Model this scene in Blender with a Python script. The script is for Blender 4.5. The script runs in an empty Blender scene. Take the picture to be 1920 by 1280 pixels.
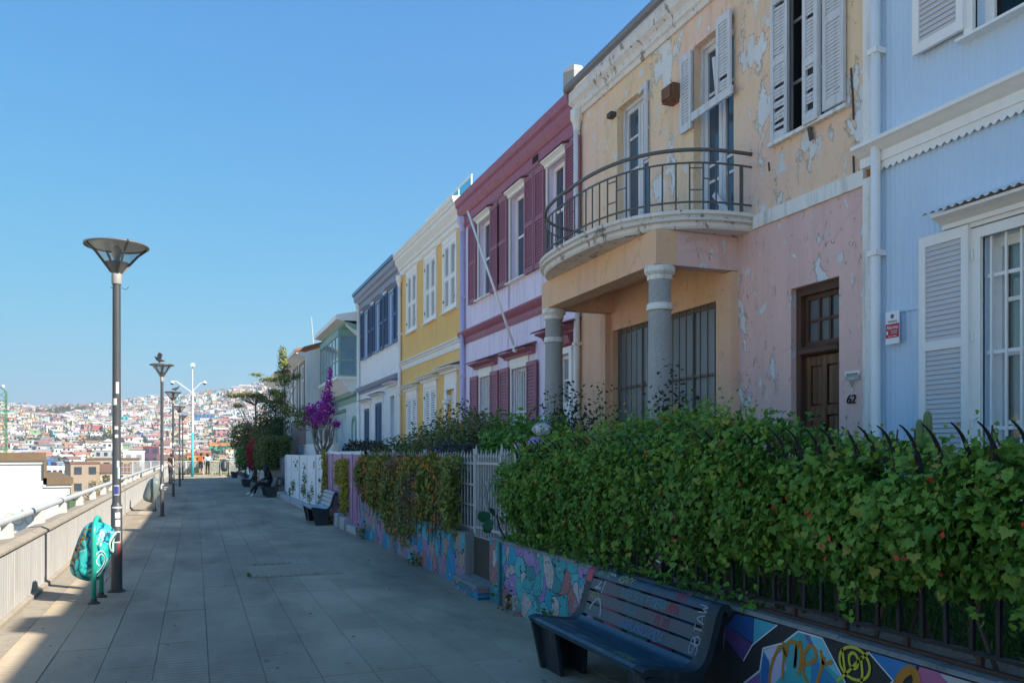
# A shaded hillside promenade beside a terrace of painted houses; world metres, Y runs along the walk, X to the houses.
import bpy, math, random
import numpy as np
from mathutils import Vector, Matrix
R = math.radians
scene = bpy.context.scene
COL = scene.collection
HAZE_D = 0.00042      # thickness of the air

# ------------------------------------------------------------------ camera
cam_data = bpy.data.cameras.new('camera')
cam = bpy.data.objects.new('camera', cam_data)
COL.objects.link(cam)
cam_data.sensor_width = 36.0
cam_data.lens = 29.06
cam_data.shift_y = 0.1083
cam_data.clip_end = 8000.0
cam.location = (0, 0, 1.70)
cam.rotation_euler = (R(90), 0, R(-20.97))
scene.camera = cam

# ------------------------------------------------------------------ sky, sun, exposure
SUN_EL, SUN_ROT = 38.0, 135.0           # sun stands behind the houses, to the right and behind the viewer
world = bpy.data.worlds.new('World')
scene.world = world
world.use_nodes = True
wn = world.node_tree
sky = wn.nodes.new('ShaderNodeTexSky')
sky.sky_type = 'NISHITA'
sky.sun_disc = False
sky.sun_elevation = R(SUN_EL)
sky.sun_rotation = R(SUN_ROT)
sky.altitude = 60.0
sky.air_density = 1.0
sky.dust_density = 0.0
sky.ozone_density = 6.0
bg = wn.nodes['Background']
bg.inputs['Strength'].default_value = 0.15
# film-like shoulder on the whole sky, the same in every direction: bright horizon air rolls off instead of clipping
sepc = wn.nodes.new('ShaderNodeSeparateColor'); comb = wn.nodes.new('ShaderNodeCombineColor')
wn.links.new(sky.outputs[0], sepc.inputs[0])
SKY_A, SKY_K = (1.22, 1.72, 2.06), (.165, .60, 1.16)
for ch in range(3):
    m1 = wn.nodes.new('ShaderNodeMath'); m1.operation = 'MULTIPLY'; m1.inputs[1].default_value = -SKY_K[ch] / SKY_A[ch]
    m2 = wn.nodes.new('ShaderNodeMath'); m2.operation = 'EXPONENT'
    m3 = wn.nodes.new('ShaderNodeMath'); m3.operation = 'MULTIPLY_ADD'; m3.inputs[1].default_value = -SKY_A[ch]; m3.inputs[2].default_value = SKY_A[ch]
    wn.links.new(sepc.outputs[ch], m1.inputs[0]); wn.links.new(m1.outputs[0], m2.inputs[0]); wn.links.new(m2.outputs[0], m3.inputs[0]); wn.links.new(m3.outputs[0], comb.inputs[ch])
wn.links.new(comb.outputs[0], bg.inputs['Color'])
sun_data = bpy.data.lights.new('sun', 'SUN')
sun_data.energy = 3.9
sun_data.angle = R(0.53)
sun_data.color = (1.0, 0.93, 0.82)
sun = bpy.data.objects.new('sun', sun_data)
COL.objects.link(sun)
sd = Vector((math.sin(R(SUN_ROT)) * math.cos(R(SUN_EL)), math.cos(R(SUN_ROT)) * math.cos(R(SUN_EL)), math.sin(R(SUN_EL))))
sun.rotation_euler = sd.to_track_quat('Z', 'Y').to_euler()
sun.location = (30, -30, 40)
scene.view_settings.view_transform = 'Standard'
scene.view_settings.look = 'None'
scene.view_settings.gamma = 1.0
scene.view_settings.exposure = 1.55
scene.cycles.use_denoising = True
scene.cycles.max_bounces = 8
scene.cycles.transparent_max_bounces = 12

# ------------------------------------------------------------------ material helpers
class NT:
    def __init__(self, name):
        self.m = bpy.data.materials.new(name); self.m.use_nodes = True
        self.t = self.m.node_tree; self.n = self.t.nodes; self.b = self.n['Principled BSDF']
        self.tc = None
    def new(self, k): return self.n.new('ShaderNode' + k)
    def link(self, a, b): self.t.links.new(a, b)
    def co(self, scale=(1, 1, 1), which='Object', rot=(0, 0, 0), loc=(0, 0, 0)):
        if self.tc is None: self.tc = self.new('TexCoord')
        mp = self.new('Mapping'); mp.inputs['Scale'].default_value = scale; mp.inputs['Rotation'].default_value = rot
        mp.inputs['Location'].default_value = loc
        self.link(self.tc.outputs[which], mp.inputs[0]); return mp.outputs[0]
    def noise(self, v, scale=5, detail=4, rough=.55, dist=0, out=0):
        x = self.new('TexNoise'); x.inputs['Scale'].default_value = scale; x.inputs['Detail'].default_value = detail
        x.inputs['Roughness'].default_value = rough; x.inputs['Distortion'].default_value = dist
        self.link(v, x.inputs['Vector']); return x.outputs[out]
    def ramp(self, f, stops, mode='LINEAR'):
        r = self.new('ValToRGB'); r.color_ramp.interpolation = mode
        e = r.color_ramp.elements
        while len(e) < len(stops): e.new(1)
        for el, (p, c) in zip(e, stops):
            el.position = p; el.color = (c, c, c, 1) if not hasattr(c, '__len__') else (*c[:3], 1)
        self.link(f, r.inputs[0]); return r.outputs[0]
    def mix(self, f, a, b, mode='MIX'):
        x = self.new('Mix'); x.data_type = 'RGBA'; x.blend_type = mode
        for s, i in ((f, 0), (a, 6), (b, 7)):
            if hasattr(s, 'is_linked'): self.link(s, x.inputs[i])
            elif i == 0: x.inputs[0].default_value = s
            else: x.inputs[i].default_value = (*s[:3], 1)
        return x.outputs[2]
    def math(self, op, a, b=0.0, c=None):
        x = self.new('Math'); x.operation = op
        for i, s in enumerate((a, b, c)):
            if s is None: continue
            if hasattr(s, 'is_linked'): self.link(s, x.inputs[i])
            else: x.inputs[i].default_value = s
        return x.outputs[0]
    def bump(self, h, strength=.3, dist=.01):
        x = self.new('Bump'); x.inputs['Strength'].default_value = strength; x.inputs['Distance'].default_value = dist
        self.link(h, x.inputs['Height']); self.link(x.outputs[0], self.b.inputs['Normal']); return x
    def base(self, c):
        if hasattr(c, 'is_linked'): self.link(c, self.b.inputs['Base Color'])
        else: self.b.inputs['Base Color'].default_value = (*c[:3], 1)
    def set(self, rough=.6, spec=.4, metal=0):
        self.b.inputs['Roughness'].default_value = rough
        self.b.inputs['Specular IOR Level'].default_value = spec
        self.b.inputs['Metallic'].default_value = metal
def sh(c, k): return tuple(max(0, min(1, x * k)) for x in c[:3])
MATS = {}
def M(name, col, rough=.6, var=.12, scale=2.5, bump=.15, bscale=60, spec=.35, metal=0, streak=0, dirt=None, objrand=0):
    """plain surface: colour broken by two noises, optional vertical dirt streaks and fine relief"""
    if name in MATS: return MATS[name]
    n = NT(name); n.set(rough, spec, metal)
    c = n.mix(n.noise(n.co(), scale, 5, .6), sh(col, 1 - var), sh(col, 1 + var))
    if streak:
        s = n.ramp(n.noise(n.co((9, 9, .8)), 1.2, 5, .6), [(.50, 0), (.72, 1)])
        s = n.math('MULTIPLY', s, streak)
        c = n.mix(s, c, dirt or sh(col, .35))
        s2 = n.ramp(n.noise(n.co(), 14, 3, .7), [(.62, 0), (.70, 1)])
        c = n.mix(n.math('MULTIPLY', s2, streak * .6), c, dirt or sh(col, .4))
    if objrand:
        oi = n.new('ObjectInfo')
        hv = n.new('HueSaturation'); n.link(c, hv.inputs['Color'])
        n.link(n.math('MULTIPLY_ADD', oi.outputs['Random'], 2 * objrand, 1 - objrand), hv.inputs['Value'])
        c = hv.outputs[0]
    n.base(c)
    if bump: n.bump(n.noise(n.co(), bscale, 3), bump, .006)
    MATS[name] = n.m; return n.m

# ------------------------------------------------------------------ mesh helpers
class MB:
    def __init__(self): self.v = []; self.f = []; self.mi = []
    def add(self, vs, fs, mi=0):
        o = len(self.v); self.v += [tuple(p) for p in vs]
        for f in fs: self.f.append([i + o for i in f]); self.mi.append(mi)
        return self
    def box(self, x0, x1, y0, y1, z0, z1, mi=0):
        v = [(x, y, z) for x in (x0, x1) for y in (y0, y1) for z in (z0, z1)]
        return self.add(v, [(0, 1, 3, 2), (4, 6, 7, 5), (0, 4, 5, 1), (2, 3, 7, 6), (0, 2, 6, 4), (1, 5, 7, 3)], mi)
    def bar(self, a, b, w, d, up=(0, 0, 1), mi=0):
        a = Vector(a); b = Vector(b); t = (b - a).normalized(); u = Vector(up)
        s = t.cross(u)
        if s.length < 1e-4: s = t.cross(Vector((0, 1, 0)))
        s.normalize(); u = s.cross(t)
        v = [p + s * (i * w / 2) + u * (j * d / 2) for p in (a, b) for i, j in ((-1, -1), (1, -1), (1, 1), (-1, 1))]
        return self.add(v, [(0, 3, 2, 1), (4, 5, 6, 7), (0, 1, 5, 4), (1, 2, 6, 5), (2, 3, 7, 6), (3, 0, 4, 7)], mi)
    def tube(self, pts, r, n=8, caps=True, mi=0, closed=False):
        P = [Vector(p) for p in pts]; k = len(P); rr = r if hasattr(r, '__len__') else [r] * k
        vs = []; ref = None
        for i, p in enumerate(P):
            if closed: t = P[(i + 1) % k] - P[i - 1]
            else: t = P[min(i + 1, k - 1)] - P[max(i - 1, 0)]
            t.normalize()
            if ref is None: ref = Vector((0, 0, 1)) if abs(t.z) < .9 else Vector((1, 0, 0))
            s = t.cross(ref); s.normalize(); ref = s.cross(t)
            for j in range(n):
                a = 2 * math.pi * j / n
                vs.append(p + s * (rr[i] * math.cos(a)) + ref * (rr[i] * math.sin(a)))
        fs = []
        for i in range(k if closed else k - 1):
            for j in range(n):
                a = i * n + j; b = i * n + (j + 1) % n; q = ((i + 1) % k) * n
                fs.append((a, b, q + (j + 1) % n, q + j))
        if caps and not closed: fs += [list(range(n))[::-1], [(k - 1) * n + j for j in range(n)]]
        return self.add(vs, fs, mi)
    def lathe(self, prof, c=(0, 0), n=16, caps=True, mi=0, skip=None):
        vs = []; k = len(prof)
        for r, z in prof:
            for j in range(n):
                a = 2 * math.pi * j / n; vs.append((c[0] + r * math.cos(a), c[1] + r * math.sin(a), z))
        fs = []
        for i in range(k - 1):
            for j in range(n):
                q = (i * n + j, i * n + (j + 1) % n, (i + 1) * n + (j + 1) % n, (i + 1) * n + j)
                if skip and skip(sum((Vector(vs[x]) for x in q), Vector()) / 4): continue
                fs.append(q)
        if caps: fs += [list(range(n))[::-1], [(k - 1) * n + j for j in range(n)]]
        return self.add(vs, fs, mi)
    def prism(self, poly, axis, a, b, mi=0):
        """poly: 2D outline; axis 'x','y','z' = extrusion axis; the outline takes the other two axes in order"""
        def p3(q, t):
            return (t, q[0], q[1]) if axis == 'x' else (q[0], t, q[1]) if axis == 'y' else (q[0], q[1], t)
        n = len(poly); vs = [p3(q, a) for q in poly] + [p3(q, b) for q in poly]
        fs = [list(range(n)), list(range(n, 2 * n))[::-1]] + [(i, i + n, (i + 1) % n + n, (i + 1) % n) for i in range(n)]
        return self.add(vs, fs, mi)
    def quad(self, a, b, c, d, mi=0): return self.add([a, b, c, d], [(0, 1, 2, 3)], mi)
    def move(self, mat):
        self.v = [tuple(mat @ Vector(p)) for p in self.v]; return self
    def mesh(self, name, mats, smooth=False, fix=True):
        me = bpy.data.meshes.new(name); me.from_pydata(self.v, [], self.f)
        for m in (mats if isinstance(mats, (list, tuple)) else [mats]): me.materials.append(m)
        if any(self.mi): me.polygons.foreach_set('material_index', self.mi)
        if fix:
            import bmesh
            bm = bmesh.new(); bm.from_mesh(me); bmesh.ops.recalc_face_normals(bm, faces=bm.faces); bm.to_mesh(me); bm.free()
        if smooth: me.polygons.foreach_set('use_smooth', [True] * len(me.polygons))
        me.update(); return me
    def build(self, name, mats, parent=None, smooth=False, angle=None, fix=True):
        me = self.mesh(name, mats, smooth or angle is not None, fix)
        if angle is not None: me.set_sharp_from_angle(angle=R(angle))
        return put(name, me, parent)
def put(name, me, parent=None, loc=None, rot=None):
    o = bpy.data.objects.new(name, me); COL.objects.link(o)
    if loc is not None: o.location = loc
    if rot is not None: o.rotation_euler = rot
    if parent is not None: adopt(o, parent)
    return o
ORIG = {}
def adopt(o, parent):
    o.parent = parent
    o.matrix_parent_inverse = Matrix.Translation(-Vector(ORIG.get(parent.name, (0, 0, 0))))
def tag(o, label=None, cat=None, group=None, kind=None):
    if label: o['label'] = label
    if cat: o['category'] = cat
    if group: o['group'] = group
    if kind: o['kind'] = kind
    return o
def thing(name, loc, label, cat, group=None):
    """an Empty at the thing's base; its parts are given in world coordinates"""
    o = bpy.data.objects.new(name, None); COL.objects.link(o); o.location = loc; o.empty_display_size = .2
    ORIG[o.name] = tuple(loc)
    return tag(o, label, cat, group)
def copy_tree(o, parent=None):
    c = o.copy(); COL.objects.link(c)
    if parent is not None: c.parent = parent
    for ch in KIDS(o): copy_tree(ch, c)
    return c
def KIDS(o): return list(o.children)
def rnd(seed): return random.Random(seed)

# ------------------------------------------------------------------ leaves
TEMPL = {}
def templ(kind):
    if kind in TEMPL: return TEMPL[kind]
    if kind == 'ivy':       # five-lobed leaf, folded a little along its rib
        o = [(0, -.08), (.26, -.24), (.58, -.04), (.45, .17), (.47, .50), (.26, .50), (0, .92), (-.26, .50), (-.47, .50), (-.45, .17), (-.58, -.04), (-.26, -.24)]
        v = [(0, .18, 0)] + [(x, y, .26 * abs(x) - .28 * max(0, y) ** 2 - .10 * x * x) for x, y in o]
        f = [(0, i + 1, (i + 1) % 12 + 1) for i in range(12)]
    elif kind == 'oval':
        o = [(0, 0), (.25, .25), (.30, .55), (0, 1), (-.30, .55), (-.25, .25)]
        v = [(x, y, .12 * abs(x) - .15 * y * y) for x, y in o]
        f = [(0, 1, 2, 3), (0, 3, 4, 5)]
    elif kind == 'tiny':
        v = [(0, 0, 0), (.35, .5, .05), (0, 1, 0), (-.35, .5, .05)]; f = [(0, 1, 2, 3)]
    elif kind == 'flower':  # open cup of five petals
        v = [(0, 0, 0)]; f = []
        for k in range(5):
            a = k * 1.2566; b = a + .45; c = a - .45
            v += [(.5 * math.cos(c), .5 * math.sin(c), .25), (.62 * math.cos(a), .62 * math.sin(a), .22), (.5 * math.cos(b), .5 * math.sin(b), .25)]
            f += [(0, 3 * k + 1, 3 * k + 2, 3 * k + 3)]
    elif kind == 'blade':
        v = [(-.06, 0, 0), (.06, 0, 0), (.03, .6, .08), (0, 1, .3), (-.03, .6, .08)]; f = [(0, 1, 2, 3, 4)]
    TEMPL[kind] = (np.array(v, float), f); return TEMPL[kind]
def frames(nrm, rg, roll=None):
    n = nrm / np.maximum(np.linalg.norm(nrm, axis=1, keepdims=True), 1e-6)
    t = rg.normal(size=n.shape) if roll is None else roll + rg.normal(size=n.shape) * .45
    y = t - (t * n).sum(1, keepdims=True) * n
    y /= np.maximum(np.linalg.norm(y, axis=1, keepdims=True), 1e-6)
    x = np.cross(y, n); return x, y, n
def leaf_mesh(name, kind, pos, nrm, size, tint, mat, rg, roll=None):
    tv, tf = templ(kind); x, y, n = frames(nrm, rg, roll); k = len(pos)
    V = pos[:, None, :] + size[:, None, None] * (tv[None, :, 0, None] * x[:, None, :] + tv[None, :, 1, None] * y[:, None, :] + tv[None, :, 2, None] * n[:, None, :])
    V = V.reshape(-1, 3); nv = len(tv)
    ls = np.array([len(f) for f in tf]); li = np.concatenate([np.array(f) for f in tf])
    L = (li[None, :] + (np.arange(k) * nv)[:, None]).reshape(-1)
    starts = np.concatenate([[0], np.cumsum(np.tile(ls, k))[:-1]])
    me = bpy.data.meshes.new(name)
    me.vertices.add(len(V)); me.vertices.foreach_set('co', V.astype(np.float32).reshape(-1))
    me.loops.add(len(L)); me.loops.foreach_set('vertex_index', L.astype(np.int32))
    me.polygons.add(len(starts)); me.polygons.foreach_set('loop_start', starts.astype(np.int32))
    at = me.attributes.new('tint', 'FLOAT', 'POINT'); at.data.foreach_set('value', np.repeat(tint, nv).astype(np.float32))
    me.materials.append(mat); me.update(calc_edges=True); return me
def leafmat(name, stops, trans=.25, rough=.5, obj=False):
    """stops: colours picked per leaf by its own tint"""
    if name in MATS: return MATS[name]
    n = NT(name); n.set(rough, .2)
    if obj: f = n.new('ObjectInfo').outputs['Random']
    else:
        a = n.new('Attribute'); a.attribute_name = 'tint'; f = a.outputs['Fac']
    c = n.ramp(f, [(q, sh(k_, 1.4)) for q, k_ in stops])
    c = n.mix(.35, c, n.mix(n.noise(n.co(), 30, 3), (0, 0, 0), (1, 1, 1)), 'OVERLAY')
    n.base(c)
    tr = n.new('BsdfTranslucent'); n.link(c, tr.inputs[0]); mx = n.new('MixShader'); mx.inputs[0].default_value = trans
    n.link(n.b.outputs[0], mx.inputs[1]); n.link(tr.outputs[0], mx.inputs[2]); n.link(mx.outputs[0], n.n['Material Output'].inputs[0])
    MATS[name] = n.m; return n.m
def blob_points(blobs, n, rg, inner=.55, lump=.22):
    """points spread through the outer part of several ellipsoids, pulled into clumps; returns positions and outward normals"""
    vol = np.array([b[1][0] * b[1][1] * b[1][2] for b in blobs]) ** .7; vol /= vol.sum()
    idx = rg.choice(len(blobs), n, p=vol)
    C = np.array([b[0] for b in blobs], float)[idx]; S = np.array([b[1] for b in blobs], float)[idx]
    d = rg.normal(size=(n, 3)); d /= np.linalg.norm(d, axis=1, keepdims=True)
    ph = rg.uniform(0, 6.28, (3, 3))
    fr = 4.5
    w = sum(np.sin(fr * (i * .6 + 1) * d[:, i % 3] + ph[i, 0]) * np.cos(fr * d[:, (i + 1) % 3] + ph[i, 1] + idx) for i in range(3)) / 3
    r = (inner + (1 - inner) * rg.random(n) ** .5) * (1 + lump * w * 1.6)
    p = C + S * d * r[:, None]
    return p, d / S
# ------------------------------------------------------------------ common materials
def paving_mat(name, obj):
    n = NT(name); n.set(.78, .3)
    if obj: f = n.new('ObjectInfo').outputs['Random']
    else:
        a = n.new('Attribute'); a.attribute_name = 'tint'; f = a.outputs['Fac']
    geo = n.new('NewGeometry'); P = geo.outputs['Position']
    def mp(s):
        m = n.new('Mapping'); m.inputs['Scale'].default_value = s; n.link(P, m.inputs[0]); return m.outputs[0]
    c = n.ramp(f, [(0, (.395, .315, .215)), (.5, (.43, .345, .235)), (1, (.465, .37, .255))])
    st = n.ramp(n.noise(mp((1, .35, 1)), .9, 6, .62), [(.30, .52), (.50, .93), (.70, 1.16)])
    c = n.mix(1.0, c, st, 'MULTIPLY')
    sp = n.ramp(n.noise(mp((1, 1, 1)), 9, 6, .75), [(.60, 0), (.68, 1)])
    c = n.mix(n.math('MULTIPLY', sp, .45), c, (.11, .10, .09))
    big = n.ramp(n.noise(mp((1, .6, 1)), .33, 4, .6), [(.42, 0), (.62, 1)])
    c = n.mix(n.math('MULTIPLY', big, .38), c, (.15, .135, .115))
    gum = n.ramp(n.noise(mp((1, 1, 1)), 16, 2, .5), [(.715, 0), (.735, 1)])
    c = n.mix(n.math('MULTIPLY', gum, .6), c, (.06, .06, .06))
    wh = n.ramp(n.noise(mp((1, 2.2, 1)), 11, 3, .6), [(.70, 0), (.74, 1)])
    c = n.mix(n.math('MULTIPLY', wh, .35), c, (.55, .55, .55))
    w = n.new('TexWave'); w.wave_type = 'BANDS'; w.bands_direction = 'Y'; w.inputs['Scale'].default_value = 3.7
    w.inputs['Distortion'].default_value = .35; w.inputs['Detail'].default_value = 1; n.link(P, w.inputs['Vector'])
    keep = n.ramp(n.noise(mp((1, .5, 1)), .5, 3, .6), [(.42, .10), (.58, 1)])
    gro = n.ramp(w.outputs['Fac'], [(0, 0), (.13, 0), (.30, 1)])
    inv = n.math('MULTIPLY', n.math('SUBTRACT', 1.0, gro), keep)
    c = n.mix(n.math('MULTIPLY', inv, .42), c, (.15, .14, .12))
    n.base(c)
    h = n.math('SUBTRACT', 1.0, inv)
    h = n.math('ADD', h, n.math('MULTIPLY', n.noise(mp((1, 1, 1)), 70, 3), .35))
    n.bump(h, .75, .008)
    return n.m
CONC = M('weathered_concrete', (.36, .35, .33), .85, .22, 3, .5, 45, streak=.5, dirt=(.10, .09, .08))
JOINT = M('joint_sand', (.28, .235, .175), .95, .3, 6, .4, 80)
DIRT = M('garden_soil', (.075, .06, .045), .95, .3, 4, .6, 30)
KERBM = M('gutter_concrete', (.29, .25, .195), .9, .28, 5, .6, 50, streak=.4, dirt=(.12, .10, .07))

# ------------------------------------------------------------------ terrain: the town's valley and the hill beyond, out to the horizon
ELEV = [(-180, .040), (-40, .042), (-20, .046), (-10.8, .050), (-4.5, .0555), (0, .062), (3.6, .079), (6.5, .094), (12, .10), (30, .08), (180, .04)]
def hill_z(x, y):
    d = np.hypot(x, y); a = np.degrees(np.arctan2(x, y))
    e = np.interp(a, [q[0] for q in ELEV], [q[1] for q in ELEV])
    ridge = 1150.0
    t = np.clip((d - 200) / (ridge - 200), 0, 1)
    z = -13 + (e * ridge + 13) * (t ** 1.25)
    lump = 5 * np.sin(x / 61 + 1.3) * np.cos(y / 83) + 3.5 * np.sin(x / 27 + y / 39)
    z = z + lump * np.clip((d - 320) / 400, 0, 1) * np.clip((1500 - d) / 500, .3, 1)
    z = np.where(d > ridge, e * ridge + lump * .3 - (d - ridge) * .05, z)
    return z
TH = [i for i in np.linspace(-180, 180, 121)]
RD = [0, 3, 8, 20, 40, 70, 110, 160, 200, 240, 290, 350, 420, 500, 580, 660, 740, 820, 900, 980, 1060, 1120, 1150, 1200, 1350, 1700, 2400, 3600]
gv = []; gf = []
for r in RD:
    for a in TH[:-1]:
        x = r * math.sin(R(a)); y = 60 + r * math.cos(R(a)) if r < 200 else r * math.sin(R(0)) + r * math.cos(R(a))
        z = float(hill_z(np.array(x), np.array(y))) if r >= 200 else -13.0
        if r < 200: x *= 1.0; y = r * math.cos(R(a))
        gv.append((x, y, max(z, -60)))
k = len(TH) - 1
for i in range(len(RD) - 1):
    for j in range(k): gf.append((i * k + j, i * k + (j + 1) % k, (i + 1) * k + (j + 1) % k, (i + 1) * k + j))
n = NT('hillside_earth'); n.set(.95, .1)
gc = n.ramp(n.noise(n.co(), .02, 8, .7), [(.30, (.16, .15, .10)), (.42, (.34, .30, .24)), (.58, (.47, .42, .34)), (.75, (.54, .49, .41))])
n.base(gc)
g = MB().add(gv, gf).build('ground', n.m, smooth=True); tag(g, kind='structure')

# ------------------------------------------------------------------ promenade: bed, slabs, gutter
XW = 3.175          # street face of the garden walls
XR = -1.80          # inner face of the parapet on the valley side
YE = 68.4           # the walk ends here
pm = MB(); pm.box(-2.15, XW + .2, -14, YE + .4, -1.2, -.012); pm.box(-2.15, XW + .2, YE + .4, YE + .8, -2.5, -.02)
prom = pm.build('promenade', JOINT); tag(prom, kind='structure')
tag(MB().box(-2.6, -2.14, -14, YE + .8, -13.5, -.05).box(-2.6, 9, YE + .8, YE + 1.2, -13.5, -.05).build('retaining_bank', CONC), kind='structure')
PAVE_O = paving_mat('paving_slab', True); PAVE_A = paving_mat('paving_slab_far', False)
TW, TL, G_ = .40, .80, .0035
def slab(mb, x0, x1, y0, y1, z=0., ch=.0035, t=.03):
    v = [(x0, y0, z - t), (x1, y0, z - t), (x1, y1, z - t), (x0, y1, z - t), (x0, y0, z - ch), (x1, y0, z - ch), (x1, y1, z - ch), (x0, y1, z - ch),
         (x0 + ch, y0 + ch, z), (x1 - ch, y0 + ch, z), (x1 - ch, y1 - ch, z), (x0 + ch, y1 - ch, z)]
    f = [(8, 9, 10, 11)] + [(a, (a + 1) % 4, (a + 1) % 4 + 4, a + 4) for a in range(4)] + [(a + 4, (a + 1) % 4 + 4, (a + 1) % 4 + 8, a + 8) for a in range(4)]
    mb.add(v, f)
tm = MB(); slab(tm, -TW / 2 + G_ / 2, TW / 2 - G_ / 2, -TL / 2 + G_ / 2, TL / 2 - G_ / 2)
tile_me = tm.mesh('slab', PAVE_O)
rg = rnd(5); far = MB(); far_t = []; nobj = 0
COVER = (.70, 1.95, 11.70, 12.90)
COVER2 = (1.55, 2.35, 18.2, 19.0)
def cols():
    x = -1.50 + TW / 2; out = []
    while x + TW / 2 < XW + .05: out.append(x); x += TW
    return out
CX = cols()
y = -9.6; rows = []
while y < YE - .4: rows.append(y + TL / 2); y += TL
# the part of the walk inside the frame starts nearer on the right than on the left
def seen(x, yy): return yy > 5.9 - .95 * (x + 1.5) + .2
cand = sorted([(yy, x) for yy in rows for x in CX if seen(x, yy)])
near = set(cand[:300])
for yy in rows:
    for ci, x in enumerate(CX):
        y2 = yy + (.4 if ci % 2 else 0.0) * 0 + 0
        if COVER[0] - .1 < x < COVER[1] + .1 and COVER[2] - .2 < y2 < COVER[3] + .2: pass
        zj = rg.uniform(-.004, .002)
        if (yy, x) in near:
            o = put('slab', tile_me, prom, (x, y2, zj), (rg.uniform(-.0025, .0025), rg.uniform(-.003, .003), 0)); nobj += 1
        else:
            slab(far, x - TW / 2 + G_ / 2, x + TW / 2 - G_ / 2, y2 - TL / 2 + G_ / 2, y2 + TL / 2 - G_ / 2, zj); far_t.append(rg.random())
for yy in rows:
    slab(far, CX[-1] + TW / 2 + G_ / 2, XW + .02, yy - TL / 2 + G_ / 2, yy + TL / 2 - G_ / 2, rg.uniform(-.003, .002)); far_t.append(rg.random() * .3)
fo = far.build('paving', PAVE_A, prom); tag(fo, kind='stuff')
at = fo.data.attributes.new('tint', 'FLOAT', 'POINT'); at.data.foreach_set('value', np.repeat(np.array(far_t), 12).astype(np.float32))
tag(MB().box(XR - .05, -1.505, -14, YE, -.4, -.004).build('gutter', KERBM), kind='structure')
COVM = M('cover_concrete', (.37, .30, .21), .85, .2, 4, .4, 50, streak=.4, dirt=(.12, .11, .10))
cv = MB(); slab(cv, *COVER, z=.016, ch=.01, t=.04); tag(cv.build('access_cover', COVM), 'flat rectangular concrete cover with weeds along its edges in the paving', 'cover')
cv.v  # (tint defaults to 0: a darker cast than the slabs)
cv = MB(); slab(cv, *COVER2, z=.014, ch=.01, t=.04); tag(cv.build('access_cover', COVM), 'smaller concrete cover set in the paving beside the pale slatted bench', 'cover')

# garden ground behind the walls
yd = MB(); yd.box(XW + .12, 6.4, -14, 39.5, -.5, .64)
tag(yd.build('garden_ground', DIRT), kind='structure')
tag(MB().box(3.1, 8, 39.5, YE + .4, -.5, .3).build('garden_terrace', DIRT), kind='structure')

# ------------------------------------------------------------------ parapet with its hand rail on the valley side
PWALL = M('parapet_paint', (.38, .37, .35), .75, .10, 3, .25, 50, streak=.38, dirt=(.17, .145, .11))
RAILM = M('grey_rail_paint', (.42, .44, .45), .45, .08, 6, .1, 40, spec=.5, streak=.25, dirt=(.30, .27, .22))
BRK = M('white_bracket_paint', (.50, .50, .48), .55, .1, 6, .1, 40, streak=.4, dirt=(.35, .3, .25))
par = thing('parapet', (XR, 20, 0), 'long pale ribbed parapet with grey hand rail along the valley side', 'parapet')
joints = [-14, -7, -.5, 6.1, 12.7, 19.3, 25.9, 32.5, 39.1, 45.7, 52.3, 58.9, 65.6]
rgp = rnd(8)
for a, b in zip(joints[:-1], joints[1:]):
    ys = np.arange(a + .012, b - .012, .03); vs = []; fs = []
    for i, yy in enumerate(ys):
        x = XR + (.006 if (i // 2) % 2 else 0) + rgp.uniform(-.0015, .0015)
        vs += [(x, yy, .03), (x, yy, .69), (XR - .09, yy, .69), (XR - .09, yy, .03)]
    for i in range(len(ys) - 1):
        for j in range(4): fs.append((i * 4 + j, i * 4 + (j + 1) % 4, i * 4 + 4 + (j + 1) % 4, i * 4 + 4 + j))
    fs += [(0, 1, 2, 3), tuple(len(vs) - 4 + j for j in range(4))]
    MB().add(vs, fs).build('panel', PWALL, par)
cp = MB(); cp.prism([(XR + .035, .69), (XR + .035, .715), (XR - .06, .745), (XR - .24, .725), (XR - .24, .66), (XR - .09, .66)], 'y', -14, YE); cp.build('coping', KERBM, par)
sk = MB(); sk.prism([(XR + .012, -.1), (XR + .05, .0), (XR + .05, .035), (XR + .012, .05), (XR - .12, .05), (XR - .12, -.1)], 'y', -14, YE); sk.build('base_strip', KERBM, par)
MB().tube([(XR - .19, yy, .935 + .004 * math.sin(yy)) for yy in np.arange(-14, YE + .1, 2)], .045, 12).build('handrail', RAILM, par, smooth=True)
for yy in np.arange(-3.6, YE, 13.2): MB().tube([(XR - .19, yy + 5.1, .935), (XR - .19, yy + 5.17, .935)], .050, 12).build('rail_sleeve', M('dark_metal', (.05, .05, .055), .5), par, smooth=True)
bm_ = MB(); bm_.prism([(-.25, -.22), (-.13, -.22), (-.14, -.06), (-.17, -.03), (-.21, -.03), (-.24, -.06)], 'y', -.07, .07)
bme = bm_.mesh('bracket', BRK)
for yy in np.arange(-12.3, YE, 2.1): put('bracket', bme, par, (XR + .0, yy, .935))
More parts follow.
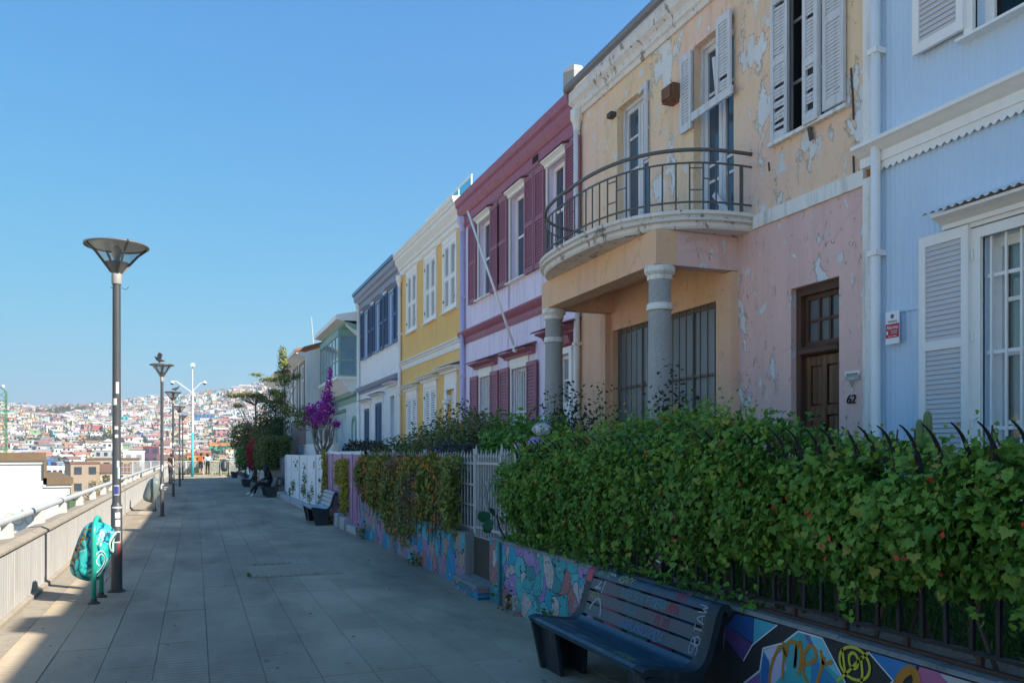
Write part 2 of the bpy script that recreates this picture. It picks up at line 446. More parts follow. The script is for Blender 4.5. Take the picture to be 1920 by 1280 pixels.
# ------------------------------------------------------------------ terrace houses: facades stand in the plane X = XF and face the walk (-X)
XF = 6.07
def facade(parent, name, y0, y1, z0, z1, holes, mat, X=XF, depth=.20, corr=0, amp=.006, thick=.22):
    ys = {y0, y1}; zs = {z0, z1}
    for a, b, c, d in holes:
        ys |= {max(a, y0), min(b, y1)}; zs |= {max(c, z0), min(d, z1)}
    ys = sorted(ys); zs = sorted(zs)
    if corr:
        fine = []
        for a, b in zip(ys[:-1], ys[1:]):
            k = max(1, round((b - a) / (corr / 4))); fine += [a + (b - a) * i / k for i in range(k)]
        ys = fine + [ys[-1]]
    elif ys[-1] - ys[0] > .5:
        pass
    inh = lambda y, z: any(a < y < b and c < z < d for a, b, c, d in holes)
    xo = (lambda y: X - amp * math.sin(2 * math.pi * y / corr)) if corr else (lambda y: X)
    mb = MB(); idx = {}
    def V(y, z):
        k = (round(y, 4), round(z, 4))
        if k not in idx: idx[k] = len(mb.v); mb.v.append((xo(y), y, z))
        return idx[k]
    for a, b in zip(ys[:-1], ys[1:]):
        for c, d in zip(zs[:-1], zs[1:]):
            if not inh((a + b) / 2, (c + d) / 2):
                mb.f.append([V(a, c), V(a, d), V(b, d), V(b, c)]); mb.mi.append(0)
    for a, b, c, d in holes:
        for q in (((X - amp, a, c), (X + depth, a, c), (X + depth, a, d), (X - amp, a, d)), ((X - amp, b, c), (X + depth, b, c), (X + depth, b, d), (X - amp, b, d)),
                  ((X - amp, a, d), (X + depth, a, d), (X + depth, b, d), (X - amp, b, d)), ((X - amp, a, c), (X + depth, a, c), (X + depth, b, c), (X - amp, b, c))):
            mb.quad(*[(p[0] + (amp if not corr else 0), p[1], p[2]) for p in q])
    return mb.build(name, mat, parent, smooth=bool(corr), fix=False)
GLASS = {}
def glass(name, tint, rough=.04, var=.5):
    if name in GLASS: return GLASS[name]
    n = NT(name); n.set(rough, .6)
    n.base(n.mix(n.noise(n.co((1, 1.4, .5)), 1.7, 3), sh(tint, 1 - var), sh(tint, 1 + var)))
    n.bump(n.noise(n.co(), 3, 2), .05, .01)
    GLASS[name] = n.m; return n.m
def clear_glass():
    if 'clear' in GLASS: return GLASS['clear']
    n = NT('clear_window_glass'); t = n.new('BsdfTransparent'); t.inputs[0].default_value = (.86, .9, .9, 1)
    g_ = n.new('BsdfGlossy'); g_.inputs['Roughness'].default_value = .03
    fr = n.new('Fresnel'); fr.inputs[0].default_value = 1.5; mx = n.new('MixShader')
    n.link(fr.outputs[0], mx.inputs[0]); n.link(t.outputs[0], mx.inputs[1]); n.link(g_.outputs[0], mx.inputs[2]); n.link(mx.outputs[0], n.n['Material Output'].inputs[0])
    GLASS['clear'] = n.m; return n.m
def sash(parent, y0, y1, z0, z1, x, mat, gmat, nv=1, nh=1, fw=.06, bw=.03, t=.05, panes=True, name='window', meet=None, rows=None):
    """window frame with glazing bars in the plane x (its front); panes are sub-parts"""
    f = MB()
    f.box(x, x + t, y0, y0 + fw, z0, z1); f.box(x, x + t, y1 - fw, y1, z0, z1)
    f.box(x, x + t, y0 + fw, y1 - fw, z0, z0 + fw); f.box(x, x + t, y0 + fw, y1 - fw, z1 - fw, z1)
    ya = [y0 + fw + (y1 - y0 - 2 * fw) * i / nv for i in range(nv + 1)]
    za = rows and [z0 + fw + (z1 - z0 - 2 * fw) * q for q in rows] or [z0 + fw + (z1 - z0 - 2 * fw) * i / nh for i in range(nh + 1)]
    for yy in ya[1:-1]: f.box(x + .006, x + t - .005, yy - bw / 2, yy + bw / 2, z0 + fw, z1 - fw)
    for zz in za[1:-1]:
        for a, b in zip(ya[:-1], ya[1:]): f.box(x + .008, x + t - .007, a + bw / 2, b - bw / 2, zz - bw / 2, zz + bw / 2)
    o = f.build(name, mat, parent)
    if panes:
        for a, b in zip(ya[:-1], ya[1:]):
            for c, d in zip(za[:-1], za[1:]): MB().box(x + t * .55, x + t * .55 + .004, a + .002, b - .002, c + .002, d - .002).build('pane', gmat, o)
    else: MB().box(x + t * .55, x + t * .55 + .004, y0 + fw, y1 - fw, z0 + fw, z1 - fw).build('pane', gmat, o)
    return o
def surround(parent, y0, y1, z0, z1, w, mat, x=XF, pr=.03, sill=True, name='window_surround', bottom=False):
    f = MB(); f.box(x - pr, x + .01, y0 - w, y0, z0, z1 + w); f.box(x - pr, x + .01, y1, y1 + w, z0, z1 + w); f.box(x - pr, x + .01, y0, y1, z1, z1 + w)
    o = f.build(name, mat, parent)
    if sill: MB().prism([(x - .11, z0 - .05), (x - .11, z0 - .025), (x - .02, z0), (x + .1, z0), (x + .1, z0 - .05)], 'y', y0 - w - .03, y1 + w + .03).build('sill', mat, o)
    return o
def shutter(parent, y0, y1, z0, z1, x, mat, smat=None, rails=(.5,), st=.055, pitch=.045, t=.035, single=True, label=None, miss=0, seed=1, name='shutter', top=.09):
    """louvred leaf lying in the facade plane; x is its front; each slat a sub-part, or one joined louvre part for far leaves"""
    smat = smat or mat; f = MB()
    f.box(x, x + t, y0, y0 + st, z0, z1); f.box(x, x + t, y1 - st, y1, z0, z1)
    zz = [z0] + [z0 + (z1 - z0) * r for r in rails] + [z1]
    hs = [top] + [top * .85] * len(rails) + [top]
    for q, h in zip(zz, hs):
        a = q if q == z0 else (q - h if q == z1 else q - h / 2)
        f.box(x + .002, x + t - .002, y0 + st, y1 - st, a, a + h)
    o = f.build(name, mat, parent)
    if label: o['label'] = label
    L = y1 - y0 - 2 * st
    s = MB(); s.box(-.004, .004, -L / 2 - .004, L / 2 + .004, -pitch * .58, pitch * .58); s.move(Matrix.Rotation(R(17), 4, 'Y')); me = s.mesh('slat', smat)
    g = rnd(seed); j = MB()
    for i in range(len(zz) - 1):
        a = zz[i] + (top if i == 0 else top * .43); b = zz[i + 1] - (top if i == len(zz) - 2 else top * .43)
        k = max(1, int((b - a) / pitch)); p = (b - a) / k
        for q in range(k):
            if g.random() < miss: continue
            rx = 0
            if miss: rx = g.choice((0, 0, 0, g.uniform(-.12, .12)))
            if single: put('slat', me, o, (x + t * .5, (y0 + y1) / 2, a + p * (q + .5)), (rx, g.uniform(-.05, .05) if miss else 0, 0))
            else:
                z = a + p * (q + .5); h = p * .40
                j.quad((x + .004, y0 + st, z - h), (x + .004, y1 - st, z - h), (x + t - .006, y1 - st, z + h), (x + t - .006, y0 + st, z + h))
    if not single: MB.build(j, 'louvre', smat, o, fix=False)
    MB().box(x + t - .003, x + t - .001, y0 + st * .7, y1 - st * .7, z0 + .03, z1 - .03).build('gap_shade_sheet', M('slat_gap_shade', (.05, .05, .055), .9, bump=0), o)  # dark sheet added to stand for the shade between the slats
    return o
def cornice(parent, prof, y0, y1, mat, name='cornice', x=XF):
    """prof: (how far proud of the facade, z) from the bottom outward to the top"""
    p = [(x + .02, prof[0][1])] + [(x - a, z) for a, z in prof] + [(x + .02, prof[-1][1])]
    return MB().prism(p, 'y', y0, y1).build(name, mat, parent)
def scallop(parent, y0, y1, zt, zb, x, mat, period=.07, amp=.03, t=.006, name='scalloped_trim', tooth=False):
    k = max(4, int((y1 - y0) / (period / 6))); vs = []; fs = []
    for i in range(k + 1):
        y = y0 + (y1 - y0) * i / k; ph = (y / period) % 1
        w = abs(2 * ph - 1) if tooth else abs(math.sin(math.pi * ph))
        vs += [(x, y, zt), (x, y, zb - amp * w), (x + t, y, zb - amp * w), (x + t, y, zt)]
    for i in range(k):
        for j in range(4): fs.append((i * 4 + j, i * 4 + (j + 1) % 4, i * 4 + 4 + (j + 1) % 4, i * 4 + 4 + j))
    return MB().add(vs, fs).build(name, mat, parent)
def hood(parent, y0, y1, z, mat, proj=.22, h=.12, period=.075, trim=None, x=XF, name='hood', solid=None):
    """little corrugated canopy over an opening, with a moulded board under it"""
    k = max(6, int((y1 - y0) / (period / 6))); vs = []; fs = []
    for i in range(k + 1):
        y = y0 + (y1 - y0) * i / k; w = .012 * math.sin(2 * math.pi * y / period)
        vs += [(x, y, z + h + w), (x - proj, y, z + .035 + w), (x - proj, y, z + .028 + w), (x, y, z + h - .008 + w)]
    for i in range(k):
        for j in range(4): fs.append((i * 4 + j, i * 4 + (j + 1) % 4, i * 4 + 4 + (j + 1) % 4, i * 4 + 4 + j))
    o = MB().add(vs, fs).build(name, mat, parent)
    p = [(x + .01, z - .10), (x - proj * .35, z - .10), (x - proj * .35, z - .06), (x - proj * .6, z - .03), (x - proj * .85, z - .01), (x - proj * .85, z + .015), (x + .01, z + .05)]
    MB().prism(p, 'y', y0 + .07, y1 - .07).build('moulding', solid or trim or mat, o)
    return o
def pipe(parent, y, z0, z1, mat, x=XF - .075, r=.045, hop=True, name='downpipe', shoe=True):
    pts = [(x, y, z1), (x, y, z0 + .2)]
    if shoe: pts += [(x, y, z0 + .1), (x - .05, y + .05, z0 + .02), (x - .12, y + .12, z0)]
    o = MB().tube(pts, r, 10).build(name, mat, parent, smooth=True)
    if hop: MB().lathe([(r * 1.05, z1 - .10), (r * 1.3, z1 + .02), (r * 2.1, z1 + .10), (r * 2.1, z1 + .24), (r * 1.8, z1 + .25)], (x, y), 8).build('hopper', mat, o)
    for zz in np.arange(z0 + .9, z1, 1.9): MB().box(x - r * 1.15, XF + .01, y - .055, y + .055, zz, zz + .05).build('clip', mat, o)
    return o
def shell(parent, y0, y1, ztop, mat, roofm, x=XF, deep=8.5, rise=.5, z0=.3):
    """party walls, back and the roof that throws the shade"""
    MB().box(x + .23, x + deep, y0 + .01, y0 + .16, z0, ztop - .02).box(x + .23, x + deep, y1 - .16, y1 - .01, z0, ztop - .02).box(x + deep - .2, x + deep, y0 + .16, y1 - .16, z0, ztop - .02).build('side_wall', mat, parent)
    MB().prism([(x - .06, ztop), (x - .06, ztop + .05), (x + deep / 2, ztop + rise), (x + deep + .1, ztop + .05), (x + deep + .1, ztop)], 'y', y0 + .004, y1 - .004).build('roof', roofm, parent)
def text_mesh(txt, size, name='lettering', ext=.002, shear=0):
    c = bpy.data.curves.new(name, 'FONT'); c.body = txt; c.size = size; c.extrude = ext; c.shear = shear; c.align_x = 'CENTER'
    o = bpy.data.objects.new(name, c); COL.objects.link(o)
    dg = bpy.context.evaluated_depsgraph_get(); me = bpy.data.meshes.new_from_object(o.evaluated_get(dg)); bpy.data.objects.remove(o); bpy.data.curves.remove(c)
    me.name = name; return me
def on_facade(me, y, z, x, mat, parent, name='lettering'):
    """text in the facade plane, read from the street"""
    me.materials.clear(); me.materials.append(mat)
    me.transform(Matrix(((0, 0, -1, x), (-1, 0, 0, y), (0, 1, 0, z), (0, 0, 0, 1)))); return put(name, me, parent)

# --- paints
WHITE = M('white_trim_paint', (.90, .87, .82), .5, .05, 5, .1, 60, streak=.10, dirt=(.45, .42, .38))
WHITE_OLD = M('old_white_paint', (.82, .79, .73), .7, .12, 6, .4, 40, streak=.5, dirt=(.25, .22, .18))
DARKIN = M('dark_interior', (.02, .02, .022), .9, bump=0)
ROOFG = M('grey_sheet_roof', (.20, .20, .20), .6, .15, 2, .1, 20, metal=.2)
def peeling(name, base, base2, under, amount=.62, seed=0, flake=.5):
    """old plaster: two coats in large soft areas, peeled patches showing a pale coat, small dark flakes and cracks"""
    n = NT(name); n.set(.85, .2)
    L = (seed * 3.1, seed * 1.7, seed)
    co = n.co((1, 1, 1), loc=L)
    c = n.mix(n.ramp(n.noise(co, .45, 3, .5), [(.40, 0), (.62, 1)]), base, base2)
    c = n.mix(n.math('MULTIPLY', n.noise(co, 3, 5, .65), .40), c, sh(base, .70))
    grime = n.ramp(n.noise(n.co((4, 4, .45), loc=L), 1.1, 5, .6), [(.5, 0), (.75, 1)])
    c = n.mix(n.math('MULTIPLY', grime, .28), c, sh(base, .38))
    f1 = n.noise(n.co((1.5, 1.5, .8), loc=L), 1.35, 7, .66, .3)
    f2 = n.noise(n.co((1.6, 1.6, .8), loc=L), 4.2, 5, .62, .4)
    p1 = n.ramp(f1, [(amount, 0), (amount + .006, 1)]); p2 = n.ramp(f2, [(amount + .022, 0), (amount + .030, 1)])
    e1 = n.math('MULTIPLY', n.ramp(f1, [(amount - .014, 0), (amount - .004, 1)]), n.ramp(f1, [(amount + .004, 1), (amount + .01, 0)]))
    patch = n.math('MAXIMUM', p1, p2)
    un = n.mix(n.noise(co, 2.3, 4), sh(under, .8), sh(under, 1.12))
    c = n.mix(patch, c, un)
    c = n.mix(n.math('MULTIPLY', e1, .5), c, sh(base, .30))
    fl = n.ramp(n.noise(n.co((1.8, 1.8, .9), loc=L), 7.5, 5, .75, .8), [(.625, 0), (.64, 1)])
    gate = n.ramp(n.noise(co, 1.1, 3), [(.42, 0), (.6, 1)])
    c = n.mix(n.math('MULTIPLY', n.math('MULTIPLY', fl, gate), flake), c, (.10, .075, .06))
    vo = n.new('TexVoronoi'); vo.feature = 'DISTANCE_TO_EDGE'; vo.inputs['Scale'].default_value = .8
    wob = n.mix(.25, co, n.noise(co, 2.6, 5, .6, out=1), 'ADD'); n.link(wob, vo.inputs['Vector'])
    cr = n.ramp(vo.outputs['Distance'], [(.0, 1), (.010, 0)])
    c = n.mix(n.math('MULTIPLY', n.math('MULTIPLY', cr, gate), .22), c, (.09, .07, .06))
    n.base(c)
    h = n.math('SUBTRACT', n.math('MULTIPLY', n.noise(co, 18, 4, .7), .3), patch)
    h = n.math('SUBTRACT', h, n.math('MULTIPLY', fl, .8))
    n.bump(h, .55, .012); MATS[name] = n.m
    return n.m

# ================= light blue house (nearest, right edge)
BLUE = M('light_blue_sheet', (.58, .71, .84), .5, .06, .8, .04, 30, streak=.22, dirt=(.42, .55, .70))
CURT = M('pale_curtain', (.62, .66, .66), .9, .06, 3, bump=0)
def blue_house():
    y0, y1 = -.35, 6.26
    h = thing('terrace_house', (XF, 3, .64), 'light blue corrugated house with white trim and white louvred shutters', 'house', 'terrace houses along the promenade')
    lw = (3.92, 4.97, 1.30, 3.47); uw = (3.92, 5.04, 5.19, 7.15)
    facade(h, 'wall', y0, y1 - .12, .3, 7.62, [lw, uw], BLUE, corr=.058, amp=.0085)
    MB().box(XF - .035, XF + .2, y1 - .12, y1, .3, 4.34).box(XF - .035, XF + .2, y1 - .12, y1, 4.65, 7.62).build('corner_board', WHITE_OLD, h)
    shell(h, y0, y1, 7.9, BLUE, ROOFG)
    cornice(h, [(.05, 4.44), (.05, 4.53), (.09, 4.55), (.14, 4.585), (.17, 4.60), (.17, 4.635), (.02, 4.66)], y0, y1 + .02, WHITE, 'string_course')
    scallop(h, y0, 6.14, 4.45, 4.385, XF - .035, WHITE, .074, .032)
    cornice(h, [(.06, 7.5), (.1, 7.6), (.28, 7.72), (.30, 7.86), (.05, 7.9)], y0, y1, WHITE)
    pipe(h, 6.05, .75, 7.4, WHITE, hop=False, x=XF - .08)
    for z in (3.0, 6.55): MB().box(XF - .016, XF, 5.56 if z < 4 else y0, 6.0, z - .012, z + .012).build('lap_strip', BLUE, h)
    MB().box(XF - .016, XF, 6.10, 6.14, 2.988, 3.012).build('lap_strip', BLUE, h)
    # windows: sash with clear panes, a pleated curtain and a near-black panel standing for the unlit room
    for (a, b, c, d), rows in ((lw, (0, .28, .56, .78, 1)), (uw, (0, .5, 1))):
        surround(h, a, b, c, d, .085, WHITE, pr=.045)
        sash(h, a + .0, b - .0, c, d, XF + .10, WHITE, clear_glass(), 3, rows=rows, fw=.085, bw=.035)
        vs = []; fs = []; k = 70
        for i in range(k + 1):
            y = a + .05 + (b - a - .1) * i / k; x = XF + .22 + .018 * math.sin(i * 1.1) + .006 * math.sin(i * 2.7)
            vs += [(x, y, c), (x, y, d)]
        fs = [(2 * i, 2 * i + 1, 2 * i + 3, 2 * i + 2) for i in range(k)]
        MB().add(vs, fs).build('curtain', CURT, h, smooth=True, fix=False)
        MB().box(XF + .5, XF + .52, a - .3, b + .3, c - .3, d + .3).build('dark_room_panel', DARKIN, h)
    # iron bars before the lower window
    gb = MB()
    for i in range(8):
        y = lw[0] + .06 + (lw[1] - lw[0] - .12) * i / 7; gb.box(XF + .005, XF + .023, y - .009, y + .009, lw[2], lw[3])
    for z in (1.9, 2.52, 3.15): gb.box(XF + .024, XF + .034, lw[0] + .01, lw[1] - .01, z - .015, z + .015)
    gb.build('window_bars', WHITE, h)
    SL = M('grey_white_louvre', (.62, .60, .60), .6, .05, 4, .05, 60)
    shutter(h, 5.05, 5.55, 1.32, 3.59, XF - .085, WHITE, SL, rows_(.575), st=.068, pitch=.042, t=.04)
    shutter(h, 3.33, 3.83, 1.32, 3.59, XF - .085, WHITE, SL, rows_(.575), st=.068, pitch=.042, t=.04, single=False)
    shutter(h, 5.10, 5.62, 5.24, 7.2, XF - .085, WHITE, SL, rows_(.5), st=.068, pitch=.046, t=.04)
    for z in (1.9, 2.62, 3.3): MB().tube([(XF - .055, 5.035, z), (XF - .055, 5.035, z + .08)], .011, 8).build('hinge', WHITE, h)
    hood(h, 3.55, 5.37, 3.70, M('white_sheet', (.70, .70, .69), .5, .06), .26, .13, .078, WHITE)
    MB().box(XF - .06, XF + .0, 3.72, 5.16, 3.565, 3.60).build('lintel', WHITE, h)
    ch = MB(); ch.box(XF + .3, XF + .9, 1.1, 1.75, 7.85, 8.75); ch.box(XF + .26, XF + .94, 1.06, 1.79, 8.75, 8.83); ch.build('chimney', M('render_grey', (.4, .38, .35), .9), h)
    return h
def rows_(*a): return a
blue_house()
# alarm plate on the blue wall
al = thing('alarm_sign', (XF - .07, 5.85, 2.7), 'small white and red alarm company plate on the blue wall', 'sign')
PL = M('sign_white', (.82, .82, .83), .35, .02, bump=0); RD_ = M('sign_red', (.50, .035, .06), .35, .03, bump=0); DK = M('sign_dark', (.05, .06, .09), .4, bump=0)
xs = XF - .07
MB().box(xs - .004, xs, 5.775, 5.935, 2.70, 3.00).build('plate', PL, al)
MB().box(xs - .006, xs - .0045, 5.777, 5.933, 2.755, 2.885).build('red_field', RD_, al)
MB().box(xs, XF, 5.83, 5.87, 2.78, 2.80).build('fixing', PL, al)
on_facade(text_mesh('verisure', .034, ext=.0008), 5.855, 2.897, xs - .0052, DK, al)
on_facade(text_mesh('Alarma', .046, ext=.0008), 5.855, 2.837, xs - .0072, PL, al)
on_facade(text_mesh('conectada', .019, ext=.0006), 5.835, 2.812, xs - .0072, PL, al)
on_facade(text_mesh('24 horas', .019, ext=.0006), 5.835, 2.793, xs - .0072, PL, al)
on_facade(text_mesh('Aviso a Policia', .016, ext=.0006), 5.855, 2.766, xs - .0072, PL, al)
MB().box(xs - .0062, xs - .0055, 5.905, 5.924, 2.79, 2.82).build('emblem', PL, al)
st = MB()
for k in range(5):
    a = k * 1.2566 + 1.57; st.add([(xs - .0055, 5.855, 2.953), (xs - .0055, 5.855 + .018 * math.cos(a - .5), 2.953 + .018 * math.sin(a - .5)), (xs - .0055, 5.855 + .026 * math.cos(a), 2.953 + .026 * math.sin(a)), (xs - .0055, 5.855 + .018 * math.cos(a + .5), 2.953 + .018 * math.sin(a + .5))], [(0, 1, 2, 3)])
st.build('flower_emblem', DK, al, fix=False)

# ================= peeling peach house with balcony
PEACH = peeling('peeling_peach_plaster', (.88, .64, .40), (.88, .60, .47), (.74, .73, .70), .592, 1)
PINK = peeling('peeling_pink_plaster', (.80, .54, .48), (.82, .56, .51), (.72, .72, .72), .605, 2, .8)
ORANGE = peeling('peeling_orange_plaster', (.84, .53, .30), (.84, .53, .38), (.68, .66, .62), .70, 3, .7)
PEELW = peeling('flaking_white_paint', (.82, .78, .72), (.78, .73, .68), (.36, .30, .26), .60, 4, 1.0)
GREYW = M('weathered_grey_white_wood', (.66, .66, .66), .75, .12, 5, .5, 50, streak=.45, dirt=(.2, .18, .16))
def peach_house():
    y0, y1 = 6.26, 12.72
    h = thing('terrace_house', (XF, 9.5, .64), 'peeling peach and pink house with curved balcony on grey columns', 'house', 'terrace houses along the promenade')
    fa = (10.36, 11.31, 4.50, 6.98); fb = (8.36, 9.22, 4.50, 6.98); wc = (6.56, 7.56, 5.17, 7.22)
    bw = (8.66, 11.47, 1.15, 3.59); dr = (6.61, 7.33, .68, 3.48)
    facade(h, 'upper_wall', y0, y1, 4.45, 7.62, [fa, fb, wc], PEACH, depth=.24)
    facade(h, 'lower_wall', y0, 8.27, .3, 4.45, [dr], PINK, depth=.24)['label'] = 'flaking pink lower wall beside the door'
    facade(h, 'porch_wall', 8.27, y1, .3, 4.45, [bw], ORANGE, depth=.24)
    shell(h, y0, y1, 7.78, PEACH, ROOFG)
    cornice(h, [(.03, 4.285), (.03, 4.44), (.0, 4.45)], y0, 7.96, WHITE_OLD, 'string_course')
    cornice(h, [(.04, 7.36), (.06, 7.42), (.09, 7.44), (.09, 7.49), (.11, 7.53), (.15, 7.57), (.17, 7.59), (.17, 7.76), (.03, 7.78)], y0, y1 + .02, PEELW)
    g = MB(); g.tube([(XF - .20, y, 7.83) for y in (y0, (y0 + y1) / 2, y1 + .03)], .065, 10); g.build('gutter_pipe', M('zinc_grey', (.23, .23, .24), .55, .15, metal=.3), h, smooth=True)
    ch = MB(); ch.lathe([(.22, 7.8), (.22, 8.1), (.14, 8.22)], (XF - .05, y1 + .0), 6); ch.build('corner_cowl', M('render_grey', (.4, .38, .35), .9), h)
    pipe(h, 12.60, .7, 7.20, WHITE_OLD, r=.055)
    MB().box(XF - .03, XF, 12.66, 12.71, .3, 4.3).build('corner_strip', M('orange_trim', (.50, .25, .12), .7), h)
    # balcony doors
    gp = glass('blue_dim_pane', (.055, .085, .12), .05)
    for nm, (a, b, c, d) in (('A', fa), ('B', fb)):
        mid = (a + b) / 2; x = XF + .14
        for q, (p, r) in enumerate(((a + .05, mid - .005), (mid + .005, b - .05))):
            sash(h, p, r, c, d - .05, x, GREYW, gp, 1, rows=(0, .27, .36, .76, 1) if nm == 'B' else (0, .27, .62, .83, 1), fw=.065, bw=.035, name='balcony_door')
        fr = MB(); fr.box(x - .03, x + .08, a, a + .05, c, d); fr.box(x - .03, x + .08, b - .05, b, c, d); fr.box(x - .03, x + .08, a + .05, b - .05, d - .05, d); fr.build('door_frame', GREYW, h)
        MB().box(XF + .235, XF + .25, a - .1, b + .1, c - .1, d + .1).build('dark_room_panel', DARKIN, h)  # panel coloured near black in place of an unlit room
    # what is left of the balcony shutters
    shutter(h, 9.20, 9.46, 5.92, 6.93, XF - .06, GREYW, None, (), st=.05, pitch=.04, t=.035, miss=.04, seed=3)
    shutter(h, 8.32, 8.60, 5.98, 7.02, XF - .09, GREYW, None, (), st=.05, pitch=.04, t=.035, miss=.05, seed=4)
    shutter(h, 10.34, 10.42, 5.9, 7.02, XF - .05, GREYW, None, (), st=.03, pitch=.045, t=.03, miss=.1, seed=5)
    MB().bar((XF - .07, 9.15, 6.03), (XF - .10, 8.25, 6.02), .03, .10).build('loose_board', GREYW, h)
    MB().bar((XF - .03, 8.72, 6.62), (XF - .01, 8.66, 6.05), .03, .05).bar((XF + .03, 8.80, 4.95), (XF + .1, 8.5, 4.56), .03, .07).build('broken_strip', GREYW, h)
    MB().bar((XF - .02, 10.40, 6.99), (XF - .02, 10.60, 6.93), .03, .05).build('broken_strip', GREYW, h)
    MB().box(XF - .10, XF, 11.33, 11.47, 6.88, 6.95).build('bracket_stub', M('dark_wood', (.10, .08, .07), .8), h)
    vb = MB(); vb.box(XF - .17, XF, 9.45, 9.72, 6.40, 6.60); vb.box(XF - .20, XF - .17, 9.48, 9.69, 6.42, 6.58); vb.build('vent_box', M('rusty_tin', (.19, .085, .045), .8, .4, 9, .4, streak=.6, dirt=(.4, .35, .28)), h)
    # right window with broken louvres
    a, b, c, d = wc
    sash(h, a, b, c, d, XF + .15, GREYW, glass('black_pane', (.012, .014, .02), .06), 2, rows=(0, .3, .65, 1), fw=.05)
    shutter(h, 7.34, 7.62, c - .03, d + .05, XF - .05, GREYW, None, (.42, .74), st=.05, pitch=.036, t=.035, miss=.10, seed=6)
    shutter(h, 6.50, 6.80, c + .03, d + .05, XF - .05, GREYW, None, (.44,), st=.05, pitch=.036, t=.035, miss=.02, seed=7)
    shutter(h, 6.82, 7.04, c - .03, d + .05, XF - .10, GREYW, None, (.30, .72), st=.05, pitch=.036, t=.035, miss=.22, seed=8)
    MB().prism([(XF - .07, c - .05), (XF - .07, c - .01), (XF + .1, c + .0), (XF + .1, c - .05)], 'y', 6.46, 7.64).build('sill', WHITE_OLD, h)
    MB().bar((XF - .03, 7.02, 5.16), (XF - .03, 6.98, 4.98), .012, .05).build('broken_strip', M('dark_wood', (.10, .08, .07), .8), h)
    pk = MB()
    for i, (yy, zz, l) in enumerate(((6.44, 5.5, .22), (6.42, 5.28, .3), (6.41, 4.62, .26), (7.7, 4.98, .1))): pk.bar((XF - .008, yy, zz), (XF - .010, yy - .015, zz - l), .012, .016)
    pk.build('loose_cable', M('dark_wood', (.10, .08, .07), .8), h)
    # big barred porch window
    a, b, c, d = bw
    sash(h, a, b, c, d, XF + .10, M('dull_bronze_frame', (.16, .14, .12), .5), glass('frosted_grey_pane', (.21, .235, .26), .28, .18), 4, rows=(0, .30, .64, 1), fw=.045, bw=.03, name='porch_window')
    bars = MB()
    for i in range(1, 17):
        yy = a + (b - a) * i / 17; bars.box(XF + .05, XF + .064, yy - .008, yy + .008, c, d)
    for z in (1.85, 2.7): bars.box(XF + .065, XF + .075, a, b, z - .014, z + .014)
    bars.build('window_bars', M('dull_bronze_frame', (.16, .14, .12), .5), h)
    # front door
    WOOD = NT('old_varnished_wood'); WOOD.set(.5, .4)
    wc_ = WOOD.noise(WOOD.co((3, 16, .8)), 1.6, 6, .65); cc = WOOD.ramp(wc_, [(.28, (.03, .014, .009)), (.42, (.09, .038, .018)), (.6, (.21, .095, .04)), (.8, (.36, .19, .085))])
    WOOD.base(cc); WOOD.bump(wc_, .3, .01); WD = WOOD.m
    DWD = M('dark_door_frame', (.09, .045, .028), .55, .4, 5, .3, streak=.5, dirt=(.26, .09, .05))
    a, b, c, d = dr; x = XF + .13
    fr = MB(); fr.box(x - .06, x + .1, a, a + .07, c, d); fr.box(x - .06, x + .1, b - .07, b, c, d); fr.box(x - .06, x + .1, a + .07, b - .07, d - .09, d)
    fr.prism([(x - .09, 2.76), (x - .09, 2.80), (x - .05, 2.84), (x + .1, 2.84), (x + .1, 2.74), (x - .06, 2.74)], 'y', a + .07, b - .07); fr.build('door_frame', DWD, h)
    sash(h, a + .07, b - .07, 2.84, d - .09, x, DWD, glass('dusty_pane', (.12, .125, .13), .25, .2), 3, 2, fw=.05, bw=.03, name='transom')
    dl = MB(); dl.box(x + .04, x + .08, a + .07, b - .07, c, 2.74)
    do = dl.build('door', DWD, h)
    y_a, y_b = a + .075, b - .075; ym = (y_a + y_b) / 2
    stl = MB()
    for p, q in ((y_a, y_a + .085), (ym - .045, ym + .045), (y_b - .085, y_b)): stl.box(x, x + .04, p, q, c + .01, 2.735)
    for z in (c + .01, 1.30, 2.10, 2.63):
        for p, q in ((y_a + .085, ym - .045), (ym + .045, y_b - .085)): stl.box(x + .003, x + .04, p, q, z, z + (.2 if z < 1 else .10))
    stl.build('stile', WD, do)
    for p, q in ((y_a + .085, ym - .045), (ym + .045, y_b - .085)):
        for z0, z1 in ((c + .21, 1.30), (1.40, 2.10), (2.20, 2.63)):
            MB().box(x + .014, x + .04, p + .015, q - .015, z0 + .02, z1 - .02).build('panel', WD, do)
    kn = MB(); kn.tube([(x - .02, ym + .033 * math.sin(t_), 1.98 - .07 + .07 * math.cos(t_)) for t_ in np.linspace(0, 6.28, 15)[:-1]], .009, 6, closed=True); kn.box(x - .03, x, ym - .018, ym + .018, 1.97, 2.03); kn.build('knocker', M('black_iron', (.02, .02, .022), .5, metal=.5), do)
    # porch: beams, columns, ceiling
    bx = 4.94
    bmx = MB(); bmx.box(bx, bx + .28, 8.27, 11.62, 3.87, 4.27); bmx.build('porch_beam', ORANGE, h)
    MB().box(bx + .28, XF, 8.27, 8.45, 3.87, 4.27).build('porch_beam', PINK, h)
    MB().box(bx + .28, XF, 11.40, 11.62, 3.87, 4.27).build('porch_beam', ORANGE, h)
    MB().box(bx + .28, XF, 8.45, 11.40, 4.16, 4.268).build('porch_ceiling', ORANGE, h)
    MB().box(XF - .10, XF, 8.27, 8.58, .3, 3.86).build('pilaster', ORANGE, h); MB().box(XF - .10, XF, 11.52, 11.75, .3, 3.86).build('pilaster', ORANGE, h)
    n = NT('speckled_grey_granite'); n.set(.75, .3)
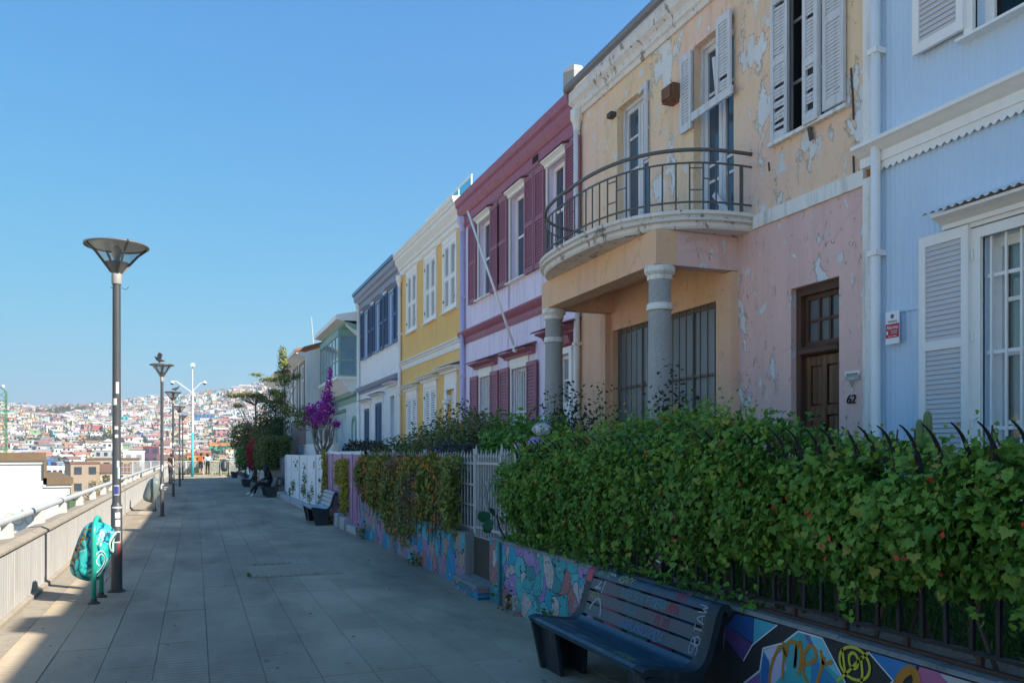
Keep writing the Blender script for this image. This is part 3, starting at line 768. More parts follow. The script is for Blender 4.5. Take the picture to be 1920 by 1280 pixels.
    gn = n.ramp(n.noise(n.co(), 95, 4, .8), [(.33, (.20, .20, .19)), (.47, (.40, .39, .37)), (.60, (.50, .49, .47)), (.72, (.72, .71, .68))])
    gn = n.mix(n.math('MULTIPLY', n.noise(n.co(), 2.2, 4), .4), gn, (.2, .19, .17)); n.base(gn); n.bump(n.noise(n.co(), 90, 2), .3, .005)
    for i, (cy, wear) in enumerate(((8.42, 0), (11.48, 1))):
        cx = 5.08
        c_ = MB(); c_.lathe([(.155, .64), (.15, 1.2), (.132, 3.3), (.128, 3.72)], (cx, cy), 28, caps=False); col = c_.build('column', n.m, h, smooth=True)
        MB().lathe([(.13, 3.70), (.145, 3.71), (.15, 3.74), (.14, 3.76), (.165, 3.78), (.18, 3.80), (.18, 3.85), (.165, 3.868)], (cx, cy), 28).build('capital', WHITE_OLD, col, angle=35)
        MB().lathe([(.12, 3.355), (.152, 3.36), (.158, 3.385), (.148, 3.405), (.152, 3.42), (.148, 3.435), (.12, 3.44)], (cx, cy), 28).build('collar', WHITE_OLD, col, angle=35)
        MB().box(cx - .2, cx + .2, cy - .2, cy + .2, .6, .78).build('plinth', CONC, col)
    # balcony slab: bowed, with a moulded edge
    cy, hl, pr = 9.93, 1.98, 1.52
    def curve(off=0, k=56, e=2.7):
        pts = []
        for i in range(k + 1):
            t = math.pi * i / k; c_, s_ = math.cos(t), math.sin(t)
            pts.append((XF - (pr - off) * (abs(s_) ** (2 / e)), cy - (hl - off) * (abs(c_) ** (2 / e)) * (1 if c_ >= 0 else -1)))
        return pts
    vs = []; fs = []; prof = [(.30, 4.275), (.07, 4.275), (.05, 4.30), (.05, 4.345), (.0, 4.36), (.0, 4.375), (.03, 4.40), (.03, 4.41), (-.015, 4.425), (-.015, 4.465), (.03, 4.475), (.2, 4.476)]
    K = 57
    for off, z in prof: vs += [(x_, y_, z) for x_, y_ in curve(off)]
    for i in range(len(prof) - 1):
        for j in range(K - 1): fs.append((i * K + j, i * K + j + 1, (i + 1) * K + j + 1, (i + 1) * K + j))
    fs += [list(range(K)), list(range((len(prof) - 1) * K, len(prof) * K))]
    MB().add(vs, fs).build('balcony_slab', PEELW, h, angle=30)
    IRON = M('grey_balcony_iron', (.12, .115, .11), .55, .2, 8, .15, 50, spec=.5, streak=.3, dirt=(.22, .13, .08))
    rail = [(x_, y_) for x_, y_ in curve(.07, 80)]
    MB().tube([(x_, y_, 5.18) for x_, y_ in rail], .024, 8).build('balcony_rail', IRON, h, smooth=True)
    MB().tube([(x_, y_, 5.03) for x_, y_ in rail], .012, 6).tube([(x_, y_, 4.58) for x_, y_ in rail], .012, 6).build('balcony_rail', IRON, h, smooth=True)
    # balusters at even steps of arc length
    acc = [0]
    for p, q in zip(rail[:-1], rail[1:]): acc.append(acc[-1] + math.hypot(q[0] - p[0], q[1] - p[1]))
    k = int(acc[-1] / .155); bme = MB().box(-.007, .007, -.007, .007, 0, .62).mesh('baluster', IRON); pos = []
    for i in range(1, k):
        s_ = acc[-1] * i / k; j = max(q for q in range(len(acc)) if acc[q] <= s_); f_ = (s_ - acc[j]) / max(1e-6, acc[j + 1] - acc[j])
        p = (rail[j][0] * (1 - f_) + rail[j + 1][0] * f_, rail[j][1] * (1 - f_) + rail[j + 1][1] * f_); pos.append(p)
        put('baluster', bme, h, (p[0], p[1], 4.42))
    lad = MB()
    for i in range(3, k - 2, 7):
        for j, z in enumerate((4.72, 4.85, 4.97)):
            p, q = (pos[i], pos[i + 1]) if j % 2 == 0 else (pos[i - 1], pos[i]); lad.bar((*p, z), (*q, z), .012, .012)
    lad.build('rail_ornament', IRON, h)
    po = MB()
    for p in (rail[1], rail[-2]): po.box(p[0] - .012, p[0] + .012, p[1] - .012, p[1] + .012, 4.42, 5.04)
    po.build('rail_post', IRON, h)
    return h
peach_house()
# plates beside the door
sg = thing('triangle_plaque', (XF - .02, 6.42, 2.4), 'white framed triangular plaque beside the wooden door', 'plaque')
def tri(o, z0=0): return [(6.335 - o, 2.49 + o), (6.505 + o, 2.49 + o), (6.505 + o, 2.465), (6.485, 2.45), (6.42, 2.315 - o * 1.4), (6.355, 2.45), (6.335 - o, 2.465)]
MB().prism(tri(.012), 'x', XF - .012, XF - .001).build('border', PL, sg)
MB().prism(tri(-.006), 'x', XF - .015, XF - .0125).build('field', M('plaque_olive', (.30, .27, .17), .4), sg)
MB().box(XF - .018, XF - .0155, 6.325, 6.515, 2.415, 2.455).build('band', M('plaque_grey', (.35, .38, .38), .4), sg)
on_facade(text_mesh('ALARMA', .021, ext=.0008), 6.42, 2.424, XF - .019, PL, sg)
hn = on_facade(text_mesh('62', .125, ext=.006, shear=.15), 6.43, 2.185, XF - .018, M('black_iron', (.02, .02, .022), .5, metal=.5), None, 'house_number'); tag(hn, 'black iron house number 62 on the pink wall', 'house number')
# ================= lilac house with burgundy shutters
LILAC = M('lilac_plaster', (.82, .72, .85), .7, .08, 1.2, .3, 50, streak=.34, dirt=(.20, .18, .28))
BURG = M('burgundy_paint', (.33, .115, .155), .5, .10, 5, .2, 40, streak=.2, dirt=(.13, .05, .07))
BURGP = M('burgundy_fascia', (.37, .13, .18), .55, .15, 3, .3, 30, streak=.35, dirt=(.14, .05, .07))
DIMP = glass('dim_window_pane', (.03, .045, .09), .05, .5)
def lilac_house():
    y0, y1 = 12.72, 19.17
    h = thing('terrace_house', (XF, 16, .64), 'lilac house with burgundy shutters and cornices', 'house', 'terrace houses along the promenade')
    up = [(17.08, 17.93, 5.20, 6.92), (15.06, 15.90, 5.20, 6.92), (13.15, 13.97, 5.20, 6.92)]
    lo = [(17.08, 17.84, 1.55, 3.40), (14.96, 15.82, 1.55, 3.40)]; dr = (12.98, 13.58, .75, 3.42)
    facade(h, 'wall', y0, y1 - .02, .3, 7.4, up + lo + [dr], LILAC)
    shell(h, y0, y1, 7.82, LILAC, ROOFG)
    cornice(h, [(.04, 7.13), (.04, 7.34), (.07, 7.36), (.11, 7.42), (.14, 7.48), (.14, 7.58), (.19, 7.62), (.21, 7.78), (.03, 7.80)], y0, y1 + .03, BURGP)
    scallop(h, y0, y1, 7.14, 7.11, XF - .03, BURG, .085, .035)
    cornice(h, [(.03, 4.34), (.03, 4.44), (.10, 4.50), (.14, 4.55), (.14, 4.585), (.02, 4.61)], y0, y1 + .02, BURGP, 'string_course')
    scallop(h, y0, y1, 4.345, 4.325, XF - .025, BURGP, .085, .035)
    pipe(h, 18.98, .7, 7.1, M('lilac_pipe', (.58, .52, .74), .5), r=.06)
    for i, (a, b, c, d) in enumerate(up):
        surround(h, a, b, c, d, .06, WHITE, pr=.03)
        sash(h, a, b, c, d, XF + .12, WHITE, DIMP, 2, rows=(0, .52, 1), fw=.06, bw=.045)
        hood(h, a - .14, b + .14, d + .11, BURG, .16, .07, .085, BURG, solid=WHITE)
        shutter(h, b + .07, b + .62, c - .04, d + .1, XF - .075, BURG, None, (.5,), pitch=.055, st=.06)
        shutter(h, a - .62, a - .07, c - .04, d + .1, XF - .075, BURG, None, (.5,), pitch=.055, st=.06)
    for i, (a, b, c, d) in enumerate(lo):
        surround(h, a, b, c, d, .06, WHITE, pr=.03)
        sash(h, a, b, c, d, XF + .14, WHITE, glass('pale_window_pane', (.30, .34, .36), .06, .3), 2, rows=(0, .5, 1), fw=.05)
        MB().box(XF - .035, XF, a - .06, b + .06, d + .06, d + .2).build('lintel', WHITE, h)
        hood(h, a - .45, b + .35, d + .30, BURG, .26, .12, .085, BURGP)
        shutter(h, b + .07, b + .58, c + .3, d + .05, XF - .075, BURG, None, (), pitch=.062, st=.06)
        shutter(h, a - .56, a - .07, c + .3, d + .05, XF - .075, BURG, None, (), pitch=.062, st=.06)
        g = MB()
        for k in range(7):
            y = a + (b - a) * (k + .5) / 7; g.box(XF + .02, XF + .036, y - .009, y + .009, c, d)
        g.box(XF + .037, XF + .047, a, b, 2.5, 2.53); g.build('window_bars', WHITE, h)
    a, b, c, d = dr
    surround(h, a, b, c, d, .11, WHITE, pr=.05, sill=False, name='door_surround')
    dd = MB(); dd.box(XF + .10, XF + .14, a, b, c, 2.55); do = dd.build('door', WHITE, h)
    for p, q in ((a + .06, (a + b) / 2 - .03), ((a + b) / 2 + .03, b - .06)):
        for z0, z1 in ((c + .15, 1.5), (1.62, 2.45)): MB().box(XF + .088, XF + .10, p, q, z0, z1).build('panel', WHITE, do)
    sash(h, a, b, 2.55, d, XF + .10, WHITE, glass('pale_window_pane', (.30, .34, .36), .06, .3), 2, 2, fw=.06, name='transom')
    hood(h, a - .42, b + .45, d + .42, BURG, .34, .14, .085, BURGP)
    cornice(h, [(.02, d + .13), (.12, d + .16), (.16, d + .28), (.22, d + .32)], a - .2, b + .2, BURGP, 'door_head')
    cb = MB(); cb.tube([(XF - .012, 16.02 + .03 * math.sin(z * 2), z) for z in np.linspace(1.5, 7.0, 14)], .012, 6); cb.box(XF - .02, XF, 18.0, 18.9, 2.55, 2.565); cb.build('wall_cable', LILAC, h)
    MB().box(XF - .05, XF - .038, 14.35, 14.62, 7.2, 7.32).build('fascia_hole_shade', DARKIN, h)  # dark patch laid on the fascia, its colour standing for a hole's shade
    return h
lilac_house()
fp = thing('flag_pole', (XF - .25, 15.05, 3.75), 'thin white pole leaning out across the lilac facade', 'pole')
MB().tube([(XF - .22, 15.10, 3.72), (XF - .95, 15.85, 6.55)], [.028, .022], 8).build('pole', WHITE, fp, smooth=True)
MB().lathe([(.03, 3.66), (.05, 3.68), (.05, 3.78), (.03, 3.8)], (XF - .22, 15.10), 10).build('socket', WHITE, fp)

# ================= yellow house, white shutters closed
YEL = M('ochre_yellow_sheet', (.83, .52, .17), .55, .07, .9, .05, 40, streak=.22, dirt=(.40, .22, .05))
def yellow_house():
    y0, y1 = 19.17, 25.60
    h = thing('terrace_house', (XF, 22, .64), 'yellow corrugated house with closed white louvred windows', 'house', 'terrace houses along the promenade')
    up = [(23.62, 24.72, 5.32, 7.08), (21.55, 22.62, 5.32, 7.08), (19.68, 20.74, 5.32, 7.08)]
    lo = [(23.60, 24.72, 1.3, 3.40), (21.5, 22.66, 1.3, 3.50)]; dr = (19.72, 20.45, .75, 3.30)
    facade(h, 'wall', y0 + .02, y1 - .02, .3, 7.4, up + lo + [dr], YEL, corr=.10, amp=.009)
    shell(h, y0, y1, 7.78, YEL, ROOFG)
    cornice(h, [(.03, 7.22), (.05, 7.38), (.09, 7.40), (.10, 7.48), (.15, 7.55), (.20, 7.62), (.20, 7.70), (.24, 7.73), (.24, 7.80), (.27, 7.83), (.27, 7.90), (.05, 7.94)], y0, y1 + .04, WHITE_C)
    cornice(h, [(.03, 4.30), (.03, 4.40), (.07, 4.42), (.07, 4.45), (.12, 4.48), (.12, 4.515), (.02, 4.54)], y0 + .05, y1 + .02, WHITE_C, 'string_course')
    scallop(h, y0 + .05, y1, 4.305, 4.28, XF - .025, WHITE_C, .085, .03)
    pipe(h, 25.52, .7, 7.0, WHITE, r=.055)
    for i, (a, b, c, d) in enumerate(up + lo):
        f = surround(h, a, b, c, d, .09, WHITE, pr=.045)
        m = (a + b) / 2
        for p, q in ((a + .004, m - .004), (m + .004, b - .004)): shutter(h, p, q, c, d, XF - .028, WHITE, None, (.48,), st=.085, pitch=.065, single=False, top=.11)
        hg = MB()
        for y in (a + .01, b - .01):
            for z in (c + .25, d - .3): hg.box(XF - .052, XF - .03, y - .02, y + .02, z, z + .06)
        hg.build('hinge', M('black_iron', (.02, .02, .022), .5, metal=.5), f)
        if i < 3: cornice(h, [(.03, d + .09), (.06, d + .12), (.10, d + .15), (.02, d + .17)], a - .16, b + .16, WHITE, 'window_head')
        else: hood(h, a - .32, b + .32, d + .26, WHITE, .26, .09, .1, WHITE); cornice(h, [(.04, d + .09), (.05, d + .17)], a - .08, b + .08, WHITE, 'window_head')
    a, b, c, d = dr
    surround(h, a, b, c, d, .16, WHITE, pr=.06, sill=False, name='door_surround')
    MB().box(XF + .09, XF + .13, a, b, c, d).build('door', WHITE, h)
    MB().box(XF - .05, XF, a - .16, b + .16, d + .16, d + .42).build('lintel', WHITE, h)
    hood(h, a - .45, b + .45, d + .52, WHITE, .34, .14, .1, WHITE)
    lt = MB(); lt.box(XF - .20, XF - .05, 19.9, 20.0, 3.02, 3.14); lt.lathe([(.03, 2.90), (.10, 2.93), (.10, 3.0), (.04, 3.03)], (XF - .2, 19.95), 8); lt.build('door_lamp', WHITE, h)
    gr = MB()
    for y in np.linspace(19.4, 23.6, 5): gr.box(XF + .28, XF + .31, y - .015, y + .015, 7.8, 8.52)
    gr.box(XF + .275, XF + .315, 19.36, 23.64, 8.52, 8.55); o = gr.build('roof_rail', WHITE, h)
    for i, (p, q) in enumerate(zip(np.linspace(19.4, 23.6, 5)[:-1], np.linspace(19.4, 23.6, 5)[1:])): MB().box(XF + .29, XF + .30, p + .03, q - .03, 8.0, 8.5).build('glass_panel', TEALG, o)
    return h
WHITE_C = M('cream_white_cornice', (.83, .80, .74), .6, .06, 3, .15, 40, streak=.2, dirt=(.45, .40, .33))
n_ = NT('teal_roof_glass'); t_ = n_.new('BsdfTransparent'); t_.inputs[0].default_value = (.55, .85, .88, 1); g_2 = n_.new('BsdfGlossy'); g_2.inputs['Roughness'].default_value = .05
m_ = n_.new('MixShader'); m_.inputs[0].default_value = .22; n_.link(t_.outputs[0], m_.inputs[1]); n_.link(g_2.outputs[0], m_.inputs[2]); n_.link(m_.outputs[0], n_.n['Material Output'].inputs[0]); TEALG = n_.m
yellow_house()

# ================= white house with navy shutters
WPL = M('white_plaster', (.90, .885, .86), .7, .06, 1.0, .2, 50, streak=.26, dirt=(.40, .40, .42))
NAVY = M('navy_paint', (.075, .12, .22), .5, .12, 5, .1, 40)
SLATEB = M('slate_blue_trim', (.28, .31, .40), .6, .15, 4, .2, 40, streak=.2)
PALEB = M('pale_blue_door', (.30, .45, .68), .5, .08, 4, .1, 40)
def white_house():
    y0, y1 = 25.60, 32.70
    h = thing('terrace_house', (XF, 29, .64), 'white house with navy blue shutters and slate blue roof edge', 'house', 'terrace houses along the promenade')
    up = [(30.75, 31.55, 5.30, 7.0), (28.6, 29.4, 5.30, 7.0), (26.5, 27.3, 5.30, 7.0)]
    lo = [(30.5, 31.55, 1.2, 3.35), (28.3, 29.5, 1.2, 3.45)]; dr = (26.3, 26.95, .72, 3.55)
    facade(h, 'wall', y0 + .02, y1 - .02, .3, 7.4, up + lo + [dr], WPL)
    shell(h, y0, y1, 7.95, WPL, M('blue_roof_sheet', (.10, .22, .36), .45, .1, 3, .1, 20, metal=.2))
    cornice(h, [(.03, 7.22), (.04, 7.45), (.12, 7.50), (.15, 7.60), (.22, 7.66), (.24, 7.82), (.05, 7.84)], y0, y1 + .04, SLATEB)
    MB().prism([(XF - .28, 7.825), (XF - .28, 7.95), (XF + .2, 8.12), (XF + .2, 7.955)], 'y', y0 + .01, y1 + .1).build('roof_edge', M('blue_roof_sheet', (.10, .22, .36), .45), h)
    cornice(h, [(.03, 3.95), (.05, 4.02), (.12, 4.06), (.16, 4.14), (.18, 4.2), (.02, 4.25)], y0 + .15, y1 - .1, SLATEB, 'string_course')
    cornice(h, [(.03, 3.88), (.04, 3.94)], y0 + .15, y1 - .1, WHITE, 'string_fillet')
    pipe(h, 32.55, .7, 7.3, WHITE, r=.06)
    for i, (a, b, c, d) in enumerate(up):
        surround(h, a, b, c, d, .07, PALEB, pr=.03)
        sash(h, a, b, c, d, XF + .06, PALEB, glass('sky_blue_pane', (.16, .28, .48), .1, .3), 2, rows=(0, .5, 1), fw=.07, panes=False)
        cornice(h, [(.05, d + .10), (.10, d + .14), (.16, d + .17), (.02, d + .20)], a - .2, b + .2, SLATEB, 'window_head')
        shutter(h, b + .08, b + .58, c - .05, d + .08, XF - .075, NAVY, None, (.5,), pitch=.06, single=False)
        shutter(h, a - .58, a - .08, c - .05, d + .08, XF - .075, NAVY, None, (.5,), pitch=.06, single=False)
    for i, (a, b, c, d) in enumerate(lo):
        surround(h, a, b, c, d, .10, WHITE, pr=.045)
        m = (a + b) / 2
        for p, q in ((a + .004, m - .004), (m + .004, b - .004)): shutter(h, p, q, c, d, XF - .02, NAVY, None, (.3,), pitch=.06, single=False)
        hood(h, a - .3, b + .3, d + .28, SLATEB, .26, .05, .2, WHITE)
        cornice(h, [(.04, d + .10), (.06, d + .18)], a - .1, b + .1, WHITE, 'window_head')
    a, b, c, d = dr
    surround(h, a, b, c, d, .13, WHITE, pr=.06, sill=False, name='door_surround')
    MB().box(XF + .09, XF + .13, a, b, c, 2.7).build('door', PALEB, h)
    sash(h, a, b, 2.7, d, XF + .09, PALEB, glass('sky_blue_pane', (.16, .28, .48), .1, .3), 1, 1, name='transom')
    hood(h, a - .42, b + .40, d + .42, SLATEB, .32, .06, .2, WHITE)
    MB().box(XF - .03, XF, y0 + .2, y1 - .2, 2.02, 2.06).build('wall_band', SLATEB, h) if False else None
    return h
white_house()

# ================= pale green house with the glazed bay
PGRN = M('pale_green_plaster', (.68, .75, .74), .7, .06, 2, .2, 40, streak=.15, dirt=(.3, .34, .33))
GRN = M('sage_green_trim', (.28, .43, .36), .6, .12, 4, .15, 40, streak=.15)
def green_house():
    y0, y1 = 32.72, 39.0
    h = thing('terrace_house', (XF, 36, .64), 'pale green house with glazed upper bay and arched doorway', 'house', 'terrace houses along the promenade')
    lo = [(36.0, 37.1, 1.3, 3.3), (37.6, 38.6, 1.3, 3.3)]; dr = (33.3, 34.1, .75, 2.9)
    facade(h, 'wall', y0, y1, .3, 7.0, lo + [dr], PGRN)
    shell(h, y0, y1, 7.3, PGRN, M('clay_tile_roof', (.30, .14, .08), .8, .25, 4, .4, 20), rise=.35)
    cornice(h, [(.03, 3.75), (.06, 3.95), (.20, 4.02), (.22, 4.12), (.04, 4.16)], y0 + .02, y1, GRN, 'string_course')
    ev = MB(); ev.prism([(XF, 6.75), (XF - .78, 6.92), (XF - .90, 6.94), (XF - .90, 7.12), (XF, 7.3)], 'y', y0 + .05, y1 + .1); ev.build('eave', WHITE, h)
    cornice(h, [(.05, 6.55), (.25, 6.6), (.55, 6.82), (.6, 6.9)], y0 + .05, y1, GRN, 'soffit_mould')
    for y in (y0 + .15, y1 - .1): MB().prism([(XF, 6.3), (XF - .12, 6.35), (XF - .5, 6.7), (XF - .5, 6.8), (XF, 6.8)], 'y', y - .06, y + .06).build('eave_bracket', WHITE, h)
    # bay
    bx = XF - .75; b0, b1 = 33.2, 38.4; gm = glass('sky_mirror_pane', (.22, .32, .40), .03, .3)
    MB().box(bx, XF, b0, b1, 6.42, 6.6).build('bay_head', GRN, h)
    MB().box(bx - .06, XF, b0 - .06, b1 + .06, 4.62, 4.74).build('bay_sill', WHITE, h)
    MB().prism([(XF, 4.62), (bx + .02, 4.62), (bx + .45, 4.15), (XF, 4.05)], 'y', b0 + .05, b1 - .05).build('bay_corbel', WHITE, h)
    sash(h, b0, b1, 4.74, 6.42, bx, GRN, gm, 6, rows=(0, .38, 1), fw=.07, bw=.05, name='bay_window')
    for y in (b0, b1 - .05):
        f = MB(); f.box(bx + .05, XF, y, y + .05, 4.74, 4.82); f.box(bx + .05, XF, y, y + .05, 6.34, 6.42); f.box(XF - .08, XF, y, y + .05, 4.82, 6.34); f.box(bx + .05, bx + .1, y, y + .05, 4.82, 6.34); f.box(bx + .1, XF - .08, y + .005, y + .045, 5.35, 5.42)
        o = f.build('bay_window', GRN, h); MB().box(bx + .1, XF - .08, y + .02, y + .026, 4.82, 6.34).build('pane', gm, o)
    for i, (a, b, c, d) in enumerate(lo):
        surround(h, a, b, c, d, .1, PGRN, pr=.05); m = (a + b) / 2
        for p, q in ((a, m - .004), (m + .004, b)): shutter(h, p, q, c, d, XF - .01, PGRN, None, (.5,), pitch=.07, single=False)
        cornice(h, [(.05, d + .11), (.14, d + .18), (.16, d + .26), (.02, d + .28)], a - .2, b + .2, GRN, 'window_head')
    a, b, c, d = dr; m = (a + b) / 2
    arch = []
    for t in np.linspace(0, math.pi, 15): arch.append((m - .5 * math.cos(t), 2.7 + .5 * math.sin(t)))
    inn = [(m - .36 * math.cos(t), 2.7 + .36 * math.sin(t)) for t in np.linspace(0, math.pi, 15)]
    vs = []; fs = []
    O_ = [(m - .5, .75)] + arch + [(m + .5, .75)]; I_ = [(m - .36, .75)] + inn + [(m + .36, .75)]
    for (p, q), (r_, s_) in zip(O_, I_): vs += [(XF - .07, p, q), (XF - .07, r_, s_), (XF, p, q), (XF, r_, s_)]
    for i in range(len(O_) - 1):
        for j, k in ((0, 1), (0, 2), (1, 3)): fs.append((i * 4 + j, i * 4 + k, i * 4 + 4 + k, i * 4 + 4 + j))
    MB().add(vs, fs).build('arch_surround', GRN, h, fix=False)
    MB().prism([(m - .40, .7), (m + .40, .7)] + [(m + .40 * math.cos(t), 2.7 + .40 * math.sin(t)) for t in np.linspace(0, math.pi, 13)], 'x', XF - .012, XF + .12).build('door', PGRN, h)
    dm = MB(); dm.box(XF + .3, XF + 1.6, 33.2, 34.6, 7.3, 7.95); dm.prism([(33.05, 7.95), (34.75, 7.95), (33.9, 8.35)], 'x', XF + .15, XF + 1.7); dm.build('dormer', M('tan_boards', (.35, .27, .18), .7), h)
    MB().box(XF + .285, XF + .299, 33.4, 34.4, 7.45, 7.85).build('dormer_window', gm, h)
    return h
green_house()

# ================= white house standing forward, and the one beyond it
def forward_house(y0, y1, xf, top, wallm, lowm, framem, label, wins, roofrise, split):
    h = thing('terrace_house', (xf, (y0 + y1) / 2, .3), label, 'house', 'terrace houses along the promenade')
    facade(h, 'wall', y0, y1, split, top, wins, wallm, X=xf)
    facade(h, 'lower_wall', y0, y1, .2, split, [], lowm, X=xf)
    dp = 9.0
    for y, t in ((y0, .2), (y1 - .2, .2)):
        MB().prism([(xf + .001, .2), (xf + .001, top), (xf + dp / 2, top + roofrise), (xf + dp, top), (xf + dp, .2)], 'y', y, y + t).build('gable_wall', wallm, h)
    RT = M('clay_tile_roof', (.30, .14, .08), .8, .25, 4, .4, 20)
    MB().prism([(xf - .5, top - .02), (xf - .5, top + .10), (xf + dp / 2, top + roofrise + .2), (xf + dp + .3, top + .06), (xf + dp + .3, top - .06), (xf + dp / 2, top + roofrise + .04)], 'y', y0 - .08, y1 + .08).build('roof', RT, h)
    MB().prism([(xf, top - .28), (xf - .42, top - .08), (xf - .52, top - .06), (xf - .52, top + .06), (xf, top - .02)], 'y', y0 + .0, y1).build('eave', WHITE, h)
    for a, b, c, d in wins:
        surround(h, a, b, c, d, .12, framem, x=xf, pr=.05)
        sash(h, a, b, c, d, xf + .08, WHITE, glass('sky_mirror_pane', (.22, .32, .40), .03, .3), 2, rows=(0, .7, 1), fw=.09, bw=.07)
    return h
forward_house(39.1, 45.6, 4.78, 6.35, WPL, M('dusky_pink_plaster', (.36, .25, .22), .8, .1, 2, .3, 40), M('taupe_trim', (.30, .25, .22), .6), 'white gabled house standing forward beyond the green one', [(39.5, 41.3, 3.6, 5.9), (42.2, 44.2, 3.6, 5.9)], 1.5, 3.3)
forward_house(45.7, 53.0, 4.45, 5.9, WPL, WPL, M('cobalt_frame', (.06, .10, .30), .5), 'far white house with cobalt window frames behind thin trees', [(46.3, 47.6, 2.6, 4.9), (49.0, 50.4, 2.6, 4.9)], 1.3, 2.0)
an = thing('roof_mast', (5.6, 42.5, 6.6), 'thin white mast rising from the far white roof', 'mast')
MB().tube([(5.6, 42.5, 6.5), (5.45, 42.4, 8.5)], [.03, .02], 6).build('mast', M('mast_grey_white', (.50, .50, .50), .6), an)
# terrace going on behind the viewer: it throws the shade the foreground lies in
for i, (a, c_) in enumerate(((-6.85, (.50, .44, .33)), (-13.4, (.42, .30, .28)))):
    h = thing('terrace_house', (XF, a + 3, .3), ('cream' if i == 0 else 'rose') + ' plastered house next along the terrace behind the viewer', 'house', 'terrace houses along the promenade')
    m_ = M('terrace_paint_%d' % i, c_, .7)
    ws = [(a + .9, a + 1.8, 5.2, 7), (a + 3, a + 3.9, 5.2, 7), (a + 5, a + 5.8, 5.2, 7), (a + .9, a + 1.8, 1.4, 3.4), (a + 3, a + 3.9, 1.4, 3.4)]
    facade(h, 'wall', a, a + 6.45, .3, 7.6, ws, m_); shell(h, a, a + 6.45, 7.9, m_, ROOFG)
    cornice(h, [(.06, 7.4), (.28, 7.6), (.30, 7.86), (.05, 7.9)], a, a + 6.45, WHITE)
    for (p, q, r_, s_) in ws: sash(h, p, q, r_, s_, XF + .1, WHITE, DIMP, 2, 2, panes=False)
# ------------------------------------------------------------------ hand lettering: strokes laid as flat ribbons of paint
GL = {'A': ['00 24 40', '11 31'], 'B': ['00 04 33 23 02', '02 32 30 00'], 'C': ['33 14 01 10 31'], 'D': ['00 04 33 31 00'], 'E': ['44 04 00 40', '02 32'], 'I': ['20 24'], 'K': ['00 04', '34 02 40'],
      'L': ['04 00 40'], 'M': ['00 04 22 44 40'], 'N': ['00 04 40 44'], 'O': ['20 02 24 42 20'], 'P': ['00 04 34 43 32 02'], 'R': ['00 04 34 32 02', '22 40'], 'S': ['44 14 03 12 32 41 30 00'],
      'T': ['04 44', '24 20'], 'U': ['04 01 20 41 44'], 'V': ['04 20 44'], 'W': ['04 10 22 30 44'], 'X': ['00 44', '04 40'], 'Y': ['04 22 44', '22 20'], 'Z': ['04 44 00 40'], '0': ['20 02 24 42 20'],
      '2': ['03 14 33 00 40'], '3': ['04 44 22 41 10 00'], '5': ['44 04 02 32 41 10 00'], '.': ['10 11'], '-': ['02 42'], '=': ['01 41', '03 43'], ' ': []}
def ribbon(mb, pts, w, nrm):
    """flat ribbon along 3D points; nrm(i) gives the surface normal"""
    P = [Vector(p) for p in pts]; k = len(P)
    L = []
    for i, p in enumerate(P):
        t = (P[min(i + 1, k - 1)] - P[max(i - 1, 0)]).normalized(); s = t.cross(nrm).normalized() * (w / 2); L.append((p - s, p + s))
    for a, b in zip(L[:-1], L[1:]): mb.quad(a[0], a[1], b[1], b[0])
def smooth_line(q, k=3):
    """Catmull-Rom through 2D points"""
    if len(q) < 3: return [q[0], ((q[0][0] + q[1][0]) / 2, (q[0][1] + q[1][1]) / 2), q[1]]
    out = []
    for i in range(len(q) - 1):
        p0, p1, p2, p3 = q[max(i - 1, 0)], q[i], q[i + 1], q[min(i + 2, len(q) - 1)]
        for s in range(k):
            t = s / k
            out.append(tuple(.5 * ((2 * p1[j]) + (-p0[j] + p2[j]) * t + (2 * p0[j] - 5 * p1[j] + 4 * p2[j] - p3[j]) * t * t + (-p0[j] + 3 * p1[j] - 3 * p2[j] + p3[j]) * t ** 3) for j in (0, 1)))
    return out + [q[-1]]
def scrawl(txt, h, seed=0, slant=.15, gap=.95, jit=.12):
    """returns a list of 2D polylines for hand-written text, baseline at 0"""
    g = rnd(seed); x = 0; out = []
    for ch in txt:
        for st in GL.get(ch.upper(), []):
            pts = []
            for q in st.split():
                px = int(q[0]) / 4 * .62 + g.uniform(-jit, jit) * .3; py = int(q[1]) / 4 + g.uniform(-jit, jit) * .3
                pts.append((x + (px + slant * py) * h, py * h))
            out.append(smooth_line(pts))
        x += gap * h * .8
    return out
def paint(name, col, rough=.55): return M(name, col, rough, .12, 20, .05, 60)

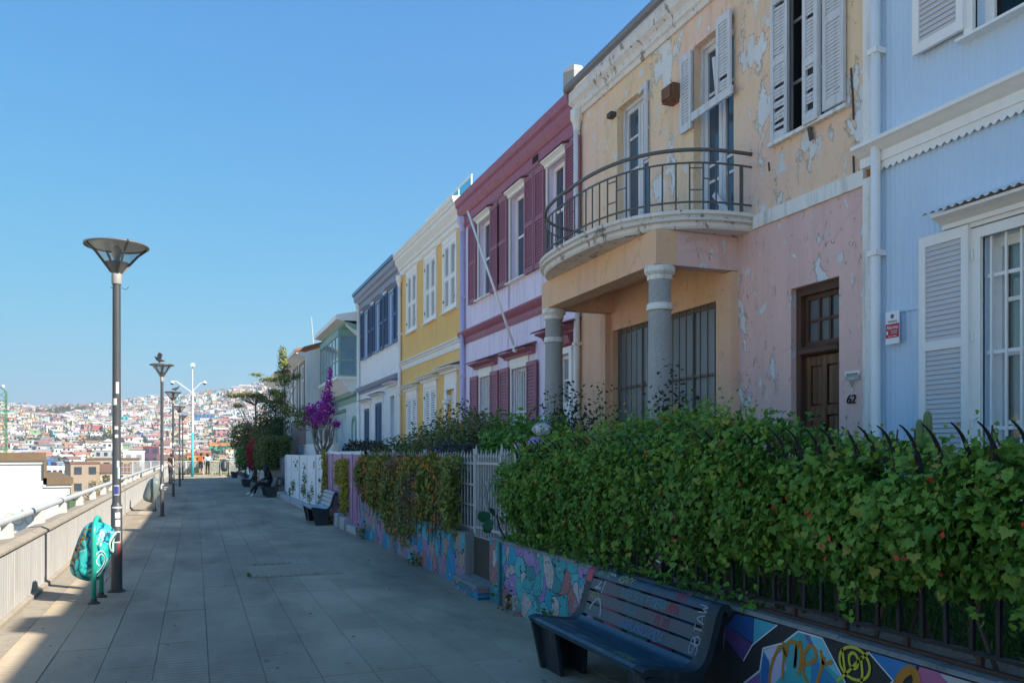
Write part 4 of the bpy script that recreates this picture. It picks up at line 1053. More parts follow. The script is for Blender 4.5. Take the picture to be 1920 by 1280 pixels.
# ------------------------------------------------------------------ murals (flat paint on the walls)
def blob_mural(name, cols, scale, yellow=False, line=.016):
    n = NT(name); n.set(.7, .25)
    co = n.co((0, 1, 1.0)); ds = n.mix(.42, co, n.noise(co, 2.4, 3, .5, out=1), 'ADD')
    ds = n.mix(.05, ds, n.noise(co, 9, 2, .5, out=1), 'ADD')
    def voro(feat):
        v = n.new('TexVoronoi'); v.feature = feat; v.inputs['Scale'].default_value = scale; v.inputs['Randomness'].default_value = .9; n.link(ds, v.inputs['Vector']); return v
    f1 = voro('F1'); ed = voro('DISTANCE_TO_EDGE')
    sep = n.new('SeparateColor'); n.link(f1.outputs['Color'], sep.inputs[0])
    k = len(cols); c = n.ramp(sep.outputs[0], [(i / k, q) for i, q in enumerate(cols)], 'CONSTANT')
    c = n.mix(.25, c, n.mix(n.noise(co, 4, 3), (.2, .2, .2), (.8, .8, .8)), 'OVERLAY')
    # eyes: pale ring and dark pupil at the heart of most shapes
    eye = n.math('LESS_THAN', f1.outputs['Distance'], .085); pup = n.math('LESS_THAN', f1.outputs['Distance'], .04); rim = n.math('LESS_THAN', f1.outputs['Distance'], .105)
    has = n.math('GREATER_THAN', sep.outputs[1], .45)
    c = n.mix(n.math('MULTIPLY', rim, has), c, (.02, .02, .025)); c = n.mix(n.math('MULTIPLY', eye, has), c, (.62, .62, .58)); c = n.mix(n.math('MULTIPLY', pup, has), c, (.16, .05, .06))
    # little pen marks
    w = n.new('TexWave'); w.inputs['Scale'].default_value = 9; w.inputs['Distortion'].default_value = 14; w.inputs['Detail'].default_value = 2; n.link(ds, w.inputs['Vector'])
    mk = n.math('MULTIPLY', n.math('GREATER_THAN', w.outputs['Fac'], .985), n.math('GREATER_THAN', sep.outputs[2], .35)); c = n.mix(mk, c, (.03, .03, .035))
    c = n.mix(n.math('LESS_THAN', ed.outputs['Distance'], line), c, (.02, .02, .025))
    # scuffed plaster toward random places
    sc = n.ramp(n.noise(co, 2.1, 6, .7), [(.62, 0), (.66, 1)]); c = n.mix(n.math('MULTIPLY', sc, .75), c, (.27, .25, .23))
    c = n.mix(n.math('MULTIPLY', n.ramp(n.noise(co, 12, 4, .7), [(.5, 0), (.8, 1)]), .4), c, (.10, .10, .10))
    n.base(c); n.bump(n.noise(n.co(), 40, 4), .4, .008); return n.m
MUR1 = blob_mural('creature_mural', [(.34, .22, .42), (.10, .40, .45), (.36, .16, .16), (.045, .24, .25), (.10, .42, .44), (.30, .20, .40), (.46, .42, .40), (.02, .30, .42), (.06, .34, .36)], 4.4)
MUR2 = blob_mural('creature_mural_far', [(.33, .20, .30), (.08, .36, .42), (.36, .17, .20), (.04, .19, .24), (.30, .22, .38), (.35, .28, .22), (.02, .24, .42)], 4.2)
MUR3 = blob_mural('yellow_scrawl_panel', [(.55, .46, .03), (.60, .52, .05), (.10, .35, .42), (.5, .45, .35), (.58, .5, .04)], 9, line=.04)
GREYC = M('garden_wall_concrete', (.25, .24, .225), .9, .25, 3, .6, 40, streak=.5, dirt=(.07, .065, .06))
RUST = M('rusty_iron', (.085, .045, .03), .85, .4, 12, .4, 60)
BLACK = M('black_fence_paint', (.018, .018, .02), .5, .2, 6, .15, 50)
GW = M('grey_white_iron', (.44, .44, .43), .55, .12, 8, .15, 50, streak=.35, dirt=(.2, .15, .11))

# ------------------------------------------------------------------ wall A: near right
wa = thing('garden_wall', (XW, 4, 0), 'low concrete garden wall painted with geometric shapes behind the navy bench', 'garden wall', 'garden walls')
BLK = paint('mural_black', (.025, .026, .03))
MB().box(XW, XW + .34, -8, 6.35, -.05, .70).build('wall', BLK, wa)
cpv = MB(); g = rnd(3); ys = [-8 + .31 * i for i in range(47)]
for a, b in zip(ys[:-1], ys[1:]):
    z = .728 + g.uniform(-.006, .004)
    cpv.prism([(XW - .002 - g.uniform(0, .004), .705), (XW - .002, z - .012), (XW + .012, z), (XW + .345, z + .005), (XW + .345, .705)], 'y', a, b - .0)
cpo = cpv.build('coping', GREYC, wa)
MURAL = {'blue': [(4.35, .685), (4.17, .695), (4.18, .54), (4.44, .6)], 'turq': [(4.165, .695), (3.95, .695), (4.175, .54)], 'purple': [(4.47, .52), (4.445, .6), (4.185, .53), (4.28, .41)], 'lav': [(4.475, .53), (4.45, .605), (4.48, .41)],
 'gem': [(4.08, .53), (3.9, .6), (3.77, .695), (3.58, .695), (3.41, .5), (3.36, .2), (4.27, .2), (4.27, .27), (4.11, .39)], 'gem_white1': [(4.08, .52), (3.91, .59), (4.02, .47)], 'gem_white2': [(4.02, .47), (3.9, .56), (3.87, .46), (3.97, .35), (4.01, .34)],
 'gem_purp': [(3.73, .69), (3.685, .692), (3.61, .59), (3.67, .63)], 'gem_lt': [(3.68, .693), (3.59, .693), (3.43, .51), (3.60, .58)], 'gem_blue': [(4.08, .51), (4.025, .46), (4.02, .34), (4.1, .32), (4.1, .39)], 'gem_blue2': [(3.66, .575), (3.54, .53), (3.45, .47), (3.67, .43)],
 'gem_purp2': [(4.11, .38), (4.105, .31), (4.26, .27)], 'rblue': [(3.24, .695), (2.95, .697), (3.055, .61), (3.09, .59)], 'pink': [(2.935, .697), (2.83, .697), (2.78, .66), (2.98, .61)], 'grey': [(2.825, .695), (2.55, .695), (2.5, .5), (2.78, .655)], 'rpurp': [(3.3, .5), (3.08, .58), (2.98, .6), (2.9, .4), (3.2, .3)]}
MC = {'blue': (.02, .085, .26), 'turq': (.06, .33, .42), 'purple': (.10, .05, .19), 'lav': (.30, .24, .36), 'gem': (.05, .33, .34), 'gem_white1': (.52, .48, .56), 'gem_white2': (.45, .42, .54), 'gem_purp': (.16, .10, .28), 'gem_lt': (.16, .46, .52), 'gem_blue': (.03, .13, .34),
      'gem_blue2': (.03, .19, .36), 'gem_purp2': (.20, .10, .28), 'rblue': (.03, .17, .40), 'pink': (.42, .12, .22), 'grey': (.42, .38, .38), 'rpurp': (.14, .06, .2)}
def flat_poly(parent, name, poly, x, mat): return MB().add([(x, p, q) for p, q in poly], [list(range(len(poly)))]).build(name, mat, parent, fix=False)
for i, (k, poly) in enumerate(MURAL.items()): flat_poly(wa, 'painted_facet', poly, XW - (.0018 if k in ('gem', 'blue', 'rblue') else .0026), paint('mural_' + k, MC[k]))
# more facets of the same mural where the bench hides the wall
for j, (a, c) in enumerate(((4.9, (.03, .13, .34)), (5.25, (.20, .10, .28)), (5.6, (.06, .33, .42)), (6.0, (.42, .12, .22)), (2.2, (.05, .33, .34)), (1.6, (.20, .1, .28)), (.9, (.03, .17, .40)))):
    flat_poly(wa, 'painted_facet', [(a - .2, .12), (a + .14, .22), (a + .18, .62), (a - .05, .69)], XW - .0018, paint('mural_x%d' % j, c))
def strokes(parent, name, lines, w, mat, x, k=4):
    mb = MB()
    for l in lines: ribbon(mb, [(x, p, q) for p, q in smooth_line(l, k)], w, Vector((-1, 0, 0)))
    return mb.build(name, mat, parent, fix=False)
WHT = paint('spray_white', (.62, .62, .64)); YLW = paint('spray_yellow', (.52, .44, .03)); ORG = paint('spray_orange', (.42, .17, .02))
def straight(parent, name, l, w, mat, x):
    mb = MB()
    for a, b in zip(l[:-1], l[1:]): ribbon(mb, [(x, *a), (x, *b)], w, Vector((-1, 0, 0)))
    return mb.build(name, mat, parent, fix=False)
straight(wa, 'white_outline', [(4.27, .27), (4.11, .39), (4.08, .53), (3.9, .6), (3.77, .695), (3.58, .695), (3.41, .5), (3.36, .2)], .010, WHT, XW - .0036)
straight(wa, 'white_outline', [(3.95, .695), (4.18, .53), (4.27, .41)], .008, WHT, XW - .0036); straight(wa, 'white_outline', [(3.25, .695), (3.09, .59), (3.25, .45)], .008, WHT, XW - .0036)
strokes(wa, 'orange_lettering', [[(4.02, .34), (4.01, .42), (3.97, .51), (3.93, .57), (3.9, .57), (3.89, .53), (3.9, .45), (3.9, .39)], [(3.9, .61), (3.87, .53), (3.86, .6), (3.81, .63), (3.79, .59), (3.8, .48), (3.78, .61), (3.75, .63), (3.75, .52), (3.77, .45)],
        [(3.72, .52), (3.64, .56), (3.63, .62), (3.68, .63), (3.72, .57), (3.73, .47), (3.69, .43)], [(3.62, .44), (3.56, .6)], [(3.59, .63), (3.57, .56), (3.5, .59)]], .022, ORG, XW - .0046)
c1 = [(3.345 + .105 * math.cos(t), .615 + .082 * math.sin(t)) for t in np.linspace(0, 6.283, 17)]; c2 = [(3.35 + .032 * math.cos(t), .628 + .04 * math.sin(t)) for t in np.linspace(0, 6.283, 11)]
strokes(wa, 'yellow_lettering', [c1, c2, [(3.47, .49), (3.39, .56), (3.31, .64), (3.25, .69)], [(3.3, .66), (3.29, .58), (3.3, .50)], [(3.43, .675), (3.41, .56)]], .016, YLW, XW - .0056)
strokes(wa, 'orange_blob', [[(3.07, .56), (3.04, .63), (2.98, .672), (2.95, .63), (2.97, .57)]], .045, ORG, XW - .0046)
# wall with creature mural, between the bench and the gate
wb = thing('garden_wall', (XW, 7.7, 0), 'low garden wall with coloured creature mural between bench and iron gate', 'garden wall', 'garden walls')
MB().box(XW, XW + .34, 6.355, 9.01, -.05, .70).build('wall', MUR1, wb)
MB().prism([(XW - .002, .703), (XW - .002, .718), (XW + .012, .73), (XW + .345, .733), (XW + .345, .703)], 'y', 6.355, 9.01).build('coping', GREYC, wb)
MB().box(XW - .03, XW, 8.60, 8.66, 0, .70).build('edge_strip', paint('mural_teal', (.02, .16, .2)), wb)
# wall B: under the orange vine
wc_ = thing('garden_wall', (XW, 13.5, 0), 'low mural garden wall under the orange flowering vine', 'garden wall', 'garden walls')
MB().box(XW, XW + .30, 9.95, 17.0, -.05, .66).build('wall', [MUR2], wc_)
MB().box(XW + .003, XW + .30, 9.935, 9.949, 0, .66).build('end_face', GREYC, wc_)
MB().prism([(XW - .002, .663), (XW - .002, .675), (XW + .01, .685), (XW + .305, .688), (XW + .305, .663)], 'y', 9.935, 17.0).build('coping', GREYC, wc_)
st_ = thing('gate_step', (XW, 9.5, 0), 'painted concrete step under the white iron gate', 'step')
MB().box(XW - .14, XW + .32, 9.02, 9.93, -.05, .13).build('riser', MUR2, st_); MB().box(XW - .16, XW + .32, 9.02, 9.93, .131, .165).build('tread', GREYC, st_)

# ------------------------------------------------------------------ black fence with hooked tips on wall A
fx = 3.30
fe = thing('iron_fence', (fx, 4, .73), 'black iron fence with hooked tips along the ivy covered garden wall', 'fence')
hk = MB(); s = .011
path = [(0, 0, 0), (0, 0, .80)]
hk.bar((0, 0, 0), (0, 0, .80), .02, .02, up=(1, 0, 0))
pts = []; wd = []
for i in range(9):
    t = i / 8; a = t * 1.25
    pts.append((-.16 * (1 - math.cos(a)) - .02 * t, 0, .80 + .235 * math.sin(a) / .95)); wd.append(.013 * (1 - t * .88) + .001)
hk.tube(pts, [w * 1.25 for w in wd], 6)
bar_me = hk.mesh('bar', BLACK)
yb = 8.42; k = 0
while yb > -2.0:
    put('bar', bar_me, fe, (fx, yb + rnd(k).uniform(-.006, .006), .80), (rnd(k + 50).uniform(-.012, .012), rnd(k + 99).uniform(-.015, .015), 0)); yb -= .138; k += 1
MB().box(fx - .016, fx + .016, -2.1, 8.5, .785, .803).build('bottom_rail', BLACK, fe)
MB().box(fx - .014, fx + .014, -2.1, 8.5, 1.50, 1.515).build('top_rail', BLACK, fe)
MB().box(fx - .05, fx - .02, -2.1, 6.3, .733, .748).build('rusty_rail', RUST, fe)
ft = MB().box(-.012, .012, -.012, .012, 0, .06).mesh('foot', RUST)
for yy in np.arange(-1.8, 8.4, .41): put('foot', ft, fe, (fx - .01, yy, .73))
pst = MB(); pst.box(fx - .05, fx + .05, 5.365, 5.455, .73, 1.75); po = pst.build('post', BLACK, fe)
def scr_wall(parent, name, txt, h, y, z, x, w, mat, seed, vert=False, slant=.15):
    """hand lettering on a wall facing the walk (text runs toward -Y, or upward when vert)"""
    mb = MB()
    for l in scrawl(txt, h, seed, slant):
        ribbon(mb, [(x, y - (a if not vert else -b), z + (b if not vert else a)) for a, b in l], w, Vector((-1, 0, 0)))
    return mb.build(name, mat, parent, fix=False)
scr_wall(po, 'lettering', 'I.DZDZ', .062, 5.44 - .062, .86, fx - .0525, .011, WHT, 4, vert=True)
mb = MB()
for l in scrawl('JESX', .045, 7): ribbon(mb, [(fx - .02 + b, 5.3635, 1.08 - .0 + a) for a, b in l], .006, Vector((0, -1, 0)))
mb.build('lettering', YLW, po, fix=False)
wm = MB()
for yy in np.arange(1.9, 6.0, .055): wm.bar((fx + .035, yy, .76), (fx + .03, yy + .01, 1.5), .0025, .0025)
for zz in np.arange(.80, 1.5, .055): wm.bar((fx + .037, 1.9, zz), (fx + .037, 6.0, zz + .01), .0025, .0025)
tag(wm.build('wire_mesh', BLACK, fe), kind='stuff')

# ------------------------------------------------------------------ white iron gate and the fence either side
gx = 3.32
gt = thing('iron_gate', (gx, 9.5, .1), 'white iron garden gate with a diamond motif and spear tips', 'gate')
def rod(mb, y, z0, z1, r=.009, x=gx): mb.box(x - r, x + r, y - r, y + r, z0, z1)
def spear(mb, y, z, r=.012, h=.10, x=gx): mb.add([(x - r, y, z), (x, y - r, z), (x + r, y, z), (x, y + r, z), (x, y, z + h), (x - r * 1.6, y, z + .03), (x, y - r * 1.6, z + .03), (x + r * 1.6, y, z + .03), (x, y + r * 1.6, z + .03)], [(0, 1, 6, 5), (1, 2, 7, 6), (2, 3, 8, 7), (3, 0, 5, 8), (5, 6, 4), (6, 7, 4), (7, 8, 4), (8, 5, 4)])
fr = MB()
for y in (8.99, 9.92): fr.box(gx - .02, gx + .02, y - .02, y + .02, .20, 1.66)
for z in (.62, .75, 1.55): fr.box(gx - .012, gx + .012, 9.01, 9.90, z, z + .03)
fr.build('gate_frame', GW, gt)
for i in range(9):
    y = 9.08 + i * .093; r_ = MB(); rod(r_, y, .64, 1.62); spear(r_, y, 1.62, h=.13 if i % 2 else .08); r_.build('gate_bar', GW, gt)
for y in (8.99, 9.92): q = MB(); spear(q, y, 1.66, .02, .15); q.build('spear_tip', GW, gt)
dm = MB(); c_ = (9.47, 1.16)
for a, b in (((0, .19), (.10, 0)), ((.10, 0), (0, -.19)), ((0, -.19), (-.10, 0)), ((-.10, 0), (0, .19))): dm.bar((gx - .02, c_[0] + a[0], c_[1] + a[1]), (gx - .02, c_[0] + b[0], c_[1] + b[1]), .012, .014, up=(1, 0, 0))
dm.build('diamond', GW, gt)
MB().box(gx - .035, gx + .03, 9.83, 9.90, .98, 1.13).build('lock_case', GW, gt)
MB().box(gx + .004, gx + .012, 9.01, 9.90, .17, .61).build('painted_panel', MUR3, gt)
ff = thing('iron_fence', (gx, 13, .7), 'grey white iron fence with spear tips behind the orange vine', 'fence')
mr = MB()
for z in (.73, 1.02, 1.28, 1.55): mr.box(gx - .01, gx + .01, 9.95, 16.95, z, z + .022)
mr.build('rail', GW, ff)
b_ = MB(); b_.box(-.009, .009, -.009, .009, 0, .93); bme2 = b_
sp = MB(); rod(sp, 0, 0, .93, x=0); spear(sp, 0, .93, .012, .10, x=0); sme = sp.mesh('bar', GW)
for i in range(53): put('bar', sme, ff, (gx, 10.02 + .13 * i, .69))
ps = MB().box(-.022, .022, -.022, .022, 0, 1.06).mesh('post', GW)
for y in (9.97, 12.4, 14.6, 16.9): put('post', ps, ff, (gx, y, .69))
fg = thing('iron_fence', (gx, 8.75, .73), 'short white iron fence panel between the gate and the ivy', 'fence')
r_ = MB()
for z in (.78, 1.55): r_.box(gx - .01, gx + .01, 8.50, 8.97, z, z + .025)
for z in (.98, 1.22): r_.box(gx - .01, gx + .01, 8.80, 8.97, z, z + .02)
r_.build('rail', GW, fg)
for y in (8.89, 8.80, 8.71, 8.62): put('bar', sme, fg, (gx, y, .72))
MB().box(gx - .03, gx + .03, 8.46, 8.53, .72, 1.80).build('post', GW, fg)
MB().box(gx + .035, gx + .3, 8.40, 8.46, 1.55, 1.78).build('dark_plate', BLACK, fg)

# ------------------------------------------------------------------ purple sheet fence, white board fence, kerb blocks
PUR = M('purple_fence_sheet', (.36, .19, .32), .55, .08, 1.5, .08, 30, streak=.2, dirt=(.14, .08, .13))
PURL = M('purple_fence_post', (.42, .30, .40), .5, .06)
pf = thing('sheet_fence', (XW, 19.7, .1), 'purple ribbed sheet fence with white pointed tips', 'fence')
def ribbed(parent, name, y0, y1, z0, z1, x, mat, per, amp):
    k = int((y1 - y0) / (per / 4)); vs = []; fs = []
    for i in range(k + 1):
        y = y0 + (y1 - y0) * i / k; xx = x + amp * (1 if (i % 4) in (1, 2) else -1)
        vs += [(xx, y, z0), (xx, y, z1)]
    fs = [(2 * i, 2 * i + 1, 2 * i + 3, 2 * i + 2) for i in range(k)]
    return MB().add(vs, fs).build(name, mat, parent, fix=False)
edges = [17.06, 18.15, 19.55, 21.0, 22.45]
for i, (a, b) in enumerate(zip(edges[:-1], edges[1:])):
    ribbed(pf, 'sheet', a + .02, b - .02, .12, 1.66, XW + .05, PUR, .13 if i == 0 else .35, .011 if i == 0 else .006)
    MB().box(XW + .015, XW + .035, b - .03, b + .03, .1, 1.68).build('post', PURL, pf)
MB().box(XW + .01, XW + .04, 17.02, 17.06, .1, 1.68).build('post', PURL, pf)
MB().box(XW + .0, XW + .014, 18.0, 18.07, .92, 1.05).build('lock_plate', GW, pf)
tp = MB().prism([(-.05, 0), (.05, 0), (.05, .06), (0, .13), (-.05, .06)], 'x', -.01, .01).mesh('pointed_tip', WHITE)
for i in range(36): put('pointed_tip', tp, pf, (XW + .075, 17.1 + i * .15, 1.60))
kb = M('whitewashed_kerb', (.42, .41, .40), .85, .25, 4, .4, 40, streak=.6, dirt=(.15, .14, .13))
for i, (a, b, w_, hh) in enumerate(((17.05, 18.2, .10, .13), (18.25, 18.9, .14, .26), (18.95, 19.5, .16, .30), (22.5, 25.4, .20, .16), (25.45, 28.6, .2, .15), (28.65, 31.8, .22, .15), (31.9, 32.6, .28, .22))):
    k_ = MB(); k_.prism([(XW - w_, -.05), (XW - w_ + .01, hh - .02), (XW - w_ + .04, hh), (XW + .04, hh), (XW + .04, -.05)], 'y', a, b)
    tag(k_.build('kerb_block', kb), ['low concrete kerb before the ribbed purple sheet', 'whitewashed block beside the purple door sheet', 'grey white block under the yellow creeper', 'first long whitewashed kerb below the white boards', 'middle long whitewashed kerb below the white boards', 'last long whitewashed kerb below the white boards', 'short whitewashed end block past the white boards'][i], 'kerb', 'kerb blocks')
WB = M('white_board_fence_paint', (.80, .81, .83), .6, .06, 2, .15, 40, streak=.22, dirt=(.32, .33, .32))
wf = thing('board_fence', (XW, 27.5, .1), 'white board fence and gate with climbing plants', 'fence')
ed = [22.6, 23.3, 24.0, 25.9, 28.0, 30.2, 32.3]
for i, (a, b) in enumerate(zip(ed[:-1], ed[1:])):
    MB().box(XW + .03 + (i % 2) * .012, XW + .07, a + .01, b - .01, .12, 1.62 + .02 * (i < 2)).build('board', WB, wf)
    MB().box(XW + .0, XW + .028, b - .05, b + .05, .1, 1.60).build('post', WB, wf)
MB().box(XW + .005, XW + .028, 24.2, 24.32, 1.25, 1.45).build('letter_slot', M('dark_metal', (.05, .05, .055), .5), wf)
MB().box(XW - .0, XW + .028, 23.05, 23.25, .9, .98).build('latch', M('dark_metal', (.05, .05, .055), .5), wf)
MB().box(XF - 1.6, XF - 1.45, 25.6, 38.0, .5, 2.05).build
gwl = thing('garden_partition', (4.9, 31, .6), 'pale grey garden partition wall behind the white board fence', 'garden wall', 'garden walls')
MB().box(4.2, 4.34, 27.0, 37.0, .5, 1.98).build('wall', WPL, gwl); MB().box(4.17, 4.37, 26.98, 37.02, 1.981, 2.02).build('coping', WPL, gwl)
GB = M('grey_board_fence_paint', (.15, .165, .18), .7, .15, 2, .2, 40, streak=.3)
gf_ = thing('board_fence', (XW, 35, .1), 'dark grey board fence behind the seated person', 'fence')
g = rnd(9)
for i in range(20):
    y = 32.5 + i * .36; MB().box(XW + .02 + g.uniform(0, .02), XW + .06, y + .01, y + .35, .05, 1.50 + g.uniform(-.03, .03)).build('board', GB, gf_)
MB().box(XW - .20, XW + .06, 32.7, 39.6, -.05, .42).build('plinth', GREYC, gf_)
pw = thing('garden_pier', (XW, 41, 0), 'white gate piers and panels past the grey boards', 'garden wall', 'garden walls')
for y in (39.9, 42.6, 45.4): MB().box(XW - .08, XW + .14, y, y + .3, 0, 1.75).build('pier', WHITE, pw)
for a, b in ((40.22, 42.58), (42.92, 45.38)): MB().box(XW, XW + .08, a, b, .1, 1.35).build('panel', WB if a > 42 else GB, pw)
wl = thing('garden_wall', (XW, 56, 0), 'far low white garden wall near the end of the walk', 'garden wall', 'garden walls')
MB().box(XW, XW + .2, 45.75, 65.5, -.05, 1.1).build('wall', WPL, wl); MB().box(XW - .02, XW + .22, 45.75, 65.5, 1.101, 1.15).build('coping', WHITE, wl)
# ------------------------------------------------------------------ benches (local: runs along y, front toward -x)
SEAT = [(0, .335), (-.012, .37), (0, .405), (.03, .418), (.10, .415), (.22, .392), (.33, .378), (.385, .39), (.425, .43), (.455, .50), (.48, .58), (.505, .67), (.53, .735), (.56, .765), (.60, .765), (.63, .735), (.625, .70), (.60, .685)]
def prof_at():
    P = [SEAT[2]] + SEAT[3:]; out = []; 
    Q = smooth_line(P, 5); acc = [0]
    for a, b in zip(Q[:-1], Q[1:]): acc.append(acc[-1] + math.hypot(b[0] - a[0], b[1] - a[1]))
    return Q, acc
PQ, PA = prof_at()
def on_prof(t, off=0):
    """point on the bench section at arc length t, pushed off along the upper normal"""
    t = max(0, min(PA[-1] - 1e-4, t)); j = max(i for i in range(len(PA) - 1) if PA[i] <= t); f = (t - PA[j]) / max(1e-6, PA[j + 1] - PA[j])
    a, b = PQ[j], PQ[j + 1]; tx, tz = b[0] - a[0], b[1] - a[1]; l = math.hypot(tx, tz)
    return (a[0] + tx * f - tz / l * off, a[1] + tz * f + tx / l * off)
def plank(t0, t1, y0, y1, th=.022, k=4):
    mb = MB(); top = [on_prof(t0 + (t1 - t0) * i / k) for i in range(k + 1)]; bot = [on_prof(t0 + (t1 - t0) * i / k, -th) for i in range(k + 1)]
    mb.prism(top + bot[::-1], 'y', y0, y1); return mb
def make_bench(label, slatm, endm, seatm, length=1.80, graffiti=False, loc=(0, 0, 0), rz=0):
    b = thing('bench', (0, 0, 0), label, 'bench', 'benches along the promenade')
    L = length / 2; T = PA[-1]
    for s in (-1, 1):
        y0, y1 = (L - .12, L) if s > 0 else (-L, -L + .12)
        e = plank(.0, T, y0, y1, .045, 40).build('end_frame', endm, b, angle=40)
        lg = MB(); ya, yb_ = (L - .055, L - .01) if s > 0 else (-L + .01, -L + .055)
        lg.prism([(.10, 0), (.02, .36), (.10, .372), (.33, .335), (.40, .36), (.455, .44), (.40, .2), (.36, 0)], 'y', ya, yb_); lg.build('leg', endm, b)
        lw = MB(); yc, yd_ = (L - .34, L - .055) if s > 0 else (-L + .055, -L + .34)
        lw.prism([(.13, 0), (.08, .34), (.11, .34), (.16, 0)], 'y', yc, yd_); lw.prism([(.32, 0), (.34, .33), (.37, .33), (.35, 0)], 'y', yc, yd_); lw.build('leg_return', endm, b)
    ya, yb_ = -L + .122, L - .122
    for a, c in ((.0, .125), (.135, .255), (.265, .43)): plank(a, c, ya, yb_, .03 if a > 0 else .05, 8 if a > .2 else 4).build('seat_slat', seatm, b)
    for a, c in ((.452, .535), (.552, .635), (.652, .735), (.752, T)): plank(a, c, ya, yb_, .018, 4 if a < .7 else 14).build('back_slat', slatm, b)
    MB().tube([(.30, -L + .1, .30), (.30, L - .1, .30)], .018, 6).build('stretcher', endm, b)
    if graffiti:
        def write(nm, txt, h, y, t, w, mat, seed, slant=.15, vert=False, extra=None):
            mb = MB()
            for l in (extra or scrawl(txt, h, seed, slant)):
                pts = []
                for p, q in l:
                    yy, tt = (y - p, t + q) if not vert else (y + q, t + p)
                    X_, Z_ = on_prof(tt, .0022); pts.append((X_, yy, Z_))
                for p, q in zip(pts[:-1], pts[1:]):
                    d = Vector(q) - Vector(p); nn = Vector((-.94, 0, .34)) if t > .40 else Vector((0, 0, 1))
                    if d.length > 1e-5:
                        s = d.cross(nn).normalized() * w / 2; mb.quad(Vector(p) - s, Vector(p) + s, Vector(q) + s, Vector(q) - s)
            mb.build(nm, mat, b, fix=False)
        wt = paint('marker_white', (.26, .29, .33)); tl = paint('marker_teal', (.03, .26, .32)); rd = paint('marker_red', (.26, .035, .06)); ye = paint('marker_lime', (.34, .38, .16)); lb = paint('marker_blue', (.06, .17, .30))
        write('lettering', 'ANITA', .05, .72, .770, .005, ye, 1); write('lettering', 'ANTU', .06, .74, .575, .005, ye, 2)
        write('lettering', 'ASNTY', .055, .38, .765, .007, ye, 3); write('lettering', '2020', .05, .28, .675, .005, tl, 4); write('lettering', 'SIN PINERA', .055, .08, .670, .006, tl, 5)
        write('lettering', 'IN', .05, .02, .775, .006, lb, 6); write('lettering', 'MIE', .06, -.42, .76, .010, rd, 7); write('lettering', 'AMA', .06, -.36, .668, .011, rd, 8); write('lettering', 'MEXO', .06, -.24, .565, .008, rd, 9)
        write('lettering', 'INVIA', .055, .22, .575, .005, tl, 10); write('lettering', 'DARUMACAMZA', .07, .18, .455, .008, lb, 11)
        write('lettering', 'SBTAW', .085, -L + .105, .47, .008, wt, 12, vert=True, slant=0)
        write('lettering', 'SOSO', .08, L - .02, .47, .010, wt, 13, vert=True, slant=0)
        write('lettering', '', 1, .70, .47, .02, wt, 0, extra=[smooth_line([(0, .02), (.05, .10), (.12, .12), (.18, .05), (.20, .0)]), [(.0, .20), (.10, .205)], [(.08, .26), (.02, .19)], [(.14, .27), (.12, .17)]])
        write('lettering', 'SALUT', .05, .62, .16, .004, wt, 14); write('lettering', 'OWZI', .05, .42, .05, .004, lb, 15); write('lettering', '===', .06, .10, .03, .01, wt, 17); write('lettering', 'SESMA', .07, -.42, .03, .005, ye, 16)
        write('sticker', '', 1, .52, .80, .03, wt, 0, extra=[[(0, 0), (.03, 0)], [(.045, 0), (.075, .0)]])
        rb = MB(); tt = np.linspace(.70, .83, 5)
        for p, q in zip(tt[:-1], tt[1:]):
            a, c = on_prof(p, .0025), on_prof(q, .0025); rb.quad((a[0], L - .118, a[1]), (a[0], L - .015, a[1]), (c[0], L - .015, c[1]), (c[0], L - .118, c[1]))
        rb.build('red_tape', paint('tape_red', (.42, .05, .07)), b, fix=False)
    b.location = loc; b.rotation_euler = (0, 0, rz)
    return b
NAVYB = M('navy_bench_paint', (.020, .036, .060), .42, .40, 7, .3, 30, spec=.5, streak=.6, dirt=(.015, .02, .03))
NAVYS = M('navy_bench_seat', (.010, .050, .080), .38, .45, 6, .3, 30, spec=.5, streak=.6, dirt=(.06, .10, .12))
DKB = M('dark_bench_concrete', (.018, .026, .034), .55, .3, 6, .35, 30, streak=.5, dirt=(.10, .11, .11))
PALES = M('pale_worn_slat', (.40, .42, .42), .6, .15, 5, .2, 40, streak=.3, dirt=(.15, .15, .16))
make_bench('navy slatted bench covered with graffiti, nearest to the viewer', NAVYB, DKB, NAVYS, 1.80, True, (2.46, 5.17, 0))
make_bench('bench with pale worn slats before the purple fence', PALES, DKB, PALES, 1.75, False, (2.52, 20.5, 0))
make_bench('dark bench with the seated person in black on it', DKB, DKB, DKB, 1.75, False, (2.42, 33.4, 0))
make_bench('small pale backed bench past the seated person', PALES, DKB, PALES, 1.75, False, (2.15, 43.5, 0))
make_bench('farthest dark bench near the end of the walk', PALES, DKB, DKB, 1.75, False, (2.25, 59, 0))

# ------------------------------------------------------------------ street lamps
POLE = M('lamp_pole_paint', (.055, .057, .062), .42, .25, 6, .15, 50, spec=.5, streak=.3, dirt=(.16, .15, .14))
LMET = M('lamp_head_metal', (.12, .115, .11), .5, .15, 6, .1, 40)
n = NT('lamp_shade_acrylic'); t = n.new('BsdfTransparent'); t.inputs[0].default_value = (.80, .82, .83, 1); d = n.new('BsdfDiffuse'); d.inputs[0].default_value = (.55, .53, .48, 1); gl = n.new('BsdfGlossy'); gl.inputs['Roughness'].default_value = .08
m1 = n.new('MixShader'); m1.inputs[0].default_value = .10; n.link(t.outputs[0], m1.inputs[1]); n.link(d.outputs[0], m1.inputs[2]); m2 = n.new('MixShader'); m2.inputs[0].default_value = .06
n.link(m1.outputs[0], m2.inputs[1]); n.link(gl.outputs[0], m2.inputs[2]); n.link(m2.outputs[0], n.n['Material Output'].inputs[0]); ACR = n.m
HT = 3.90
